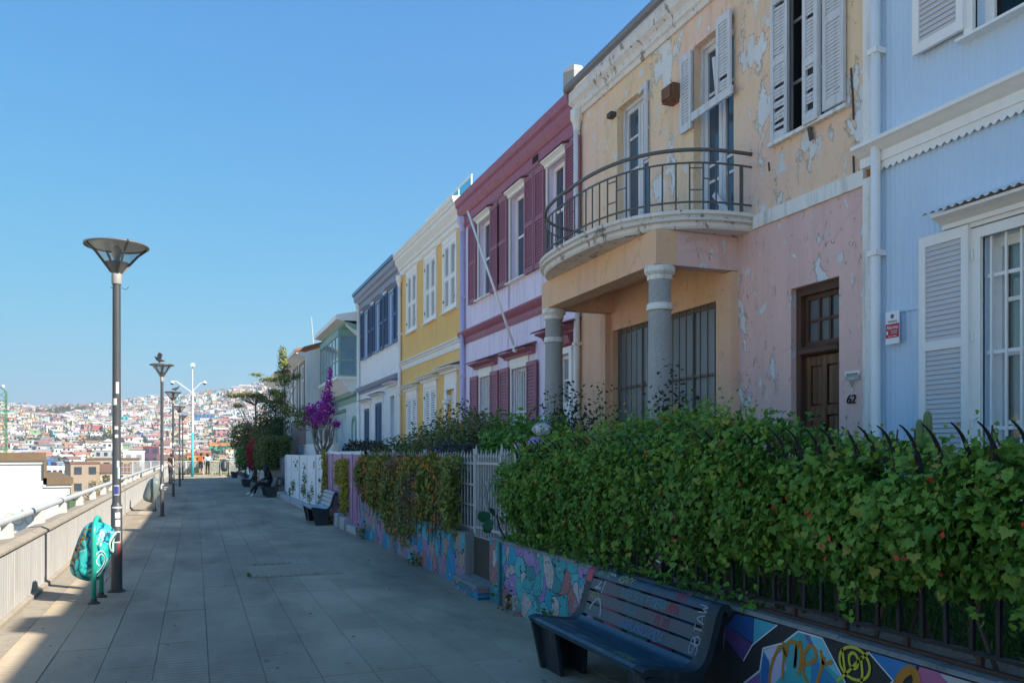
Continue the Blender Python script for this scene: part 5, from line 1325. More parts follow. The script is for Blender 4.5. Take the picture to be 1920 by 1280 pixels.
def make_lamp(label):
    l = thing('street_lamp', (0, 0, 0), label, 'street lamp', 'street lamps along the promenade')
    MB().lathe([(.066, 0), (.064, 1.05), (.054, 1.07), (.050, 1.1), (.046, HT - .12)], n=18).build('pole', POLE, l, angle=40)
    MB().lathe([(.11, 0), (.11, .012), (.085, .018), (.085, .03)], n=18).build('base_plate', POLE, l, angle=40)
    MB().lathe([(.056, HT - .14), (.058, HT - .13), (.058, HT - .02), (.05, HT)], n=18).build('collar', M('lamp_collar_grey', (.30, .29, .27), .5), l, angle=40)
    MB().lathe([(.062, HT), (.13, HT + .105), (.145, HT + .12), (.12, HT + .125), (.05, HT + .128)], n=24).build('cup', LMET, l, angle=40)
    MB().lathe([(.140, HT + .118), (.24, HT + .235), (.325, HT + .33)], n=32, caps=False).build('shade', ACR, l, smooth=True)
    MB().lathe([(.33, HT + .325), (.365, HT + .315), (.372, HT + .325), (.365, HT + .34), (.30, HT + .355), (.05, HT + .375), (.0, HT + .377)], n=32, caps=False).build('lid', LMET, l, angle=40)
    MB().lathe([(.325, HT + .328), (.05, HT + .345), (.0, HT + .346)], n=32, caps=False).build('reflector', M('pale_reflector', (.72, .69, .62), .4), l, smooth=True)
    for k in range(4):
        a = k * math.pi / 2 + .42; ca, sa = math.cos(a), math.sin(a); q = MB()
        for (r0, z0), (r1, z1) in zip([(.06, .0), (.155, .118), (.25, .235)], [(.155, .118), (.25, .235), (.375, .345)]):
            q.bar((r0 * ca, r0 * sa, HT + z0), (r1 * ca, r1 * sa, HT + z1), .018, .026, up=(0, 0, 1))
        q.build('rib', LMET, l)
    MB().lathe([(.035, HT + .125), (.035, HT + .19), (.05, HT + .20), (.055, HT + .29), (.02, HT + .33)], n=12).build('bulb', M('lamp_glass_bulb', (.45, .45, .42), .2), l, smooth=True)
    return l
def sticker(parent, z0, z1, a0, a1, r, mat, name='sticker'):
    vs = []; k = 7
    for i in range(k): a = a0 + (a1 - a0) * i / (k - 1); vs += [(r * math.cos(a), r * math.sin(a), z0), (r * math.cos(a), r * math.sin(a), z1)]
    return MB().add(vs, [(2 * i, 2 * i + 1, 2 * i + 3, 2 * i + 2) for i in range(k - 1)]).build(name, mat, parent, fix=False)
L0 = [(-.90, 11.2), (-.83, 24.0), (-.80, 34.7), (-.74, 45.2), (-.74, 56.5)]
LAB = ['tall grey street lamp with inverted cone head nearest the viewer, stickers on its pole', 'second street lamp from the viewer, with a bird on its lid', 'third street lamp from the viewer, sticker covered pole, bird on its lid', 'fourth street lamp from the viewer, small in the distance', 'farthest street lamp near the end of the walk']
PAPER = [paint('paper_white', (.62, .61, .58)), paint('paper_blue', (.04, .05, .22)), paint('paper_dark', (.03, .03, .035)), paint('paper_pale_blue', (.35, .50, .55)), paint('paper_red', (.42, .03, .03))]
lamp0 = None
for i, (x, y) in enumerate(L0):
    if i == 0: l = lamp0 = make_lamp(LAB[0])
    else: l = copy_tree(lamp0); l['label'] = LAB[i]
    l.location = (x, y, 0); l.rotation_euler = (0, 0, .5 * i); l.scale = (1, 1, 1) if i == 0 else (.83, .83, .955)
    ORIG[l.name] = (0, 0, 0)
g = rnd(12)
def pole_stickers(l, lst):
    for z0, z1, a0, w, m, r in lst: sticker(l, z0, z1, a0, a0 + w, r, PAPER[m])
lamps = [o for o in bpy.data.objects if o.name.startswith('street_lamp')]
VA = -1.75        # side of the poles that faces the viewer
pole_stickers(lamps[0], [(2.42, 2.56, VA + .1, .7, 0, .0505), (2.28, 2.36, VA - .5, .8, 0, .0505), (1.98, 2.02, VA - .2, .8, 0, .0510), (1.88, 1.92, VA - .1, .7, 0, .0510), (1.52, 1.60, VA + .3, .6, 3, .0515), (1.38, 1.52, VA + .5, .55, 3, .0515), (1.18, 1.30, VA - .35, 1.2, 0, .0520), (1.19, 1.29, VA - .28, 1.05, 1, .0526),
                         (.90, .97, VA + .0, .9, 0, .0665), (.80, .88, VA + .05, .85, 0, .0667), (.60, .74, VA - .25, 1.2, 0, .0667), (.615, .725, VA - .18, 1.06, 2, .0673), (.36, .60, VA + .55, .35, 4, .0669), (1.02, 1.04, VA - .6, 1.9, 0, .0667)])
for j in (1, 2, 3):
    lst = []
    for q in range((5, 12, 6)[j - 1]):
        z = g.uniform(.5, 2.1); lst.append((z, z + g.uniform(.04, .12), VA - lamps[j].rotation_euler.z + g.uniform(-.6, .4), g.uniform(.4, .9), g.choice((0, 0, 0, 3, 2)), (.0665 if z < .94 else .0545) + .0012 * q / 8 + .0006))
    pole_stickers(lamps[j], lst)
w = MB(); 
for k in range(3): w.tube([(.056 * math.cos(k), .056 * math.sin(k), 3.72), (.10 * math.cos(k * 2.2), .10 * math.sin(k * 2.2), 3.70 + .03 * k), (.14 * math.cos(k * 2.2), .14 * math.sin(k * 2.2), 3.74)], .004, 4)
w.build('loose_wire', POLE, lamps[0])

# ------------------------------------------------------------------ litter bins
def bin_paint():
    n = NT('painted_turquoise_bin'); n.set(.45, .4)
    co = n.co((1, 1, 1)); ds = n.mix(.35, co, n.noise(co, 4.5, 2, .5, out=1), 'ADD')
    w1 = n.new('TexWave'); w1.inputs['Scale'].default_value = 2.6; w1.inputs['Distortion'].default_value = 6; w1.inputs['Detail'].default_value = 1.2; n.link(ds, w1.inputs['Vector'])
    c = n.ramp(w1.outputs['Fac'], [(0, (.0, .07, .16)), (.12, (.0, .13, .20)), (.16, (.01, .30, .30)), (.45, (.02, .40, .36)), (.8, (.03, .46, .40)), (1, (.06, .50, .44))], 'LINEAR')
    v = n.new('TexVoronoi'); v.inputs['Scale'].default_value = 12; n.link(ds, v.inputs['Vector'])
    up = n.new('SeparateXYZ'); n.link(n.co(), up.inputs[0])
    sp = n.math('MULTIPLY', n.math('LESS_THAN', v.outputs['Distance'], .27), n.math('GREATER_THAN', up.outputs[2], .60)); c = n.mix(n.math('MULTIPLY', sp, .65), c, (.35, .66, .60))
    # orange tag on the back half
    o1 = n.new('TexWave'); o1.inputs['Scale'].default_value = 3.2; o1.inputs['Distortion'].default_value = 9; o1.inputs['Detail'].default_value = 0; n.link(n.co(loc=(3, 1, 0)), o1.inputs['Vector'])
    om = n.math('MULTIPLY', n.math('GREATER_THAN', o1.outputs['Fac'], 2.0), n.math('LESS_THAN', up.outputs[0], -.07))
    om = n.math('MULTIPLY', om, n.math('GREATER_THAN', up.outputs[2], .42)); c = n.mix(om, c, (.45, .22, .02))
    n.base(c); return n.m
def make_bin(label, bodym, framem, r=.215):
    b = thing('litter_bin', (0, 0, 0), label, 'litter bin', 'litter bins')
    prof = [(.0, -.36), (.09, -.352), (.155, -.325), (.195, -.27), (.212, -.20), (.217, -.08), (.217, .06), (.212, .16), (.195, .24), (.155, .305), (.09, .345), (.0, .36)]
    prof = [(a * r / .215, z) for a, z in prof]; Q = smooth_line(prof, 3)
    mouth = Vector((.20, 0, .14))
    def hole(c): return c.x > .05 and ((c.y / .125) ** 2 + ((c.z - .165) / .105) ** 2) < 1
    tilt = Matrix.Translation((-.05, 0, .60)) @ Matrix.Rotation(R(19), 4, 'Y')
    m = MB(); m.lathe(Q, n=40, caps=False, skip=hole); m.move(tilt); m.build('body', bodym, b, smooth=True)
    i_ = MB(); i_.lathe([(a * .94, z * .96) for a, z in Q], n=24, caps=False, skip=hole); i_.move(tilt); i_.build('liner', M('bin_inside', (.03, .03, .02), .9, bump=0), b, smooth=True)
    if 'turq' in bodym.name:
        def wrap(nm, lines, w, mat, off):
            q = MB()
            for l in lines:
                pts = []
                for a, z in smooth_line(l, 5):
                    rr = float(np.interp(z, [k_[1] for k_ in Q], [k_[0] for k_ in Q])) + off; pts.append(tilt @ Vector((rr * math.cos(R(a)), rr * math.sin(R(a)), z)))
                for p_, q_ in zip(pts[:-1], pts[1:]):
                    nn = ((p_ + q_) / 2 - tilt @ Vector((0, 0, (lines[0][0][1])))); d_ = q_ - p_; s_ = d_.cross(nn)
                    if s_.length > 1e-7: s_ = s_.normalized() * w / 2; q.quad(p_ - s_, p_ + s_, q_ + s_, q_ - s_)
            q.build(nm, mat, b, fix=False)
        wrap('orange_tag', [[(246, .26), (210, .20), (244, .14), (214, .10), (250, .02), (205, -.02), (240, -.10), (212, -.15), (236, -.22), (205, -.22), (218, -.04)], [(228, .20), (226, .0), (232, -.12)]], .026, paint('bin_orange', (.50, .22, .02)), .0015)
        wrap('white_curl', [[(292, -.26), (318, -.18), (326, -.04), (304, .02), (298, -.08), (312, -.12)], [(322, .02), (300, .06), (290, -.02), (296, -.14), (282, -.22)], [(336, -.02), (332, -.16), (322, -.26)]], .011, paint('bin_white', (.72, .78, .75)), .002)
        wrap('dark_curl', [[(296, -.28), (322, -.20), (331, -.05), (308, .04)], [(286, .10), (294, .02), (286, -.08), (292, -.18)], [(250, .05), (230, .06), (216, .16)], [(262, -.18), (240, -.26), (222, -.24)]], .008, paint('bin_dark', (.0, .04, .07)), .0012)
        wrap('pale_dot', [[(288 + 7 * math.cos(t_), cz + .022 * math.sin(t_)) for t_ in np.linspace(0, 6.28, 7)] for cz in (.24, .185, .13)], .022, paint('bin_pale', (.45, .75, .66)), .0025)
        wrap('eye', [[(312 + 6 * math.cos(t_), .285 + .014 * math.sin(t_)) for t_ in np.linspace(0, 6.28, 9)]], .010, paint('bin_dark', (.0, .04, .07)), .0025)
    lip = []
    for k in range(24):
        a = 2 * math.pi * k / 24; y = .13 * math.cos(a); z = .165 + .11 * math.sin(a)
        rr = np.interp(z, [q[1] for q in Q], [q[0] for q in Q]); x = math.sqrt(max(rr * rr - y * y, .002)) + .004; lip.append(tilt @ Vector((x, y, z)))
    MB().tube(lip, .015, 8, closed=True).build('lip', M('bin_lip_' + bodym.name, (.36, .62, .54) if 'turq' in bodym.name else (.10, .13, .12), .4), b, smooth=True)
    pts = [(0, .245, 0), (0, .245, .80)] + [(0, .245 * math.cos(t), .80 + .20 * math.sin(t)) for t in np.linspace(.2, math.pi - .2, 9)] + [(0, -.245, .80), (0, -.245, 0)]
    MB().tube(pts, .03, 10).build('hoop', framem, b, smooth=True)
    for s in (-1, 1):
        MB().lathe([(.075, 0), (.07, .018), (.04, .03), (.036, .06)], (0, s * .245), 10).build('foot', M('dark_metal', (.05, .05, .055), .5), b)
        MB().tube([(0, s * .17, .62), (0, s * .245, .62)], .018, 8).build('pivot', framem, b)
    return b
TQ = M('turquoise_hoop_paint', (.02, .38, .28), .35, .08, 5, .05, 40, spec=.5)
b1 = make_bin('turquoise graffiti painted litter bin with round mouth beside the nearest lamp', bin_paint(), TQ); b1.location = (-1.05, 10.60, 0); b1.rotation_euler = (0, 0, R(-4)); b1.scale = (.88, .92, .95)
GBN = M('grey_green_bin', (.14, .17, .16), .45, .1); b2 = make_bin('grey green litter bin behind the second street lamp', GBN, GBN, .20); b2.location = (-1.12, 26.3, 0); b2.scale = (.98, .98, 1.0)
DBN = M('charcoal_bin', (.03, .035, .04), .45, .1); b3 = make_bin('charcoal litter bin by the fence at the far end', DBN, DBN, .20); b3.location = (2.0, 64.6, 0); b3.rotation_euler = (0, 0, R(90)); b3.scale = (1.2, 1.2, 1.2)

# ------------------------------------------------------------------ camera mast, end fence
cm = thing('camera_mast', (-.18, 62.5, 0), 'tall white mast with turquoise foot and dome cameras', 'mast')
TQP = M('turquoise_mast_paint', (.05, .42, .48), .5)
MB().lathe([(.095, 0), (.085, 3.1)], (-.18, 62.5), 14).build('foot_section', TQP, cm, smooth=True)
MB().lathe([(.08, 3.1), (.065, 6.1), (.035, 6.15), (.03, 8.0), (.015, 8.02)], (-.18, 62.5), 14).build('shaft', M('mast_grey_white', (.50, .50, .50), .6), cm, angle=40)
MB().tube([(-.18, 62.5, 5.9), (-1.2, 62.3, 6.65), (-1.45, 62.3, 6.68)], .02, 6).build('arm', WHITE, cm); MB().tube([(-.18, 62.5, 6.0), (.35, 62.4, 6.6), (.6, 62.4, 6.7)], .02, 6).build('arm', WHITE, cm)
for x, z in ((-1.5, 6.55), (.62, 6.6)):
    MB().lathe([(.02, z + .13), (.11, z + .10), (.12, z), (.11, z - .02)], (x, 62.35), 14).build('camera_housing', WHITE, cm, smooth=True); MB().lathe([(.105, z - .02), (.09, z - .09), (.04, z - .13), (.0, z - .14)], (x, 62.35), 14).build('dome', M('smoked_dome', (.02, .02, .025), .15), cm, smooth=True)
MB().box(-.28, -.02, 62.3, 62.5, 7.75, 7.95).build('top_camera', WHITE, cm)
ef = thing('end_fence', (0, YE, 0), 'grey railing with mesh panels across the far end of the walk', 'railing')
MB().tube([(-4.6, YE, 1.0), (-1.8, YE, 1.02), (3.2, YE, 1.02)], .035, 8).build('top_rail', RAILM, ef)
for i, x in enumerate(np.linspace(-4.4, 3.1, 7)): MB().box(x - .06, x + .06, YE - .05, YE + .05, -.1, 1.0).build('post', RAILM, ef)
n = NT('perforated_mesh'); t = n.new('BsdfTransparent'); d = n.new('BsdfDiffuse'); d.inputs[0].default_value = (.33, .34, .33, 1); mx = n.new('MixShader'); mx.inputs[0].default_value = .45
n.link(t.outputs[0], mx.inputs[1]); n.link(d.outputs[0], mx.inputs[2]); n.link(mx.outputs[0], n.n['Material Output'].inputs[0])
for a, b in zip(np.linspace(-4.4, 3.1, 7)[:-1], np.linspace(-4.4, 3.1, 7)[1:]): MB().box(a + .07, b - .07, YE - .005, YE + .005, .12, .95).build('mesh_panel', n.m, ef)

# weeds in the paving joints round the covers
g = np.random.default_rng(4); P_ = []
for k in range(260):
    u = g.random(); e = g.integers(0, 3)
    if e == 0: P_.append((COVER[0] + (COVER[1] - COVER[0]) * u ** 1.4 * .8, COVER[2] - .01, 0))
    elif e == 1: P_.append((COVER[0] - .01, COVER[2] + .35 * u, 0))
    else: P_.append((COVER[0] + .1 + .55 * u, COVER[3] + .01, 0))
P_ = np.array(P_) + g.normal(size=(260, 3)) * [.012, .008, 0]; P_[:, 2] = .012
WEED = leafmat('weed_green', [(0, (.02, .05, .012)), (.6, (.05, .09, .02)), (1, (.14, .15, .05))])
nr = g.normal(size=(260, 3)) * [1, 1, .3] + [0, 0, .3]
o = put('weeds', leaf_mesh('weeds', 'blade', P_, nr, g.uniform(.015, .045, 260), g.random(260), WEED, g, roll=np.array([[0, 0, .6]]))); tag(o, 'green weeds in the joints round the paving cover', 'weeds', kind='stuff')
# litter and fallen leaves
g = np.random.default_rng(6); m = 130; P_ = np.stack([g.uniform(-1.4, 3.0, m), g.uniform(3, 26, m), np.full(m, .008)], 1)
LIT = leafmat('fallen_leaf', [(0, (.03, .025, .02)), (.5, (.10, .07, .03)), (.8, (.16, .14, .03)), (1, (.4, .4, .38))])
o = put('fallen_leaves', leaf_mesh('fallen_leaves', 'oval', P_, g.normal(size=(m, 3)) * .25 + [0, 0, 1], g.uniform(.015, .05, m), g.random(m), LIT, g)); tag(o, 'small fallen leaves scattered over the paving', 'leaves', kind='stuff')
# ------------------------------------------------------------------ planting
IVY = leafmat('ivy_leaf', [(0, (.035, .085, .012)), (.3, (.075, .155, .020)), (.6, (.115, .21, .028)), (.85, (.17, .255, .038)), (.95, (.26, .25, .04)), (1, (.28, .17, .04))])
IVYO = leafmat('ivy_leaf_single', [(0, (.055, .125, .016)), (.4, (.095, .18, .024)), (.75, (.135, .22, .034)), (.93, (.20, .23, .04)), (1, (.27, .19, .04))], obj=True)
STEM = M('brown_stem', (.075, .055, .04), .9, .3, 10, .4, 60)
REDF = leafmat('red_flower', [(0, (.30, .02, .01)), (1, (.50, .05, .03))], .15)
def interp(x, t): return np.interp(x, [a for a, b in t], [b for a, b in t])
ZT = [(-2, 1.68), (2.4, 1.69), (3.2, 1.69), (3.9, 1.74), (4.4, 1.87), (4.9, 1.98), (5.4, 1.98), (6.2, 1.92), (6.9, 1.86), (7.7, 1.78), (8.4, 1.69), (8.85, 1.55)]
ZB = [(-2, 1.1), (2.4, 1.02), (2.8, 1.10), (3.3, .98), (3.9, 1.06), (4.5, 1.0), (5.2, .93), (5.6, .98), (6.3, .88), (7.2, .84), (8.0, .86), (8.6, .95), (8.85, 1.15)]
def hedge_points(n, rg, y0=-1.6, y1=8.62, depth=.24):
    y = rg.uniform(y0, y1, n); t = rg.random(n) ** .9
    lum = .5 * np.sin(y * 4.1 + 2) + .35 * np.sin(y * 9.3 + t * 5) + .3 * np.sin(y * 17 + t * 11)
    zb = interp(y, ZB) + .05 * np.sin(y * 13) + .035 * np.sin(y * 31); zt = interp(y, ZT) + .05 * np.sin(y * 7.3 + 1) + .035 * np.sin(y * 23) + .03 * np.sin(y * 41 + 2)
    z = zb + (zt - zb) * t
    bulge = (.17 + .05 * lum) * np.sin(np.pi * np.clip(t * .82 + .10, 0, 1)) + .03
    dep = rg.random(n) ** 1.6 * depth
    back = np.where(t > .86, rg.random(n) * .42, 0)
    x = 3.30 - bulge - .03 + dep + back
    nx = -np.cos(t * 1.25); nz = .25 + np.sin(t * 1.35)
    nrm = np.stack([nx, .3 * np.cos(y * 9.3), nz], 1) + rg.normal(size=(n, 3)) * .55
    return np.stack([x, y, z], 1), nrm, dep, t
ivy = thing('ivy_hedge', (3.3, 4.5, .73), 'dense green ivy with red flowers growing over the black iron fence', 'hedge')
rg = np.random.default_rng(11)
p, nrm, dep, t = hedge_points(44000, rg); k = len(p)
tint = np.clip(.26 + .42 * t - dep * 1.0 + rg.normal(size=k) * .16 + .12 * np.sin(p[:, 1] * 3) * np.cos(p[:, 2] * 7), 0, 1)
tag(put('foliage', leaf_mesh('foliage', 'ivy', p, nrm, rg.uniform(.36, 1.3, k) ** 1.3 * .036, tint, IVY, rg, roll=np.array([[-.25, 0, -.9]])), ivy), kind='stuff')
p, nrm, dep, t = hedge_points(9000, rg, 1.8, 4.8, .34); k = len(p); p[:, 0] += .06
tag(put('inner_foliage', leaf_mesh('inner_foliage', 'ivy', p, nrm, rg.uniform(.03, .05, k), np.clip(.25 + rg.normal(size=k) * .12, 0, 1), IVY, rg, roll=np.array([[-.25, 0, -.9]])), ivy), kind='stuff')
# shoots standing up along the top and strands hanging at the foot
sp = []; 
for i in range(420):
    y = rg.uniform(-1, 8.5); z = float(interp(y, ZT)) - .03; x = rg.uniform(3.12, 3.6); h = rg.uniform(.04, .17) * (1.6 if rg.random() < .12 else 1); a = rg.normal(size=2) * .35
    for s in np.linspace(0, 1, 6): sp.append((x + a[0] * h * s, y + a[1] * h * s, z + h * s, .020 + .018 * (1 - s)))
for i in range(90):
    y = rg.uniform(-.5, 8.6); z = float(interp(y, ZB)) + .05; x = 3.16 + rg.uniform(-.05, .08); h = rg.uniform(.04, .20)
    for s in np.linspace(0, 1, 7): sp.append((x + .02 * math.sin(s * 5 + i), y + .03 * math.sin(s * 3 + i), z - h * s, .045 - .012 * s))
sp = np.array(sp); k = len(sp)
tag(put('shoots', leaf_mesh('shoots', 'ivy', sp[:, :3] + rg.normal(size=(k, 3)) * .012, rg.normal(size=(k, 3)) * .6 + [-.7, 0, .5], sp[:, 3], np.clip(.62 + rg.normal(size=k) * .16, 0, 1), IVY, rg), ivy), kind='stuff')
# the three hundred leaves that show largest
lv, lf = templ('ivy'); lms = []
for q in range(4):
    m_ = MB(); m_.add([(x * (1 + .1 * q), y, z + .05 * q * x * x) for x, y, z in lv], lf); lms.append(m_.mesh('leaf', IVYO, fix=False))
p, nrm, dep, t = hedge_points(300, np.random.default_rng(21), 2.2, 5.6, .02)
x_, y_, n_ = frames(nrm * [1.3, 1, 1], rg, np.array([[-.25, 0, -.9]]))
for i in range(300):
    s = rg.uniform(.034, .056); o = put('leaf', lms[i % 4], ivy)
    mt = Matrix(((x_[i][0], y_[i][0], n_[i][0], 0), (x_[i][1], y_[i][1], n_[i][1], 0), (x_[i][2], y_[i][2], n_[i][2], 0), (0, 0, 0, 1)))
    o.location = (p[i][0] - .025, p[i][1], p[i][2]); o.rotation_euler = mt.to_euler(); o.scale = (s, s, s)
sm = MB(); g = rnd(31)
for i in range(60):
    y = g.uniform(-1, 8.6); x = 3.3 + g.uniform(-.02, .2); pts = [(x, y, .72)]
    for s in range(5): pts.append((pts[-1][0] + g.uniform(-.05, .04), pts[-1][1] + g.uniform(-.09, .09), pts[-1][2] + .22))
    sm.tube(pts, [.012, .011, .010, .008, .006, .004], 5)
tag(sm.build('stems', STEM, ivy), kind='stuff')
p, nrm, dep, t = hedge_points(58, np.random.default_rng(33), 2.2, 8.6, .01)
p = np.concatenate([p, p + rg.normal(size=p.shape) * .014]); p[:, 0] -= .05
tag(put('flowers', leaf_mesh('flowers', 'oval', p, rg.normal(size=p.shape) + [-1, 0, .2], rg.uniform(.02, .038, len(p)), rg.random(len(p)), REDF, rg), ivy), kind='stuff')

def plant(name, label, cat, base, blobs, n, kind, size, mat, seed, flowers=None, stems=6, inner=.5, lump=.22, stemr=.014, up=.35, group=None, tintb=.45, stemm=None):
    """a shrub: leaves through several lumps, stems from its base, optional flowers = (count, size, material)"""
    t = thing(name, base, label, cat, group); rg = np.random.default_rng(seed)
    p, d = blob_points(blobs, n, rg, inner, lump)
    d = d / np.linalg.norm(d, axis=1, keepdims=True)
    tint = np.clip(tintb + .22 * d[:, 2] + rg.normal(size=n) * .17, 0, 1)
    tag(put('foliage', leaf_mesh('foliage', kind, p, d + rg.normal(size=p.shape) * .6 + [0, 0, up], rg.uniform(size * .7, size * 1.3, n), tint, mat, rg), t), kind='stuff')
    g = rnd(seed); s = MB()
    for i in range(stems):
        b = g.choice(blobs); e = Vector(b[0]) + Vector([g.uniform(-.5, .5) * q for q in b[1]]); a = Vector(base) + Vector((g.uniform(-.1, .1), g.uniform(-.1, .1), 0)) * 1.0
        a.y += (e.y - a.y) * .35; m = (a + e) / 2 + Vector((g.uniform(-.1, .1), g.uniform(-.1, .1), .05)); s.tube([a, m, e], [stemr, stemr * .8, stemr * .35], 5)
    if stems: tag(s.build('stems', stemm or STEM, t), kind='stuff')
    if flowers:
        c, fs, fm = flowers[:3]; k_ = flowers[3] if len(flowers) > 3 else 'flower'
        p, d = blob_points(blobs, c, rg, .93, lump); tag(put('flowers', leaf_mesh('flowers', k_, p + d / np.linalg.norm(d, axis=1, keepdims=True) * .03, d + rg.normal(size=p.shape) * .3, rg.uniform(fs * .7, fs * 1.3, c), rg.random(c), fm, rg), t), kind='stuff')
    return t
GRN1 = leafmat('bright_bush_leaf', [(0, (.035, .09, .014)), (.5, (.075, .18, .024)), (1, (.13, .26, .04))])
GRN2 = leafmat('dull_bush_leaf', [(0, (.035, .055, .016)), (.5, (.08, .11, .028)), (.85, (.13, .14, .04)), (1, (.18, .13, .05))])
BRN = leafmat('brown_bush_leaf', [(0, (.012, .012, .008)), (.5, (.035, .028, .016)), (1, (.06, .055, .022))])
DRK = leafmat('dark_rose_leaf', [(0, (.012, .018, .01)), (.5, (.035, .04, .02)), (.8, (.06, .07, .025)), (1, (.08, .03, .025))])
DGR = leafmat('deep_green_leaf', [(0, (.022, .045, .016)), (.5, (.045, .085, .025)), (1, (.09, .13, .04))])
YGR = leafmat('yellow_green_leaf', [(0, (.06, .08, .02)), (.5, (.15, .17, .03)), (1, (.28, .25, .04))])
YLF = leafmat('yellow_creeper_leaf', [(0, (.12, .11, .015)), (.5, (.26, .22, .015)), (1, (.38, .32, .03))])
ORF = leafmat('orange_flower', [(0, (.50, .11, .005)), (1, (.62, .20, .01))], .2)
PURF = leafmat('purple_flower', [(0, (.22, .10, .42)), (1, (.36, .20, .55))], .2)
MAG = leafmat('magenta_bract', [(0, (.15, .008, .15)), (.5, (.30, .02, .28)), (1, (.42, .06, .42))], .3)
LILF = leafmat('lilac_flower', [(0, (.42, .28, .50)), (1, (.60, .48, .66))], .2)
WHF = leafmat('white_flower', [(0, (.55, .52, .55)), (1, (.75, .72, .72))], .2)
REDL = leafmat('red_leaf', [(0, (.12, .01, .012)), (.5, (.26, .018, .022)), (1, (.36, .05, .05))])
DRY = leafmat('dry_twig_leaf', [(0, (.08, .055, .03)), (.5, (.17, .125, .075)), (1, (.26, .20, .125))])
HDG = leafmat('clipped_hedge_leaf', [(0, (.04, .06, .014)), (.5, (.08, .105, .024)), (1, (.13, .145, .04))])
SH = 'shrubs in the front gardens'
plant('shrub', 'rounded bright green shrub with pale flower heads left of the ivy', 'shrub', (4.15, 10.2, .64), [((4.1, 9.7, 1.45), (.55, .8, .68)), ((4.15, 10.7, 1.55), (.55, .8, .70)), ((4.2, 11.3, 1.35), (.5, .7, .6)), ((3.85, 9.2, 1.2), (.35, .4, .5))], 9000, 'oval', .075, GRN1, 41, group=SH)
hf = thing('hydrangea', (3.75, 8.9, 1.5), 'pale lilac hydrangea heads beside the gate post', 'flower'); rg = np.random.default_rng(5)
for c in ((3.65, 8.72, 1.80), (3.95, 9.3, 1.98)):
    p, d = blob_points([(c, (.11, .11, .075))], 260, rg, .85, .1); put('flower_head', leaf_mesh('flower_head', 'flower', p, d, rg.uniform(.02, .032, 260), rg.random(260), WHF if c[0] > 3.9 else LILF, rg), hf)
    MB().tube([(c[0] + .05, c[1] + .05, .7), c], .01, 5).build('stem', STEM, hf)
plant('shrub', 'broad dull green shrub with orange flowers before the yellow house', 'shrub', (4.3, 14.3, .64), [((4.2, 12.2, 1.55), (.6, .9, .75)), ((4.3, 13.4, 1.62), (.65, .9, .82)), ((4.3, 14.7, 1.55), (.6, .9, .80)), ((4.2, 15.9, 1.45), (.55, .8, .72)), ((4.1, 16.9, 1.25), (.45, .6, .55))], 17000, 'tiny', .065, GRN2, 42, flowers=(70, .05, ORF), stems=24, group=SH)
plant('shrub', 'dark thorny rose shrub with red blooms before the barred porch window', 'shrub', (4.75, 9.9, .64), [((4.7, 9.6, 1.75), (.5, .75, .85)), ((4.8, 10.6, 1.95), (.4, .6, .75)), ((4.6, 8.9, 1.6), (.35, .4, .55))], 1900, 'oval', .055, DRK, 43, flowers=(9, .09, REDF), stems=80, inner=.2, lump=.4, stemr=.011, group=SH)
plant('shrub', 'second dark rose shrub right of the granite column', 'shrub', (4.9, 7.75, .64), [((4.85, 7.8, 1.95), (.28, .38, .62)), ((4.8, 7.5, 1.75), (.3, .3, .5))], 900, 'oval', .05, DRK, 44, stems=50, inner=.2, lump=.4, stemr=.010, group=SH)
plant('shrub', 'low lavender tuft with violet flowers behind the spear tipped fence', 'shrub', (3.75, 12.1, .64), [((3.7, 11.6, 1.45), (.25, .5, .35)), ((3.72, 12.5, 1.5), (.25, .5, .38))], 2600, 'blade', .12, leafmat('lavender_leaf', [(0, (.04, .035, .04)), (1, (.10, .09, .10))]), 45, flowers=(80, .035, PURF), stems=5, up=1.2, group=SH)
plant('shrub', 'brown domed shrub behind the purple fence', 'shrub', (4.3, 22.2, .64), [((4.3, 22.3, 1.15), (.8, 2.4, .92))], 9000, 'tiny', .075, BRN, 46, stems=4, inner=.7, lump=.08, group=SH)
plant('shrub', 'green leafy shrub in front of the white house door', 'shrub', (4.5, 25.0, .64), [((4.4, 19.6, 1.3), (.5, .5, .75)), ((4.5, 18.3, 1.25), (.5, .7, .8))], 3000, 'oval', .08, GRN2, 47, flowers=(12, .06, leafmat('pink_rose', [(0, (.5, .2, .2)), (1, (.65, .35, .33))])), group=SH)
# orange vine hanging over wall B
rg = np.random.default_rng(51); n_l = 15000
vt = thing('flowering_vine', (3.2, 13.5, .66), 'hanging vine with many orange flowers over the mural wall', 'vine')
y = rg.uniform(10.25, 16.95, n_l); col = np.interp(y, [10.2, 10.9, 11.4, 11.7, 12.2, 12.9, 13.6, 14.3, 15.0, 15.8, 16.4, 17], [.62, .55, .52, .80, .42, .20, .12, .30, .50, .62, .75, .95]); t = rg.random(n_l) ** .85
z = col + (1.64 + .05 * np.sin(y * 6) - col) * t; x = 3.22 - .17 * np.sin(np.pi * np.clip(t * .8 + .12, 0, 1)) * (1 + .35 * np.sin(y * 5)) + rg.random(n_l) ** 1.5 * .22
brown = (np.sin(y * 2.3 + 1.0) * np.cos(z * 3.0 + y) + rg.normal(size=n_l) * .35) > .55
keep = ~((np.abs(y - 11.55) < .12) & (z < 1.4))
P = np.stack([x, y, z], 1)[keep]; br = brown[keep]; k = len(P); nr = rg.normal(size=(k, 3)) * .6 + [-1, 0, .35]
tag(put('foliage', leaf_mesh('foliage', 'oval', P[~br], nr[~br], rg.uniform(.045, .085, k)[~br], np.clip(rg.normal(size=k)[~br] * .2 + .5, 0, 1), leafmat('vine_leaf', [(0, (.06, .085, .018)), (.5, (.13, .16, .03)), (1, (.25, .22, .045))]), rg), vt), kind='stuff')
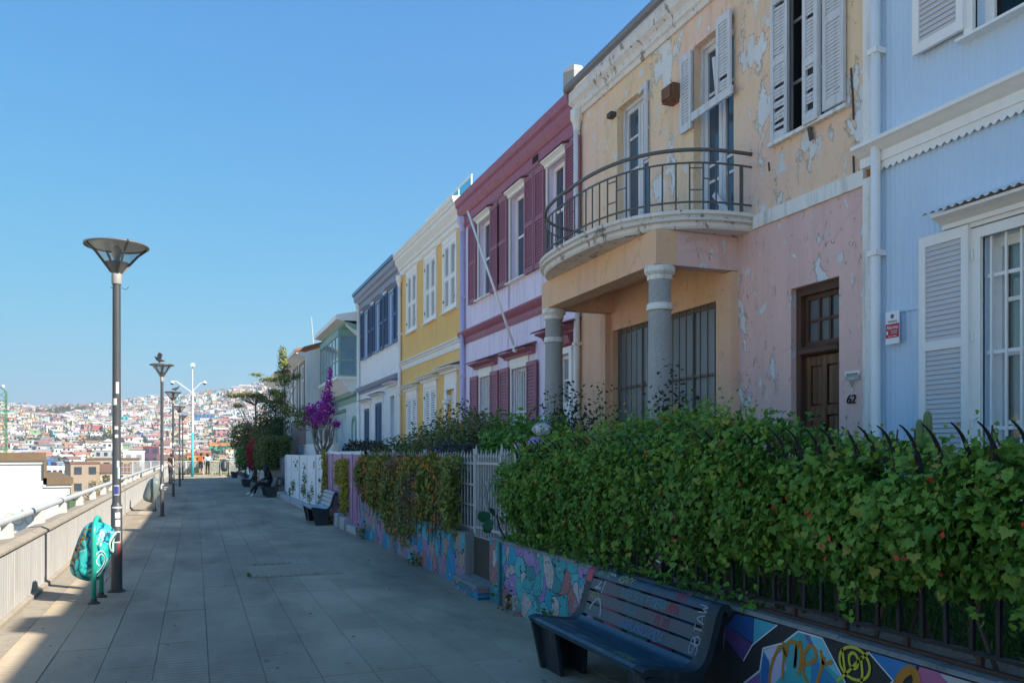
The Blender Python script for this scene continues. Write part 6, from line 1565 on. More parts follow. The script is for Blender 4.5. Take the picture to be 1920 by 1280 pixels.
tag(put('dry_tangle', leaf_mesh('dry_tangle', 'blade', P[br], nr[br], rg.uniform(.06, .12, k)[br], rg.random(br.sum()), DRY, rg), vt), kind='stuff')
fi = rg.choice(k, 640); fp_ = P[fi].copy(); fp_[:, 0] = np.minimum(fp_[:, 0], 3.22 - .12) - .02
fl_k = fp_[:, 1] > 10.6
o = put('flowers', leaf_mesh('flowers', 'flower', fp_[fl_k], rg.normal(size=(fl_k.sum(), 3)) * .4 + [-1, 0, .2], rg.uniform(.024, .042, fl_k.sum()), rg.random(fl_k.sum()), ORF, rg), vt); tag(o, kind='stuff')
vs_ = MB(); g = rnd(52)
for i in range(26):
    yy = g.uniform(10.4, 16.8); zz = g.uniform(.3, .8); vs_.tube([(3.34, yy, .7), (3.28, yy + .1, 1.4), (3.12, yy + .15, 1.5), (3.06, yy + .1, zz)], [.012, .01, .008, .004], 5)
tag(vs_.build('stems', STEM, vt), kind='stuff')
# yellow creeper on the purple sheets
yv = thing('creeper', (3.1, 19, .1), 'yellow leaved creeper climbing the purple sheet fence', 'vine'); rg = np.random.default_rng(54); q = []
for cy, w, z0, z1, c in ((18.95, .42, .35, 1.55, 1500), (19.9, .35, .95, 1.50, 450), (22.0, .28, .55, 1.75, 800)):
    yy = cy + rg.normal(size=c) * w * .5; zz = rg.uniform(z0, z1, c); q.append(np.stack([XW + .02 - rg.random(c) * .09, yy, zz], 1))
P = np.concatenate(q); tag(put('foliage', leaf_mesh('foliage', 'oval', P, rg.normal(size=P.shape) * .6 + [-1, 0, .4], rg.uniform(.04, .075, len(P)), np.clip(rg.normal(size=len(P)) * .25 + .5, 0, 1), YLF, rg), yv), kind='stuff')
cs = MB(); g = rnd(3)
for cy in (18.8, 19.0, 19.2, 21.9, 22.1): cs.tube([(XW - .02, cy, .05), (XW, cy + .05, .6), (XW - .01, cy - .06, 1.1), (XW, cy + .04, 1.5)], .009, 5)
cs.build('stems', STEM, yv)
cw = thing('creeper', (3.15, 26, .1), 'sparse creeper tufts on the white board fence', 'vine'); P = []
for cy, cz, c in ((23.0, .35, 60), (26.5, .5, 110), (26.3, .9, 50), (26.4, 1.15, 24), (29.5, .55, 60), (25.2, .35, 70), (24.6, .55, 40), (30.6, .3, 60), (28.7, 1.3, 20)): P.append(np.array([XW + .0, cy, cz]) + rg.normal(size=(c, 3)) * [.015, .22, .11])
P = np.concatenate(P); P[:, 0] = np.minimum(P[:, 0], XW + .02); tag(put('foliage', leaf_mesh('foliage', 'oval', P, rg.normal(size=P.shape) * .6 + [-1, 0, .3], rg.uniform(.05, .10, len(P)), rg.random(len(P)), GRN2, rg), cw), kind='stuff')

def tree(name, label, base, trunk, crown, n, size, mat, seed, kind='oval', branches=8, r=.06, bark=None, group='trees along the promenade', inner=.25, lump=.35, fl=None, tintb=.45):
    """trunk: list of points; crown: list of lumps; limbs run from the trunk into every lump"""
    t = thing(name, base, label, 'tree', group); g = rnd(seed); rg = np.random.default_rng(seed)
    bark = bark or M('grey_bark', (.16, .14, .12), .9, .25, 12, .5, 40); m = MB(); k = len(trunk)
    m.tube(trunk, [r * (1 - .6 * i / (k - 1)) for i in range(k)], 8)
    for c, s in crown:
        for _ in range(max(1, branches // len(crown))):
            low = [q for q in trunk if q[2] < c[2] - .15] or trunk[:1]; a = Vector(low[-1]); e = Vector(c) + Vector([g.uniform(-.7, .7) * q for q in s]); mid = (a * .45 + e * .55) + Vector((g.uniform(-.1, .1), g.uniform(-.1, .1), -.05)); m.tube([a, mid, e], [r * .42, r * .28, r * .08], 5)
    m.build('trunk', bark, t, smooth=True)
    p, d = blob_points(crown, n, rg, inner, lump)
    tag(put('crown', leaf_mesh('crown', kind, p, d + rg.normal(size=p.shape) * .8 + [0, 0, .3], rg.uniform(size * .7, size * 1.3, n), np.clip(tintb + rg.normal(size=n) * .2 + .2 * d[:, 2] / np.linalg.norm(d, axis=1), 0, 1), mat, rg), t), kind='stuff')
    return t
# bougainvillea
bk = M('pale_bark', (.27, .24, .21), .9, .2, 10, .5, 40)
bt = thing('bougainvillea', (3.8, 27, .6), 'magenta bougainvillea on pale bare branching stems', 'tree', 'trees along the promenade'); bm2 = MB(); g = rnd(61); tips = []
for i in range(11):
    a = Vector((3.8, 27, .6)); a1 = Vector((3.8 + g.uniform(-.12, .12), 27 + g.uniform(-.3, .3), 1.5)); e = Vector((3.8 + g.uniform(-.65, .6), 27 + g.uniform(-.9, .9), 2.5 + g.uniform(-.1, .25))); mid = (a1 + e) / 2 + Vector((g.uniform(-.06, .06) + (e.x - 3.8) * .25, (e.y - 27) * .25, .0)); bm2.tube([a, a1, mid, e], [.05, .04, .028, .014], 6); tips.append(e)
    for s in range(2): bm2.tube([mid, (mid + e) / 2 + Vector((g.uniform(-.15, .15), g.uniform(-.15, .15), .1)), e + Vector((g.uniform(-.25, .25), g.uniform(-.3, .3), .2))], [.02, .015, .006], 5)
bm2.build('trunk', bk, bt, smooth=True)
rg = np.random.default_rng(62); blobs = [((3.75, 27, 2.75), (.45, .6, .30)), ((3.9, 26.9, 3.12), (.38, .45, .34)), ((3.95, 26.8, 3.5), (.24, .28, .30)), ((4.0, 26.8, 3.9), (.13, .16, .22)), ((4.03, 26.8, 4.25), (.09, .1, .2)), ((3.5, 27.2, 3.1), (.22, .3, .2)), ((4.2, 26.6, 2.6), (.16, .25, .15))]
p, d = blob_points(blobs, 3000, rg, .30, .42); tag(put('crown', leaf_mesh('crown', 'oval', p, d + rg.normal(size=p.shape) * .8, rg.uniform(.05, .085, 3000), np.clip(rg.normal(size=3000) * .25 + .5, 0, 1), MAG, rg), bt), kind='stuff')
p, d = blob_points([((3.5, 27.6, 2.75), (.6, .8, .35)), ((3.4, 28.2, 3.0), (.5, .6, .3))], 1600, rg, .3, .3); tag(put('leaves', leaf_mesh('leaves', 'oval', p, d + rg.normal(size=p.shape) * .8, rg.uniform(.05, .08, 1600), rg.random(1600), GRN2, rg), bt), kind='stuff')
tree('tree', 'tall thin tree with feathery yellow green top before the white gabled house', (3.75, 38.2, .3), [(3.75, 38.2, .3), (3.72, 38.2, 2), (3.76, 38.2, 3.6), (3.72, 38.2, 5.0), (3.7, 38.2, 6.4)], [((3.72, 38.2, 4.95), (.42, .6, .42)), ((3.65, 38.2, 6.1), (.24, .3, .42)), ((3.1, 38.3, 4.95), (.5, .4, .14)), ((2.55, 38.4, 5.15), (.35, .3, .10)), ((3.25, 38.3, 4.4), (.25, .25, .2)), ((4.2, 38, 5.1), (.3, .4, .18)), ((3.68, 38.2, 5.6), (.3, .4, .4)), ((3.5, 38.2, 4.2), (.45, .5, .4)), ((3.8, 38.1, 3.6), (.4, .5, .4))], 3000, .085, YGR, 71, branches=14, r=.05)
tree('tree', 'slim dark green tree under the feathery one', (3.35, 39.5, .3), [(3.35, 39.5, .3), (3.4, 39.5, 2.2), (3.45, 39.5, 3.6)], [((3.3, 39.4, 3.9), (.55, .7, .45)), ((2.95, 39.6, 3.2), (.6, .7, .5)), ((3.6, 39.2, 3.0), (.55, .7, .6)), ((3.3, 39.5, 2.4), (.7, .8, .5))], 3600, .085, DGR, 72, branches=12)
tree('tree', 'flat topped yellow green tree by the far end of the gardens', (3.0, 46, .3), [(3.0, 46, .3), (3.02, 46, 2.5), (3.0, 46, 4.2)], [((2.7, 46, 4.75), (.75, .8, .22)), ((1.95, 46.1, 4.7), (.55, .5, .16)), ((3.3, 46, 4.6), (.5, .6, .3)), ((2.1, 46.1, 4.2), (.35, .4, .15))], 2300, .09, leafmat('olive_leaf', [(0, (.05, .06, .02)), (.5, (.13, .13, .035)), (1, (.25, .22, .06))]), 73, branches=14, r=.09)
plant('shrub', 'tall orange tinged shrub mass under the flat topped tree', 'shrub', (2.95, 48, .2), [((2.9, 47.5, 2.2), (.8, 1.6, 1.1)), ((2.6, 49.0, 2.6), (.8, 1.4, .9)), ((3.3, 45.0, 2.3), (.7, 1.3, 1.0)), ((3.6, 42.5, 2.4), (.7, 1.4, 1.0))], 9500, 'oval', .11, leafmat('autumn_shrub_leaf', [(0, (.035, .05, .016)), (.45, (.085, .10, .025)), (.8, (.16, .125, .03)), (1, (.24, .14, .03))]), 74, stems=16, group=SH)
plant('shrub', 'green shrub with pink flower heads overhanging the far wall', 'shrub', (2.6, 46.5, .2), [((2.55, 46.6, 1.55), (.6, .9, .55)), ((2.35, 46.2, 1.2), (.4, .7, .45))], 3600, 'oval', .09, GRN1, 75, flowers=(150, .06, leafmat('pink_flower', [(0, (.45, .16, .42)), (1, (.62, .33, .58))])), group=SH)
plant('shrub', 'red leaved shrub beside the clipped hedge', 'shrub', (2.85, 43.2, .2), [((2.75, 43.2, 1.75), (.42, .8, .62)), ((2.7, 43.4, 1.2), (.32, .5, .4))], 2600, 'oval', .085, REDL, 76, group=SH)
hd = thing('clipped_hedge', (3.3, 37.5, .4), 'square clipped green hedge over the dark grey fence', 'hedge'); rg = np.random.default_rng(77); c = 9500
P = rg.uniform(size=(c, 3)); ax = rg.integers(0, 3, c); sd_ = rg.integers(0, 2, c)
P[np.arange(c), ax] = np.where(sd_ == 1, 1 - rg.random(c) ** 2 * .12, rg.random(c) ** 2 * .12); N = np.zeros((c, 3)); N[np.arange(c), ax] = np.where(sd_ == 1, 1, -1)
P = np.array([2.62, 34.6, 1.02]) + P * [1.1, 5.6, 1.28]; P[:, 2] += .12 * np.sin(P[:, 1] * .9); P[:, 0] -= .10 * np.sin((P[:, 2] - 1) * 2.4)
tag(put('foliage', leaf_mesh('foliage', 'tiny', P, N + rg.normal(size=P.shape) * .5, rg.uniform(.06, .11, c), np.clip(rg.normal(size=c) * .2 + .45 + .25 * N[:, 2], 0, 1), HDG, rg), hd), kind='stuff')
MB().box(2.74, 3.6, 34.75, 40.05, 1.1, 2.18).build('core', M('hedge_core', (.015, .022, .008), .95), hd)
MB().tube([(3.3, 36, .2), (3.3, 36, 1.2)], .05, 6).tube([(3.3, 39, .2), (3.3, 39, 1.2)], .05, 6).build('stems', STEM, hd)
# cactus by the blue house, grass in the near garden, broad leaf at the gate
CAC = M('cactus_skin', (.24, .26, .10), .6, .2, 12, .3, 50); ct = thing('cactus', (5.72, 5.25, .64), 'pale green columnar cactus against the blue wall', 'cactus')
def ribs(mb, cx, cy, z0, z1, r):
    k = 10; N_ = 20; Q = [(.55, 0), (.85, .12), (1, .35), (1, .7), (.85, .9), (.5, .98), (.05, 1.0)]; vs = []; fs = []
    for s, q in Q:
        for j in range(N_): a = 2 * math.pi * j / N_; rr = r * s * (1 if j % 2 == 0 else .82); vs.append((cx + rr * math.cos(a), cy + rr * math.sin(a), z0 + (z1 - z0) * q))
    for i in range(len(Q) - 1):
        for j in range(N_): fs.append((i * N_ + j, i * N_ + (j + 1) % N_, (i + 1) * N_ + (j + 1) % N_, (i + 1) * N_ + j))
    fs.append([(len(Q) - 1) * N_ + j for j in range(N_)]); mb.add(vs, fs)
for a in ((5.72, 5.25, .64, 1.78, .036), (5.70, 5.275, 1.70, 1.98, .033), (5.735, 5.225, 1.68, 2.05, .038)):
    m_ = MB(); ribs(m_, *a); m_.build('stem', CAC, ct)
rg = np.random.default_rng(81); c = 14000; P = np.stack([rg.uniform(3.5, 5.9, c), rg.uniform(.5, 8.3, c), np.full(c, .64)], 1)
GRS = leafmat('lawn_grass', [(0, (.03, .09, .014)), (.6, (.07, .17, .025)), (1, (.12, .22, .04))])
tag(put('grass', leaf_mesh('grass', 'blade', P, rg.normal(size=(c, 3)) * [1, 1, .2], rg.uniform(.06, .14, c), rg.random(c), GRS, rg, roll=np.array([[0, 0, 1.2]]))), 'green grass in the garden behind the black iron fence', 'grass', kind='stuff')
bl = thing('broadleaf_plant', (3.28, 8.72, .7), 'broad leaved plant sprouting at the wall end beside the gate', 'plant'); bl_m = leafmat('broad_leaf', [(0, (.02, .07, .03)), (1, (.04, .11, .04))], obj=True)
for i, (dx, dy, dz, s, a) in enumerate(((-.10, .12, .12, .17, .3), (-.13, -.02, .05, .15, -.6), (-.03, .08, .2, .12, 1.0), (-.02, -.1, .13, .11, 2), (-.1, .05, .01, .12, .2))):
    v_ = [(0, 0, 0), (.45, .3, .08), (.5, .6, .06), (.3, .85, 0), (0, 1, -.08), (-.3, .85, 0), (-.5, .6, .06), (-.45, .3, .08), (0, .5, -.03)]
    m_ = MB(); m_.add([(x * s, y * s, z * s) for x, y, z in v_], [(i_, (i_ + 1) % 8, 8) for i_ in range(8)]); o = m_.build('leaf', bl_m, bl, fix=False); o.location = (3.2 + dx, 8.72 + dy, .78 + dz); o.rotation_euler = (R(60), R(-25), a)
MB().tube([(3.28, 8.72, .70), (3.2, 8.74, .85), (3.17, 8.76, 1.0)], .012, 6).build('stem', STEM, bl)
sg_ = np.random.default_rng(83); P = []
for cy, cx, c in ((8.0, 3.13, 40), (16.2, 3.12, 60), (19.6, 3.0, 160), (21.3, 3.05, 120), (6.9, 3.12, 70), (12.0, 3.14, 60), (33.4, 3.0, 80)): P.append(np.array([cx, cy, .02]) + np.abs(sg_.normal(size=(c, 3))) * [-.05, .25, .12])
P = np.concatenate(P); tag(put('wall_weeds', leaf_mesh('wall_weeds', 'oval', P, sg_.normal(size=P.shape) + [-.5, 0, .6], sg_.uniform(.03, .08, len(P)), sg_.random(len(P)), GRN2, sg_)), 'weeds growing along the foot of the garden walls', 'weeds', kind='stuff')
# ledge greenery at the fence foot, near bench
P = np.stack([sg_.uniform(3.16, 3.34, 900), sg_.uniform(4.2, 8.6, 900), .73 + np.abs(sg_.normal(size=900)) * .06], 1); tag(put('ledge_plants', leaf_mesh('ledge_plants', 'oval', P, sg_.normal(size=P.shape) + [-.6, 0, .5], sg_.uniform(.03, .06, 900), sg_.random(900), GRN1, sg_)), 'small green plants rooted on the wall ledge below the ivy', 'plants', kind='stuff')
# ------------------------------------------------------------------ the town below and the hill crowded with houses
n = NT('town_paint'); n.set(.8, .2); a = n.new('Attribute'); a.attribute_name = 'col'; n.base(a.outputs['Color']); TOWN = n.m
def col_mesh(name, boxes):
    """boxes: (verts, faces, colour) pieces in one mesh with a colour per face"""
    v = []; f = []; c = []
    for vs, fs, col in boxes:
        o = len(v); v += vs; f += [tuple(i + o for i in q) for q in fs]; c += [col] * len(fs)
    me = bpy.data.meshes.new(name); me.from_pydata(v, [], f); at = me.attributes.new('col', 'FLOAT_COLOR', 'FACE'); at.data.foreach_set('color', np.array([(*q, 1) for q in c], dtype=np.float32).reshape(-1)); me.materials.append(TOWN); me.update(); return me
BF = [(0, 1, 3, 2), (4, 6, 7, 5), (0, 4, 5, 1), (2, 3, 7, 6), (0, 2, 6, 4), (1, 5, 7, 3)]
def bxv(x0, x1, y0, y1, z0, z1): return [(x, y, z) for x in (x0, x1) for y in (y0, y1) for z in (z0, z1)]
WALLC = {'white': (.72, .71, .68), 'cream': (.62, .54, .38), 'grey': (.38, .37, .36), 'pink': (.50, .26, .25), 'turquoise': (.18, .45, .48), 'blue': (.10, .20, .42), 'orange': (.54, .32, .18), 'yellow': (.58, .46, .22), 'lilac': (.38, .28, .42), 'brown': (.24, .15, .10), 'green': (.22, .36, .22)}
WW = ['white'] * 17 + ['cream'] * 7 + ['grey'] * 6 + ['pink'] * 2 + ['turquoise'] * 2 + ['blue', 'orange', 'orange', 'yellow', 'lilac', 'brown', 'brown', 'green']
ROOFC = [(.30, .17, .13), (.22, .13, .11), (.36, .36, .36), (.20, .20, .21), (.44, .42, .40), (.34, .15, .12), (.28, .22, .18), (.5, .5, .5)]
def house_parts(g, col):
    w, d, h = g.uniform(4, 8), g.uniform(4, 7), g.choice((2.6, 2.9, 4.4, 5.0)); ri = g.randrange(len(ROOFC)); rc = ROOFC[ri]; out = []
    wc = tuple(min(.85, q * g.uniform(.85, 1.1)) for q in WALLC[col])
    out.append((bxv(-w / 2, w / 2, -d / 2, d / 2, -6, h), BF, wc))
    if g.random() < .7:
        r = g.uniform(.8, 1.7); e = .35; v = [(-w / 2 - e, -d / 2 - e, h), (w / 2 + e, -d / 2 - e, h), (w / 2 + e, d / 2 + e, h), (-w / 2 - e, d / 2 + e, h), (-w / 2 - e, 0, h + r), (w / 2 + e, 0, h + r)]
        out.append((v, [(0, 1, 5, 4), (3, 4, 5, 2), (0, 4, 3), (1, 2, 5), (0, 3, 2, 1)], rc))
    else: out.append((bxv(-w / 2 - .2, w / 2 + .2, -d / 2 - .2, d / 2 + .2, h, h + .25), BF, tuple(q * .9 for q in wc)))
    if g.random() < .35: out.append((bxv(-w / 2 + .3, w / 2 * .2, -d / 2 - 1.6, -d / 2, -6, h * .7), BF, WALLC[g.choice(WW)]))
    dk = (.03, .035, .045)
    for fl in range(1 if h < 4 else 2):
        k = max(2, int(w / 2.3)); z0 = .9 + fl * 2.5
        for i in range(k):
            x = -w / 2 + w * (i + .5) / k
            if g.random() < .8: out.append((bxv(x - .5, x + .5, -d / 2 - .05, -d / 2 + .05, z0, z0 + 1.2), BF, dk))
        y = g.uniform(-d / 4, d / 4)
        for s in (-1, 1): out.append((bxv(s * w / 2 - .05, s * w / 2 + .05, y - .5, y + .5, z0, z0 + 1.2), BF, dk))
    return out
def place(parts, x, y, z, rz, s):
    c, sn = math.cos(rz) * s, math.sin(rz) * s
    return [([(x + a * c - b * sn, y + a * sn + b * c, z + q * s) for a, b, q in vs], fs, col) for vs, fs, col in parts]
g = rnd(101); spots = []; tries = 0
GULLY = [(-10.5, 930, 4.0, 55), (-7.8, 960, 2.2, 45), (-9, 560, 1.2, 45), (-5.5, 520, 1.0, 40), (5, 620, 1.0, 60), (-2, 700, .8, 40), (2.0, 420, 1.2, 60)]   # wooded places: azimuth, distance, spread
def wooded(a, d): return any(((a - p) / s) ** 2 + ((d - q) / t) ** 2 < 1 for p, q, s, t in GULLY)
while len(spots) < 4600 and tries < 60000:
    tries += 1; a = g.uniform(-15.5, 9.5); d = 255 + (1145 - 255) * g.random() ** .80
    if wooded(a, d) and g.random() < .93: continue
    x, y = d * math.sin(R(a)), d * math.cos(R(a))
    if any(abs(x - p[0]) < 3.0 and abs(y - p[1]) < 4 for p in spots[-500:]): continue
    spots.append((x, y, d))
spots.sort(key=lambda q: q[2])
WORDS = {'white': 'whitewashed', 'cream': 'cream', 'grey': 'grey', 'pink': 'pink', 'turquoise': 'turquoise', 'blue': 'blue', 'orange': 'orange', 'yellow': 'yellow', 'lilac': 'lilac', 'brown': 'brown', 'green': 'green'}
variants = {}
ROOFN = ['red roof', 'dark red roof', 'grey sheet roof', 'dark grey roof', 'pale grey roof', 'bright red roof', 'brown roof', 'whitish roof']
def describe(parts):
    zz = max(v[2] for v in parts[0][0]); gab = len(parts[1][1]) == 5; rn = ROOFN[ROOFC.index(parts[1][2])] if gab else 'flat roof'
    return ('two storey' if zz > 4 else 'low', ('pitched ' + rn) if gab else rn)
for c in WALLC:
    variants[c] = []
    for _ in range(5): q_ = house_parts(g, c); variants[c].append((col_mesh('hill_house', q_), describe(q_)))
rest = []
for i, (x, y, d) in enumerate(spots):
    z = float(hill_z(np.array(x), np.array(y))) + .2; c = g.choice(WW); rz = g.choice((0, 0, .5, -.5, 1.57)) + g.uniform(-.25, .25) - math.atan2(x, y); s = g.uniform(.55, .9)
    if i < 300:
        me_, (st_n, rf_n) = g.choice(variants[c]); o = put('hill_house', me_, None, (x, y, z), (0, 0, rz)); o.scale = (s, s, s); az = math.degrees(math.atan2(x, y))
        zone = 'left of the first lamp' if az < -4.4 else 'between the first and second lamps' if az < -2 else 'between the second lamp and the mast' if az < .2 else 'right of the camera mast'
        tag(o, '%s %s house, %s, hillside %s' % (st_n, WORDS[c], rf_n, zone), 'house', 'houses on the far hillside')
    else: rest += place(house_parts(g, c), x, y, z, rz, s)
o = put('hill_houses', col_mesh('hill_houses', rest)); tag(o, 'mass of tiny coloured houses covering the far hillside', 'houses', kind='stuff')
# trees on the hill
rg = np.random.default_rng(103); P = []; S = []
def grove(x, y, k, sp):
    z = float(hill_z(np.array(x), np.array(y))); return np.array([x, y, z + 1.2]) + rg.normal(size=(k, 3)) * [sp, sp, sp * .55]
for a, d, s, t in GULLY:
    for _ in range(int(26 * s)):
        aa = a + rg.normal() * s * .55; dd = d + rg.normal() * t * .55; P.append(grove(dd * math.sin(R(aa)), dd * math.cos(R(aa)), 60, 2.6))
for _ in range(520):
    aa = rg.uniform(-15, 9); dd = 240 + 900 * rg.random(); P.append(grove(dd * math.sin(R(aa)), dd * math.cos(R(aa)), 36, 1.7))
P = np.concatenate(P); k = len(P)
HT_ = leafmat('hill_tree_leaf', [(0, (.012, .022, .012)), (.5, (.030, .042, .022)), (1, (.07, .075, .035))], .1)
o = put('hill_trees', leaf_mesh('hill_trees', 'oval', P, rg.normal(size=P.shape) + [0, -.3, .6], rg.uniform(.9, 1.9, k), rg.random(k), HT_, rg)); tag(o, 'dark trees scattered between the houses on the far hill', 'trees', kind='stuff')

# ------------------------------------------------------------------ larger buildings of the town, one by one
def building(name, label, loc, yaw, w, d, z0, z1, wallm, roofm, storeys, cols, winm=None, roof='flat', group='buildings below the promenade', rise=1.5, band=None):
    b = thing(name, (0, 0, 0), label, 'building', group)
    MB().box(-w / 2, w / 2, -d / 2, d / 2, z0, z1).build('wall', wallm, b)
    if roof == 'flat': MB().box(-w / 2 - .15, w / 2 + .15, -d / 2 - .15, d / 2 + .15, z1, z1 + .35).build('roof', roofm, b)
    else: MB().prism([(-d / 2 - .4, z1), (d / 2 + .4, z1), (0, z1 + rise)], 'x', -w / 2 - .4, w / 2 + .4).build('roof', roofm, b)
    wm_ = winm or glass('town_pane', (.03, .04, .055), .1)
    h = 2.9
    for s in range(storeys):
        zt = z1 - .55 - s * h
        for i in range(cols):
            x = -w / 2 + w * (i + .5) / cols; ww = min(.6, w / cols * .34); MB().box(x - ww, x + ww, -d / 2 - .04, -d / 2 + .03, zt - 1.35, zt).build('window', wm_, b)
        for y in (-d / 4, d / 4): MB().box(w / 2 - .03, w / 2 + .04, y - .5, y + .5, zt - 1.3, zt).build('window', wm_, b)
    if band: MB().box(-w / 2 - .03, w / 2 + .03, -d / 2 - .06, d / 2, z1 - band[0] - band[1], z1 - band[0]).build('band', band[2], b)
    b.location = loc; b.rotation_euler = (0, 0, yaw); return b
TW_ = M('town_white', (.72, .71, .69), .8, .06, .3, bump=0); TB = M('town_beige', (.29, .225, .165), .85, .1, .3, bump=0); TC = M('town_cream', (.46, .38, .26), .85, .1, .3, bump=0); TG = M('town_grey', (.34, .34, .34), .85, .1, .3, bump=0); TBL = M('town_blue', (.06, .16, .36), .7, .1, .3, bump=0); TTQ = M('town_turquoise', (.10, .38, .42), .7, .1, .3, bump=0); TPK = M('town_pink', (.52, .14, .26), .7, .1, .3, bump=0); TOR = M('town_orange', (.58, .25, .06), .7, .1, .3, bump=0); TRR = M('town_red_roof', (.30, .10, .07), .8, .2, .5, bump=0); TPU = M('town_plum', (.10, .05, .09), .8, .1, .3, bump=0); TRB = M('town_brown_roof', (.16, .09, .06), .85, .2, .5, bump=0)
building('tower_block', 'beige block with dark windows below the parapet', (-19.2, 168, 0), R(14), 4.6, 8, -13, -.3, TB, TRB, 3, 2)
building('town_house', 'cream house with brown roof right of the beige block', (-13.6, 172, 0), R(8), 6.5, 9, -13, -1.9, TC, TRB, 2, 3, roof='gable')
building('town_house', 'flat cream house behind the beige block', (-16.4, 196, 0), R(5), 10, 8, -13, .2, M('town_sand', (.36, .29, .20), .85, bump=0), TRB, 2, 4)
building('town_building', 'white framed building with grey windows right of the first lamp', (-13.9, 219.5, 0), R(4), 4.6, 9, -13, 1.75, TW_, TW_, 4, 2, winm=M('town_dull_glass', (.22, .24, .26), .4, bump=0))
building('town_building', 'long turquoise striped building on the slope', (-54.7, 470.7, 0), R(7), 10.5, 7, -9, 3.4, TTQ, M('town_dark_roof', (.10, .10, .11), .8, bump=0), 1, 5, band=(1.4, .5, TW_))
building('town_house', 'small bright pink house left of the turquoise building', (-62.3, 473, 0), R(7), 3.4, 6, -9, 3.3, TPK, TPK, 1, 2)
building('town_house', 'deep blue house above the white parapet roof', (-43.0, 296, 0), R(8), 4.0, 6, -13, -.7, TBL, TBL, 1, 2)
building('town_house', 'light blue house beside the deep blue one', (-39.0, 295, 0), R(8), 3.4, 6, -13, -1.6, M('town_lightblue', (.14, .30, .44), .7, bump=0), TG, 1, 2)
building('town_building', 'white hall with pale blue stripe below the blue houses', (-31.1, 226.2, 0), R(8), 4.8, 8, -13, -1.9, TW_, TW_, 1, 4, band=(1.3, .45, M('town_stripe', (.15, .36, .5), .7, bump=0)))
building('town_building', 'grey white three storey block left of the first lamp', (-31, 340, 0), R(6), 7.5, 8, -13, 2.3, TG, TG, 3, 3)
building('town_building', 'white block with beige side on the slope', (-36.5, 430, 0), R(6), 8.5, 9, -11, 6.2, TW_, TB, 2, 4)
building('town_house', 'plum coloured house behind the second lamp', (-13, 283, 0), R(3), 4.6, 7, -13, 3.4, TPU, TRR, 2, 2)
building('town_house', 'tall blue building high on the right of the hill', (6.3, 694, 0), R(0), 14, 9, 8, 31, TBL, TBL, 4, 5)
building('town_house', 'orange house between the far lamps', (.6, 171, 0), R(2), 4.2, 6, -13, 1.3, TOR, TRR, 1, 3)
building('town_house', 'small orange red roofed house behind the far fence', (6.4, 260, 0), R(-6), 6, 6, -13, -1.6, TW_, TRR, 1, 3, roof='gable', rise=1.1)
building('town_house', 'white walled house with red roof left of the orange one', (-4.2, 184, 0), R(2), 5.5, 6, -13, .2, TC, TRB, 1, 4, roof='gable', rise=1.1)
building('town_house', 'red roofed shed high above the blue houses', (-57, 600, 0), R(6), 10, 7, 2, 16.5, TC, M('town_bright_red', (.40, .06, .06), .7, bump=0), 1, 3, roof='gable', rise=3)
building('town_house', 'turquoise house above the red roofed shed', (-54, 700, 0), R(5), 12, 8, 10, 29, TTQ, TTQ, 2, 4)
# graffiti painted block near the end of the walk
building('town_house', 'low block painted green and orange at the foot of the right slope', (12.5, 420, 0), R(-3), 12, 7, -8, 6, M('town_mural_green', (.05, .34, .22), .7, .5, .8, bump=0), TOR, 1, 3, band=(.3, .9, TOR))

# white building just below the parapet, with its rust and moss stained copings
WW_ = M('sunlit_white_render', (.66, .65, .62), .8, .05, .8, .15, 30, streak=.18, dirt=(.5, .47, .42)); COP = M('mossy_brown_coping', (.16, .105, .065), .85, .25, 3, .4, 30, streak=.8, dirt=(.16, .17, .07))
wh = thing('white_building', (0, 0, 0), 'sunlit white building with stepped brown coping just beyond the parapet', 'building', 'buildings below the promenade')
MB().box(-12, -.70, 0, 12, -13, 1.42).build('wall', WW_, wh)
MB().box(-.70, .0, .02, 9, -13, .72).build('lower_wall', WW_, wh)
MB().box(-12, -.62, -.10, 12.1, 1.45, 1.70).build('coping', COP, wh); MB().box(-12, -.66, -.05, 12, 1.36, 1.449).build('cornice', WW_, wh); MB().box(-.69, -.60, -.09, 12, .94, 1.449).build('corner_trim', COP, wh)
MB().box(-.60, .10, -.08, 9, .74, .94).build('coping', COP, wh); MB().box(-.70, .05, -.03, 9, .66, .739).build('cornice', WW_, wh)
MB().box(-.02, .16, -.16, .02, -13, .42).box(-.06, .20, -.20, .05, .30, .44).build('corner_post', M('dark_green_post', (.07, .12, .06), .6), wh)
for x, z in ((-5.5, -.6), (-3.2, -.6)): MB().box(x - .3, x + .3, -.02, .02, z - 1.0, z).build('window', glass('town_pane', (.03, .04, .055), .1), wh)
wh.location = (-3.55, 28.15, 0); wh.rotation_euler = (0, 0, R(10))
mb = MB()
for q, (tx, hh, zz) in enumerate((('ESO', .32, -.42), ('RKO', .26, -.9))):
    for l in scrawl(tx, hh, 60 + q): ribbon(mb, [(-.72 - .95 + a_, -.012 if q == 0 else -.012, zz + b_) for a_, b_ in l], .028, Vector((0, -1, 0)))
mb.build('lettering', paint('spray_sand', (.40, .36, .24)), wh, fix=False)
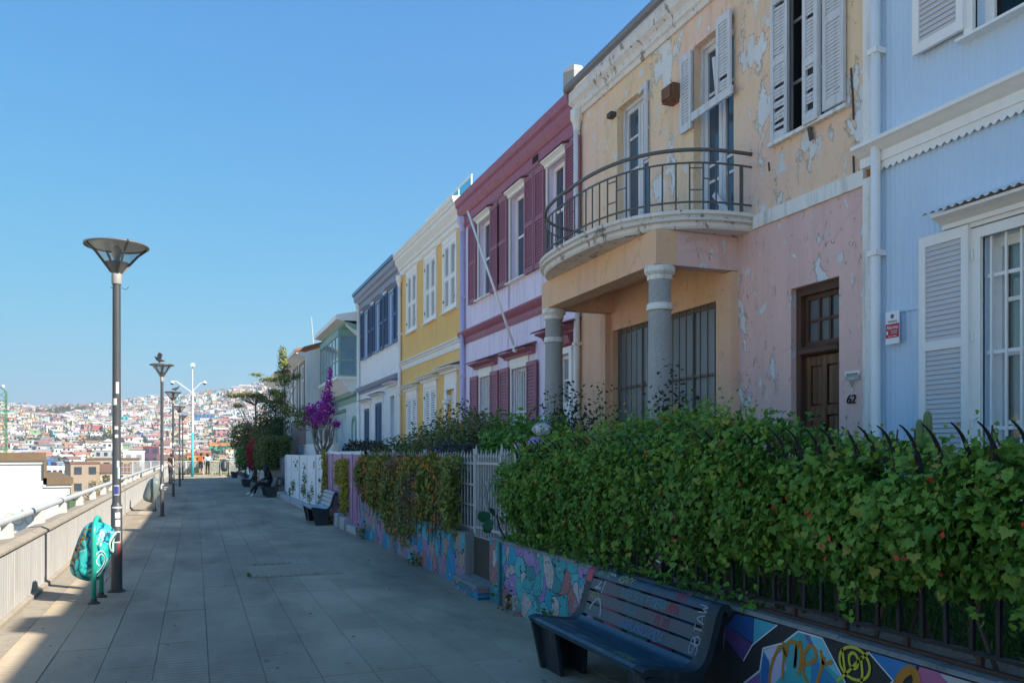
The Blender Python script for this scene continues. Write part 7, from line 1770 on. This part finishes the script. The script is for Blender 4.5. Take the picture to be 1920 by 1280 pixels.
# green lattice mast
lm = thing('lattice_mast', (-19.7, 104, -13), 'green steel lattice mast at the left edge', 'mast'); LG = M('green_steel', (.06, .16, .07), .6)
mm = MB(); ww = .42; tops = 8.4
for sx in (-1, 1):
    for sy in (-1, 1): q = MB(); q.bar((-19.7 + sx * ww, 104 + sy * ww, -13), (-19.7 + sx * ww, 104 + sy * ww, tops), .09, .09); q.build('leg', LG, lm)
for i, z in enumerate(np.arange(-13, tops - .5, 1.07)):
    q = MB()
    for a_, b_ in (((-1, -1), (1, -1)), ((1, -1), (1, 1)), ((1, 1), (-1, 1)), ((-1, 1), (-1, -1))):
        q.bar((-19.7 + a_[0] * ww, 104 + a_[1] * ww, z), (-19.7 + b_[0] * ww, 104 + b_[1] * ww, z), .06, .06); s_ = (a_, b_) if i % 2 else (b_, a_)
        q.bar((-19.7 + s_[0][0] * ww, 104 + s_[0][1] * ww, z), (-19.7 + s_[1][0] * ww, 104 + s_[1][1] * ww, z + 1.07), .045, .045)
    q.build('bracing', LG, lm)
q = MB()
for sx in (-1, 1): q.bar((-19.7 + sx * ww, 104 - ww, tops), (-20.4, 104, tops + .9), .07, .07)
q.build('cap', LG, lm); MB().lathe([(.0, 8.75), (.14, 8.8), (.16, 8.95), (.0, 9.1)], (-19.55, 104), 10).build('beacon', WHITE, lm, smooth=True)
# dry tree and shrubs below the parapet
tree('tree', 'dry pale tree below the parapet beside the beige block', (-6.4, 66.7, -12), [(-6.4, 66.7, -12), (-6.4, 66.7, -6), (-6.3, 66.7, -2.4)], [((-6.4, 66.7, -1.2), (.95, 1.0, 1.2)), ((-7.0, 66.9, -2.2), (.9, 1.0, 1.1)), ((-5.8, 66.5, -2.4), (.8, .9, 1.1))], 2600, .13, leafmat('dry_tree_leaf', [(0, (.09, .08, .035)), (.5, (.20, .16, .075)), (1, (.30, .22, .11))]), 91, 'oval', 18, .12, group='trees below the promenade')
for i, (x, y, s, m_, lab) in enumerate(((1.5, 76, 1.7, YGR, 'yellow green tree behind the end fence, left of the couple'), (4.2, 78, 2.0, GRN2, 'dull green tree behind the end fence, right of the couple'), (7.5, 84, 2.6, GRN2, 'wide dull green tree behind the far charcoal bin'), (-.6, 82, 1.6, DGR, 'dark tree behind the end fence by the mast'))):
    tree('tree', lab, (x, y, -12), [(x, y, -12), (x, y, -5), (x, y, -1.5)], [((x, y, -.1), (s, s, 1.5)), ((x + s * .5, y, -1.4), (s * .9, s, 1.5)), ((x - s * .5, y, -1.6), (s * .9, s, 1.4))], 3200, .20, m_, 92 + i, 'oval', 14, .14, group='trees below the promenade')
gr_ = thing('wire_cage', (-4.9, 77.6, -12), 'grey wire cage on a platform beyond the parapet', 'cage'); WG = M('wire_grey', (.42, .43, .44), .6)
for i in range(8): MB().box(-6.0 + .28 * i, -5.97 + .28 * i, 77.5, 77.53, -1.9, .8).build('bar', WG, gr_)
for z in np.arange(-1.8, .9, .45): MB().box(-6.0, -4.0, 77.47, 77.5, z, z + .035).build('rail', WG, gr_)
MB().box(-6.1, -3.9, 77, 79, -12.8, -1.9).build('platform', CONC, gr_)

# ------------------------------------------------------------------ birds on the lamps
def bird(label, loc, rz, wings):
    b = thing('pigeon', (0, 0, 0), label, 'bird', 'pigeons on the street lamps'); PG = M('pigeon_feather', (.045, .045, .052), .7, .3, 20, .2, 60)
    me = bpy.data.meshes.new('body')
    V_ = [(0, 0, .12), (.08, 0, .15), (.12, 0, .21), (.135, 0, .245), (.175, 0, .238), (-.10, 0, .10), (-.20, 0, .085), (0, .03, .06), (.0, .03, .0), (0, -.03, .06), (0, -.03, .0)]; E_ = [(0, 1), (1, 2), (2, 3), (3, 4), (0, 5), (5, 6), (0, 7), (7, 8), (0, 9), (9, 10)]; Rr = [.062, .052, .03, .032, .006, .05, .014, .014, .007, .014, .007]
    o = skin('body', V_, E_, Rr, [PG], b)
    w = MB()
    for s in (-1, 1):
        if wings: w.add([(.06, s * .05, .15), (-.06, s * .05, .14), (-.10, s * .10, .34), (-.02, s * .09, .40), (.04, s * .08, .30)], [(0, 1, 2, 3, 4)])
        else: w.add([(.07, s * .060, .15), (-.02, s * .066, .16), (-.19, s * .03, .10), (-.05, s * .068, .08)], [(0, 1, 2, 3)])
    w.build('wing', PG, b, fix=False)
    MB().add([(-.15, -.03, .09), (-.15, .03, .09), (-.27, .045, .075), (-.27, -.045, .075)], [(0, 1, 2, 3)]).build('tail', PG, b, fix=False)
    b.location = loc; b.rotation_euler = (0, 0, rz); b.scale = (.72, .72, .72) if wings else (.85, .85, .85); return b
def skin(name, V_, E_, Rr, mats, parent, face_mat=None, sub=1):
    me = bpy.data.meshes.new(name); me.from_pydata(V_, E_, []); o = bpy.data.objects.new(name, me); COL.objects.link(o)
    md = o.modifiers.new('skin', 'SKIN'); md.use_smooth_shade = True
    for i, r in enumerate(Rr): sv = me.skin_vertices[0].data[i]; sv.radius = (r, r); sv.use_root = (i == 0)
    s = o.modifiers.new('sub', 'SUBSURF'); s.levels = sub; s.render_levels = sub
    dg = bpy.context.evaluated_depsgraph_get(); dg.update(); m2 = bpy.data.meshes.new_from_object(o.evaluated_get(dg)); bpy.data.objects.remove(o); m2.name = name
    m2.materials.clear()
    for m in mats: m2.materials.append(m)
    if face_mat: m2.polygons.foreach_set('material_index', [face_mat(p.center) for p in m2.polygons])
    m2.polygons.foreach_set('use_smooth', [True] * len(m2.polygons)); m2.update()
    return put(name, m2, parent)
bird('dark pigeon with raised wings on the second street lamp', (-.90, 23.98, (HT + .372) * .955), R(165), True)
bird('dark pigeon perched on the third street lamp', (-.70, 34.62, (HT + .362) * .955), R(20), False)

# ------------------------------------------------------------------ people
SKIN = M('skin_tone', (.42, .25, .17), .6, .05, bump=0)
def person(label, J, top, legs, shoes, hair, loc, rz, shorts=False, sleeves=True, hat=None, long_hair=False, group='people on the promenade', extra=None):
    """J: joint positions; one continuous body, clothes coloured by region, hair and hat as children"""
    p = thing('person', (0, 0, 0), label, 'person', group)
    N_ = ['pelvis', 'waist', 'chest', 'neck', 'jaw', 'head', 'crown', 'shL', 'elL', 'wrL', 'haL', 'shR', 'elR', 'wrR', 'haR', 'hiL', 'knL', 'anL', 'toL', 'hiR', 'knR', 'anR', 'toR']
    r0 = dict(pelvis=.135, waist=.125, chest=.15, neck=.055, jaw=.07, head=.092, crown=.06, shL=.065, elL=.045, wrL=.03, haL=.035, hiL=.09, knL=.06, anL=.042, toL=.035)
    V_ = [J[k] for k in N_]; Rr = [r0.get(k, r0.get(k[:-1] + 'L')) for k in N_]; ix = {k: i for i, k in enumerate(N_)}
    E_ = [(ix[a], ix[b]) for a, b in (('pelvis', 'waist'), ('waist', 'chest'), ('chest', 'neck'), ('neck', 'jaw'), ('jaw', 'head'), ('head', 'crown'), ('chest', 'shL'), ('shL', 'elL'), ('elL', 'wrL'), ('wrL', 'haL'), ('chest', 'shR'), ('shR', 'elR'), ('elR', 'wrR'), ('wrR', 'haR'), ('pelvis', 'hiL'), ('hiL', 'knL'), ('knL', 'anL'), ('anL', 'toL'), ('pelvis', 'hiR'), ('hiR', 'knR'), ('knR', 'anR'), ('anR', 'toR'))]
    for s in 'LR':   # fingers: five short chains of unequal length at the end of each palm
        w_, h_ = Vector(J['wr' + s]), Vector(J['ha' + s]); d = (h_ - w_).normalized(); sd_ = d.cross(Vector((.3, .2, 1))).normalized()
        for q, (off, ln) in enumerate(((-.03, .055), (-.012, .075), (.008, .08), (.026, .065))):
            a_ = h_ + sd_ * off + d * .02; V_ += [tuple(a_ + d * .02), tuple(a_ + d * ln - Vector((0, 0, .015)))]; E_ += [(ix['ha' + s], len(V_) - 2), (len(V_) - 2, len(V_) - 1)]; Rr += [.011, .008]
        V_.append(tuple(w_ + d * .03 + sd_ * -.055 + d * .02)); E_.append((ix['ha' + s], len(V_) - 1)); Rr.append(.010)
    bones = [(a, b) for a, b in (('pelvis', 'waist'), ('waist', 'chest'), ('chest', 'neck'), ('neck', 'jaw'), ('jaw', 'crown'), ('shL', 'elL'), ('elL', 'wrL'), ('wrL', 'haL'), ('shR', 'elR'), ('elR', 'wrR'), ('wrR', 'haR'), ('hiL', 'knL'), ('knL', 'anL'), ('anL', 'toL'), ('hiR', 'knR'), ('knR', 'anR'), ('anR', 'toR'))]
    def fm(c):
        best = None; bd = 9
        for a, b in bones:
            A, B = Vector(J[a]), Vector(J[b]); t = max(0, min(1, (c - A).dot(B - A) / max(1e-6, (B - A).length_squared))); dd = (c - (A + (B - A) * t)).length
            if dd < bd: bd = dd; best = (a, b, t)
        a, b, t = best
        if a in ('neck', 'jaw') or a.startswith('wr'): return 0
        if a.startswith('el'): return 1 if sleeves else 0
        if a.startswith('sh') and not sleeves and t > .6: return 0
        if a in ('waist', 'chest') or a.startswith('sh'): return 1
        if a.startswith('an') and t > .12: return 3
        if a.startswith('kn') and shorts: return 0
        if a.startswith('kn') and t > .93: return 3
        return 2
    skin('body', V_, E_, Rr, [SKIN, top, legs, shoes], p, fm, 2)
    hd_ = Vector(J['head']); up = (Vector(J['crown']) - Vector(J['jaw'])).normalized(); fw = Vector(J['face']).normalized()
    h = MB(); h.lathe([(.0, .115), (.06, .105), (.095, .06), (.106, .0), (.10, -.05), (.085, -.08)] if not long_hair else [(.0, .115), (.06, .105), (.098, .06), (.11, .0), (.11, -.08), (.12, -.2), (.10, -.32), (.04, -.36)], n=14, caps=False, skip=lambda c: c.x > .055 and c.z < .055)
    X_ = (fw - up * fw.dot(up)).normalized(); Y_ = up.cross(X_); h.move(Matrix(((X_.x, Y_.x, up.x, hd_.x), (X_.y, Y_.y, up.y, hd_.y), (X_.z, Y_.z, up.z, hd_.z), (0, 0, 0, 1)))); h.build('hair', hair, p, smooth=True)
    f_ = MB()
    for s in (-1, 1): f_.lathe([(0, -.012), (.010, -.006), (.010, .006), (0, .012)], (0, 0), 6, caps=False); f_.v[-24:] = [tuple(Vector(v) + hd_ + X_ * .088 + Y_ * (s * .034) + up * .005) for v in f_.v[-24:]]
    f_.build('eyes', M('eye_dark', (.02, .015, .012), .3, bump=0), p)
    ns = MB(); ns.add([tuple(hd_ + X_ * .088 + up * .02), tuple(hd_ + X_ * .118 - up * .022), tuple(hd_ + X_ * .085 - up * .03 + Y_ * .017), tuple(hd_ + X_ * .085 - up * .03 - Y_ * .017)], [(0, 1, 2), (0, 3, 1), (1, 3, 2)]); ns.build('nose', SKIN, p)
    if hat:
        ht = MB(); ht.lathe([(.0, .135), (.07, .125), (.105, .08), (.112, .035)], n=14, caps=False); ht.prism([(.06, -.07), (.19, -.05), (.20, 0), (.19, .05), (.06, .07)], 'z', .035, .045); ht.move(Matrix(((X_.x, Y_.x, up.x, hd_.x), (X_.y, Y_.y, up.y, hd_.y), (X_.z, Y_.z, up.z, hd_.z), (0, 0, 0, 1)))); ht.build('cap', hat, p, smooth=True)
    if extra: extra(p)
    p.location = loc; p.rotation_euler = (0, 0, rz); return p
def standing(h=1.7, lean=0, arms=0):
    k = h / 1.7; J = dict(pelvis=(0, 0, .92), waist=(0, 0, 1.10), chest=(.01 + lean * .5, 0, 1.30), neck=(.01 + lean, 0, 1.46), jaw=(.03 + lean, 0, 1.53), head=(.03 + lean, 0, 1.60), crown=(.02 + lean, 0, 1.665), shL=(lean, .19, 1.40), elL=(-.02 + arms * .1, .24, 1.13), wrL=(.10 + arms * .3, .20, .92 + arms * .14), haL=(.14 + arms * .33, .19, .86 + arms * .17), shR=(lean, -.19, 1.40), elR=(-.03 + arms * .1, -.24, 1.13), wrR=(.06 + arms * .3, -.21, .90 + arms * .14), haR=(.09 + arms * .33, -.20, .83 + arms * .17), hiL=(0, .09, .88), knL=(.02, .10, .48), anL=(-.01, .11, .09), toL=(.13, .12, .035), hiR=(0, -.09, .88), knR=(.03, -.10, .48), anR=(.0, -.11, .09), toR=(.14, -.12, .035))
    J = {a: (x * k, y * k, z * k) for a, (x, y, z) in J.items()}; J['face'] = (1, 0, 0); return J
CL = {k: M('cloth_' + k, c, .85, .12, 6, .2, 60) for k, c in dict(black=(.012, .012, .014), navy=(.03, .035, .06), orange=(.45, .13, .03), pale=(.38, .45, .50), denim=(.06, .09, .16), white=(.65, .65, .63), red=(.45, .06, .03), darkgrey=(.04, .04, .045)).items()}
HB = M('hair_dark', (.014, .010, .008), .6, .2, bump=0)
def back_bag(p): MB().box(-.30, -.15, -.15, .15, 1.02, 1.42).build('backpack', CL['orange'], p)
person('person in dark clothes with orange backpack at the end railing', standing(1.66, .03, .3), CL['navy'], CL['navy'], CL['black'], HB, (.42, YE - .75, 0), R(78), shorts=True, sleeves=False, extra=back_bag)
person('person in pale top and dark trousers beside the orange backpack', standing(1.62, .02, .2), CL['pale'], CL['black'], CL['black'], HB, (.90, YE - .72, 0), R(110), long_hair=True)
person('person with red and white cap and black shirt at the parapet', standing(1.66, .06, .6), CL['black'], CL['darkgrey'], CL['black'], HB, (-1.22, 47.6, 0), R(-35), sleeves=False, hat=CL['red'])
# seated: local +x is where the knees point
sj = dict(pelvis=(0, 0, .52), waist=(.0, 0, .66), chest=(.06, 0, .86), neck=(.11, 0, 1.02), jaw=(.155, 0, 1.065), head=(.17, 0, 1.13), crown=(.17, 0, 1.195), shL=(.06, .19, .96), elL=(.12, .25, .72), wrL=(.34, .14, .66), haL=(.42, .08, .68), shR=(.06, -.19, .96), elR=(.13, -.25, .72), wrR=(.34, -.12, .67), haR=(.42, -.06, .69), hiL=(.05, .09, .50), knL=(.48, .12, .52), anL=(.62, .12, .12), toL=(.76, .12, .045), hiR=(.05, -.09, .50), knR=(.47, -.10, .53), anR=(.76, -.06, .17), toR=(.90, -.05, .11))
sj['face'] = (1, 0, -.35)
def phone(p): MB().box(.45, .462, -.05, .05, .68, .80).build('phone', CL['red'], p)
person('person in black with long dark hair seated on the bench', sj, CL['black'], CL['black'], CL['white'], HB, (2.72, 33.25, -.02), R(180), long_hair=True, extra=phone)

# ------------------------------------------------------------------ the air between here and the far hill
n = NT('haze_air'); n.n.remove(n.b); v = n.new('VolumePrincipled'); v.inputs['Color'].default_value = (.78, .86, .95, 1); v.inputs['Density'].default_value = HAZE_D; v.inputs['Anisotropy'].default_value = .2
n.link(v.outputs[0], n.n['Material Output'].inputs['Volume'])
hz = MB().box(-3700, 3700, -3700, 3700, -180, 200).build('haze', n.m); tag(hz, 'thin pale haze over the town and hill', 'haze', kind='stuff')
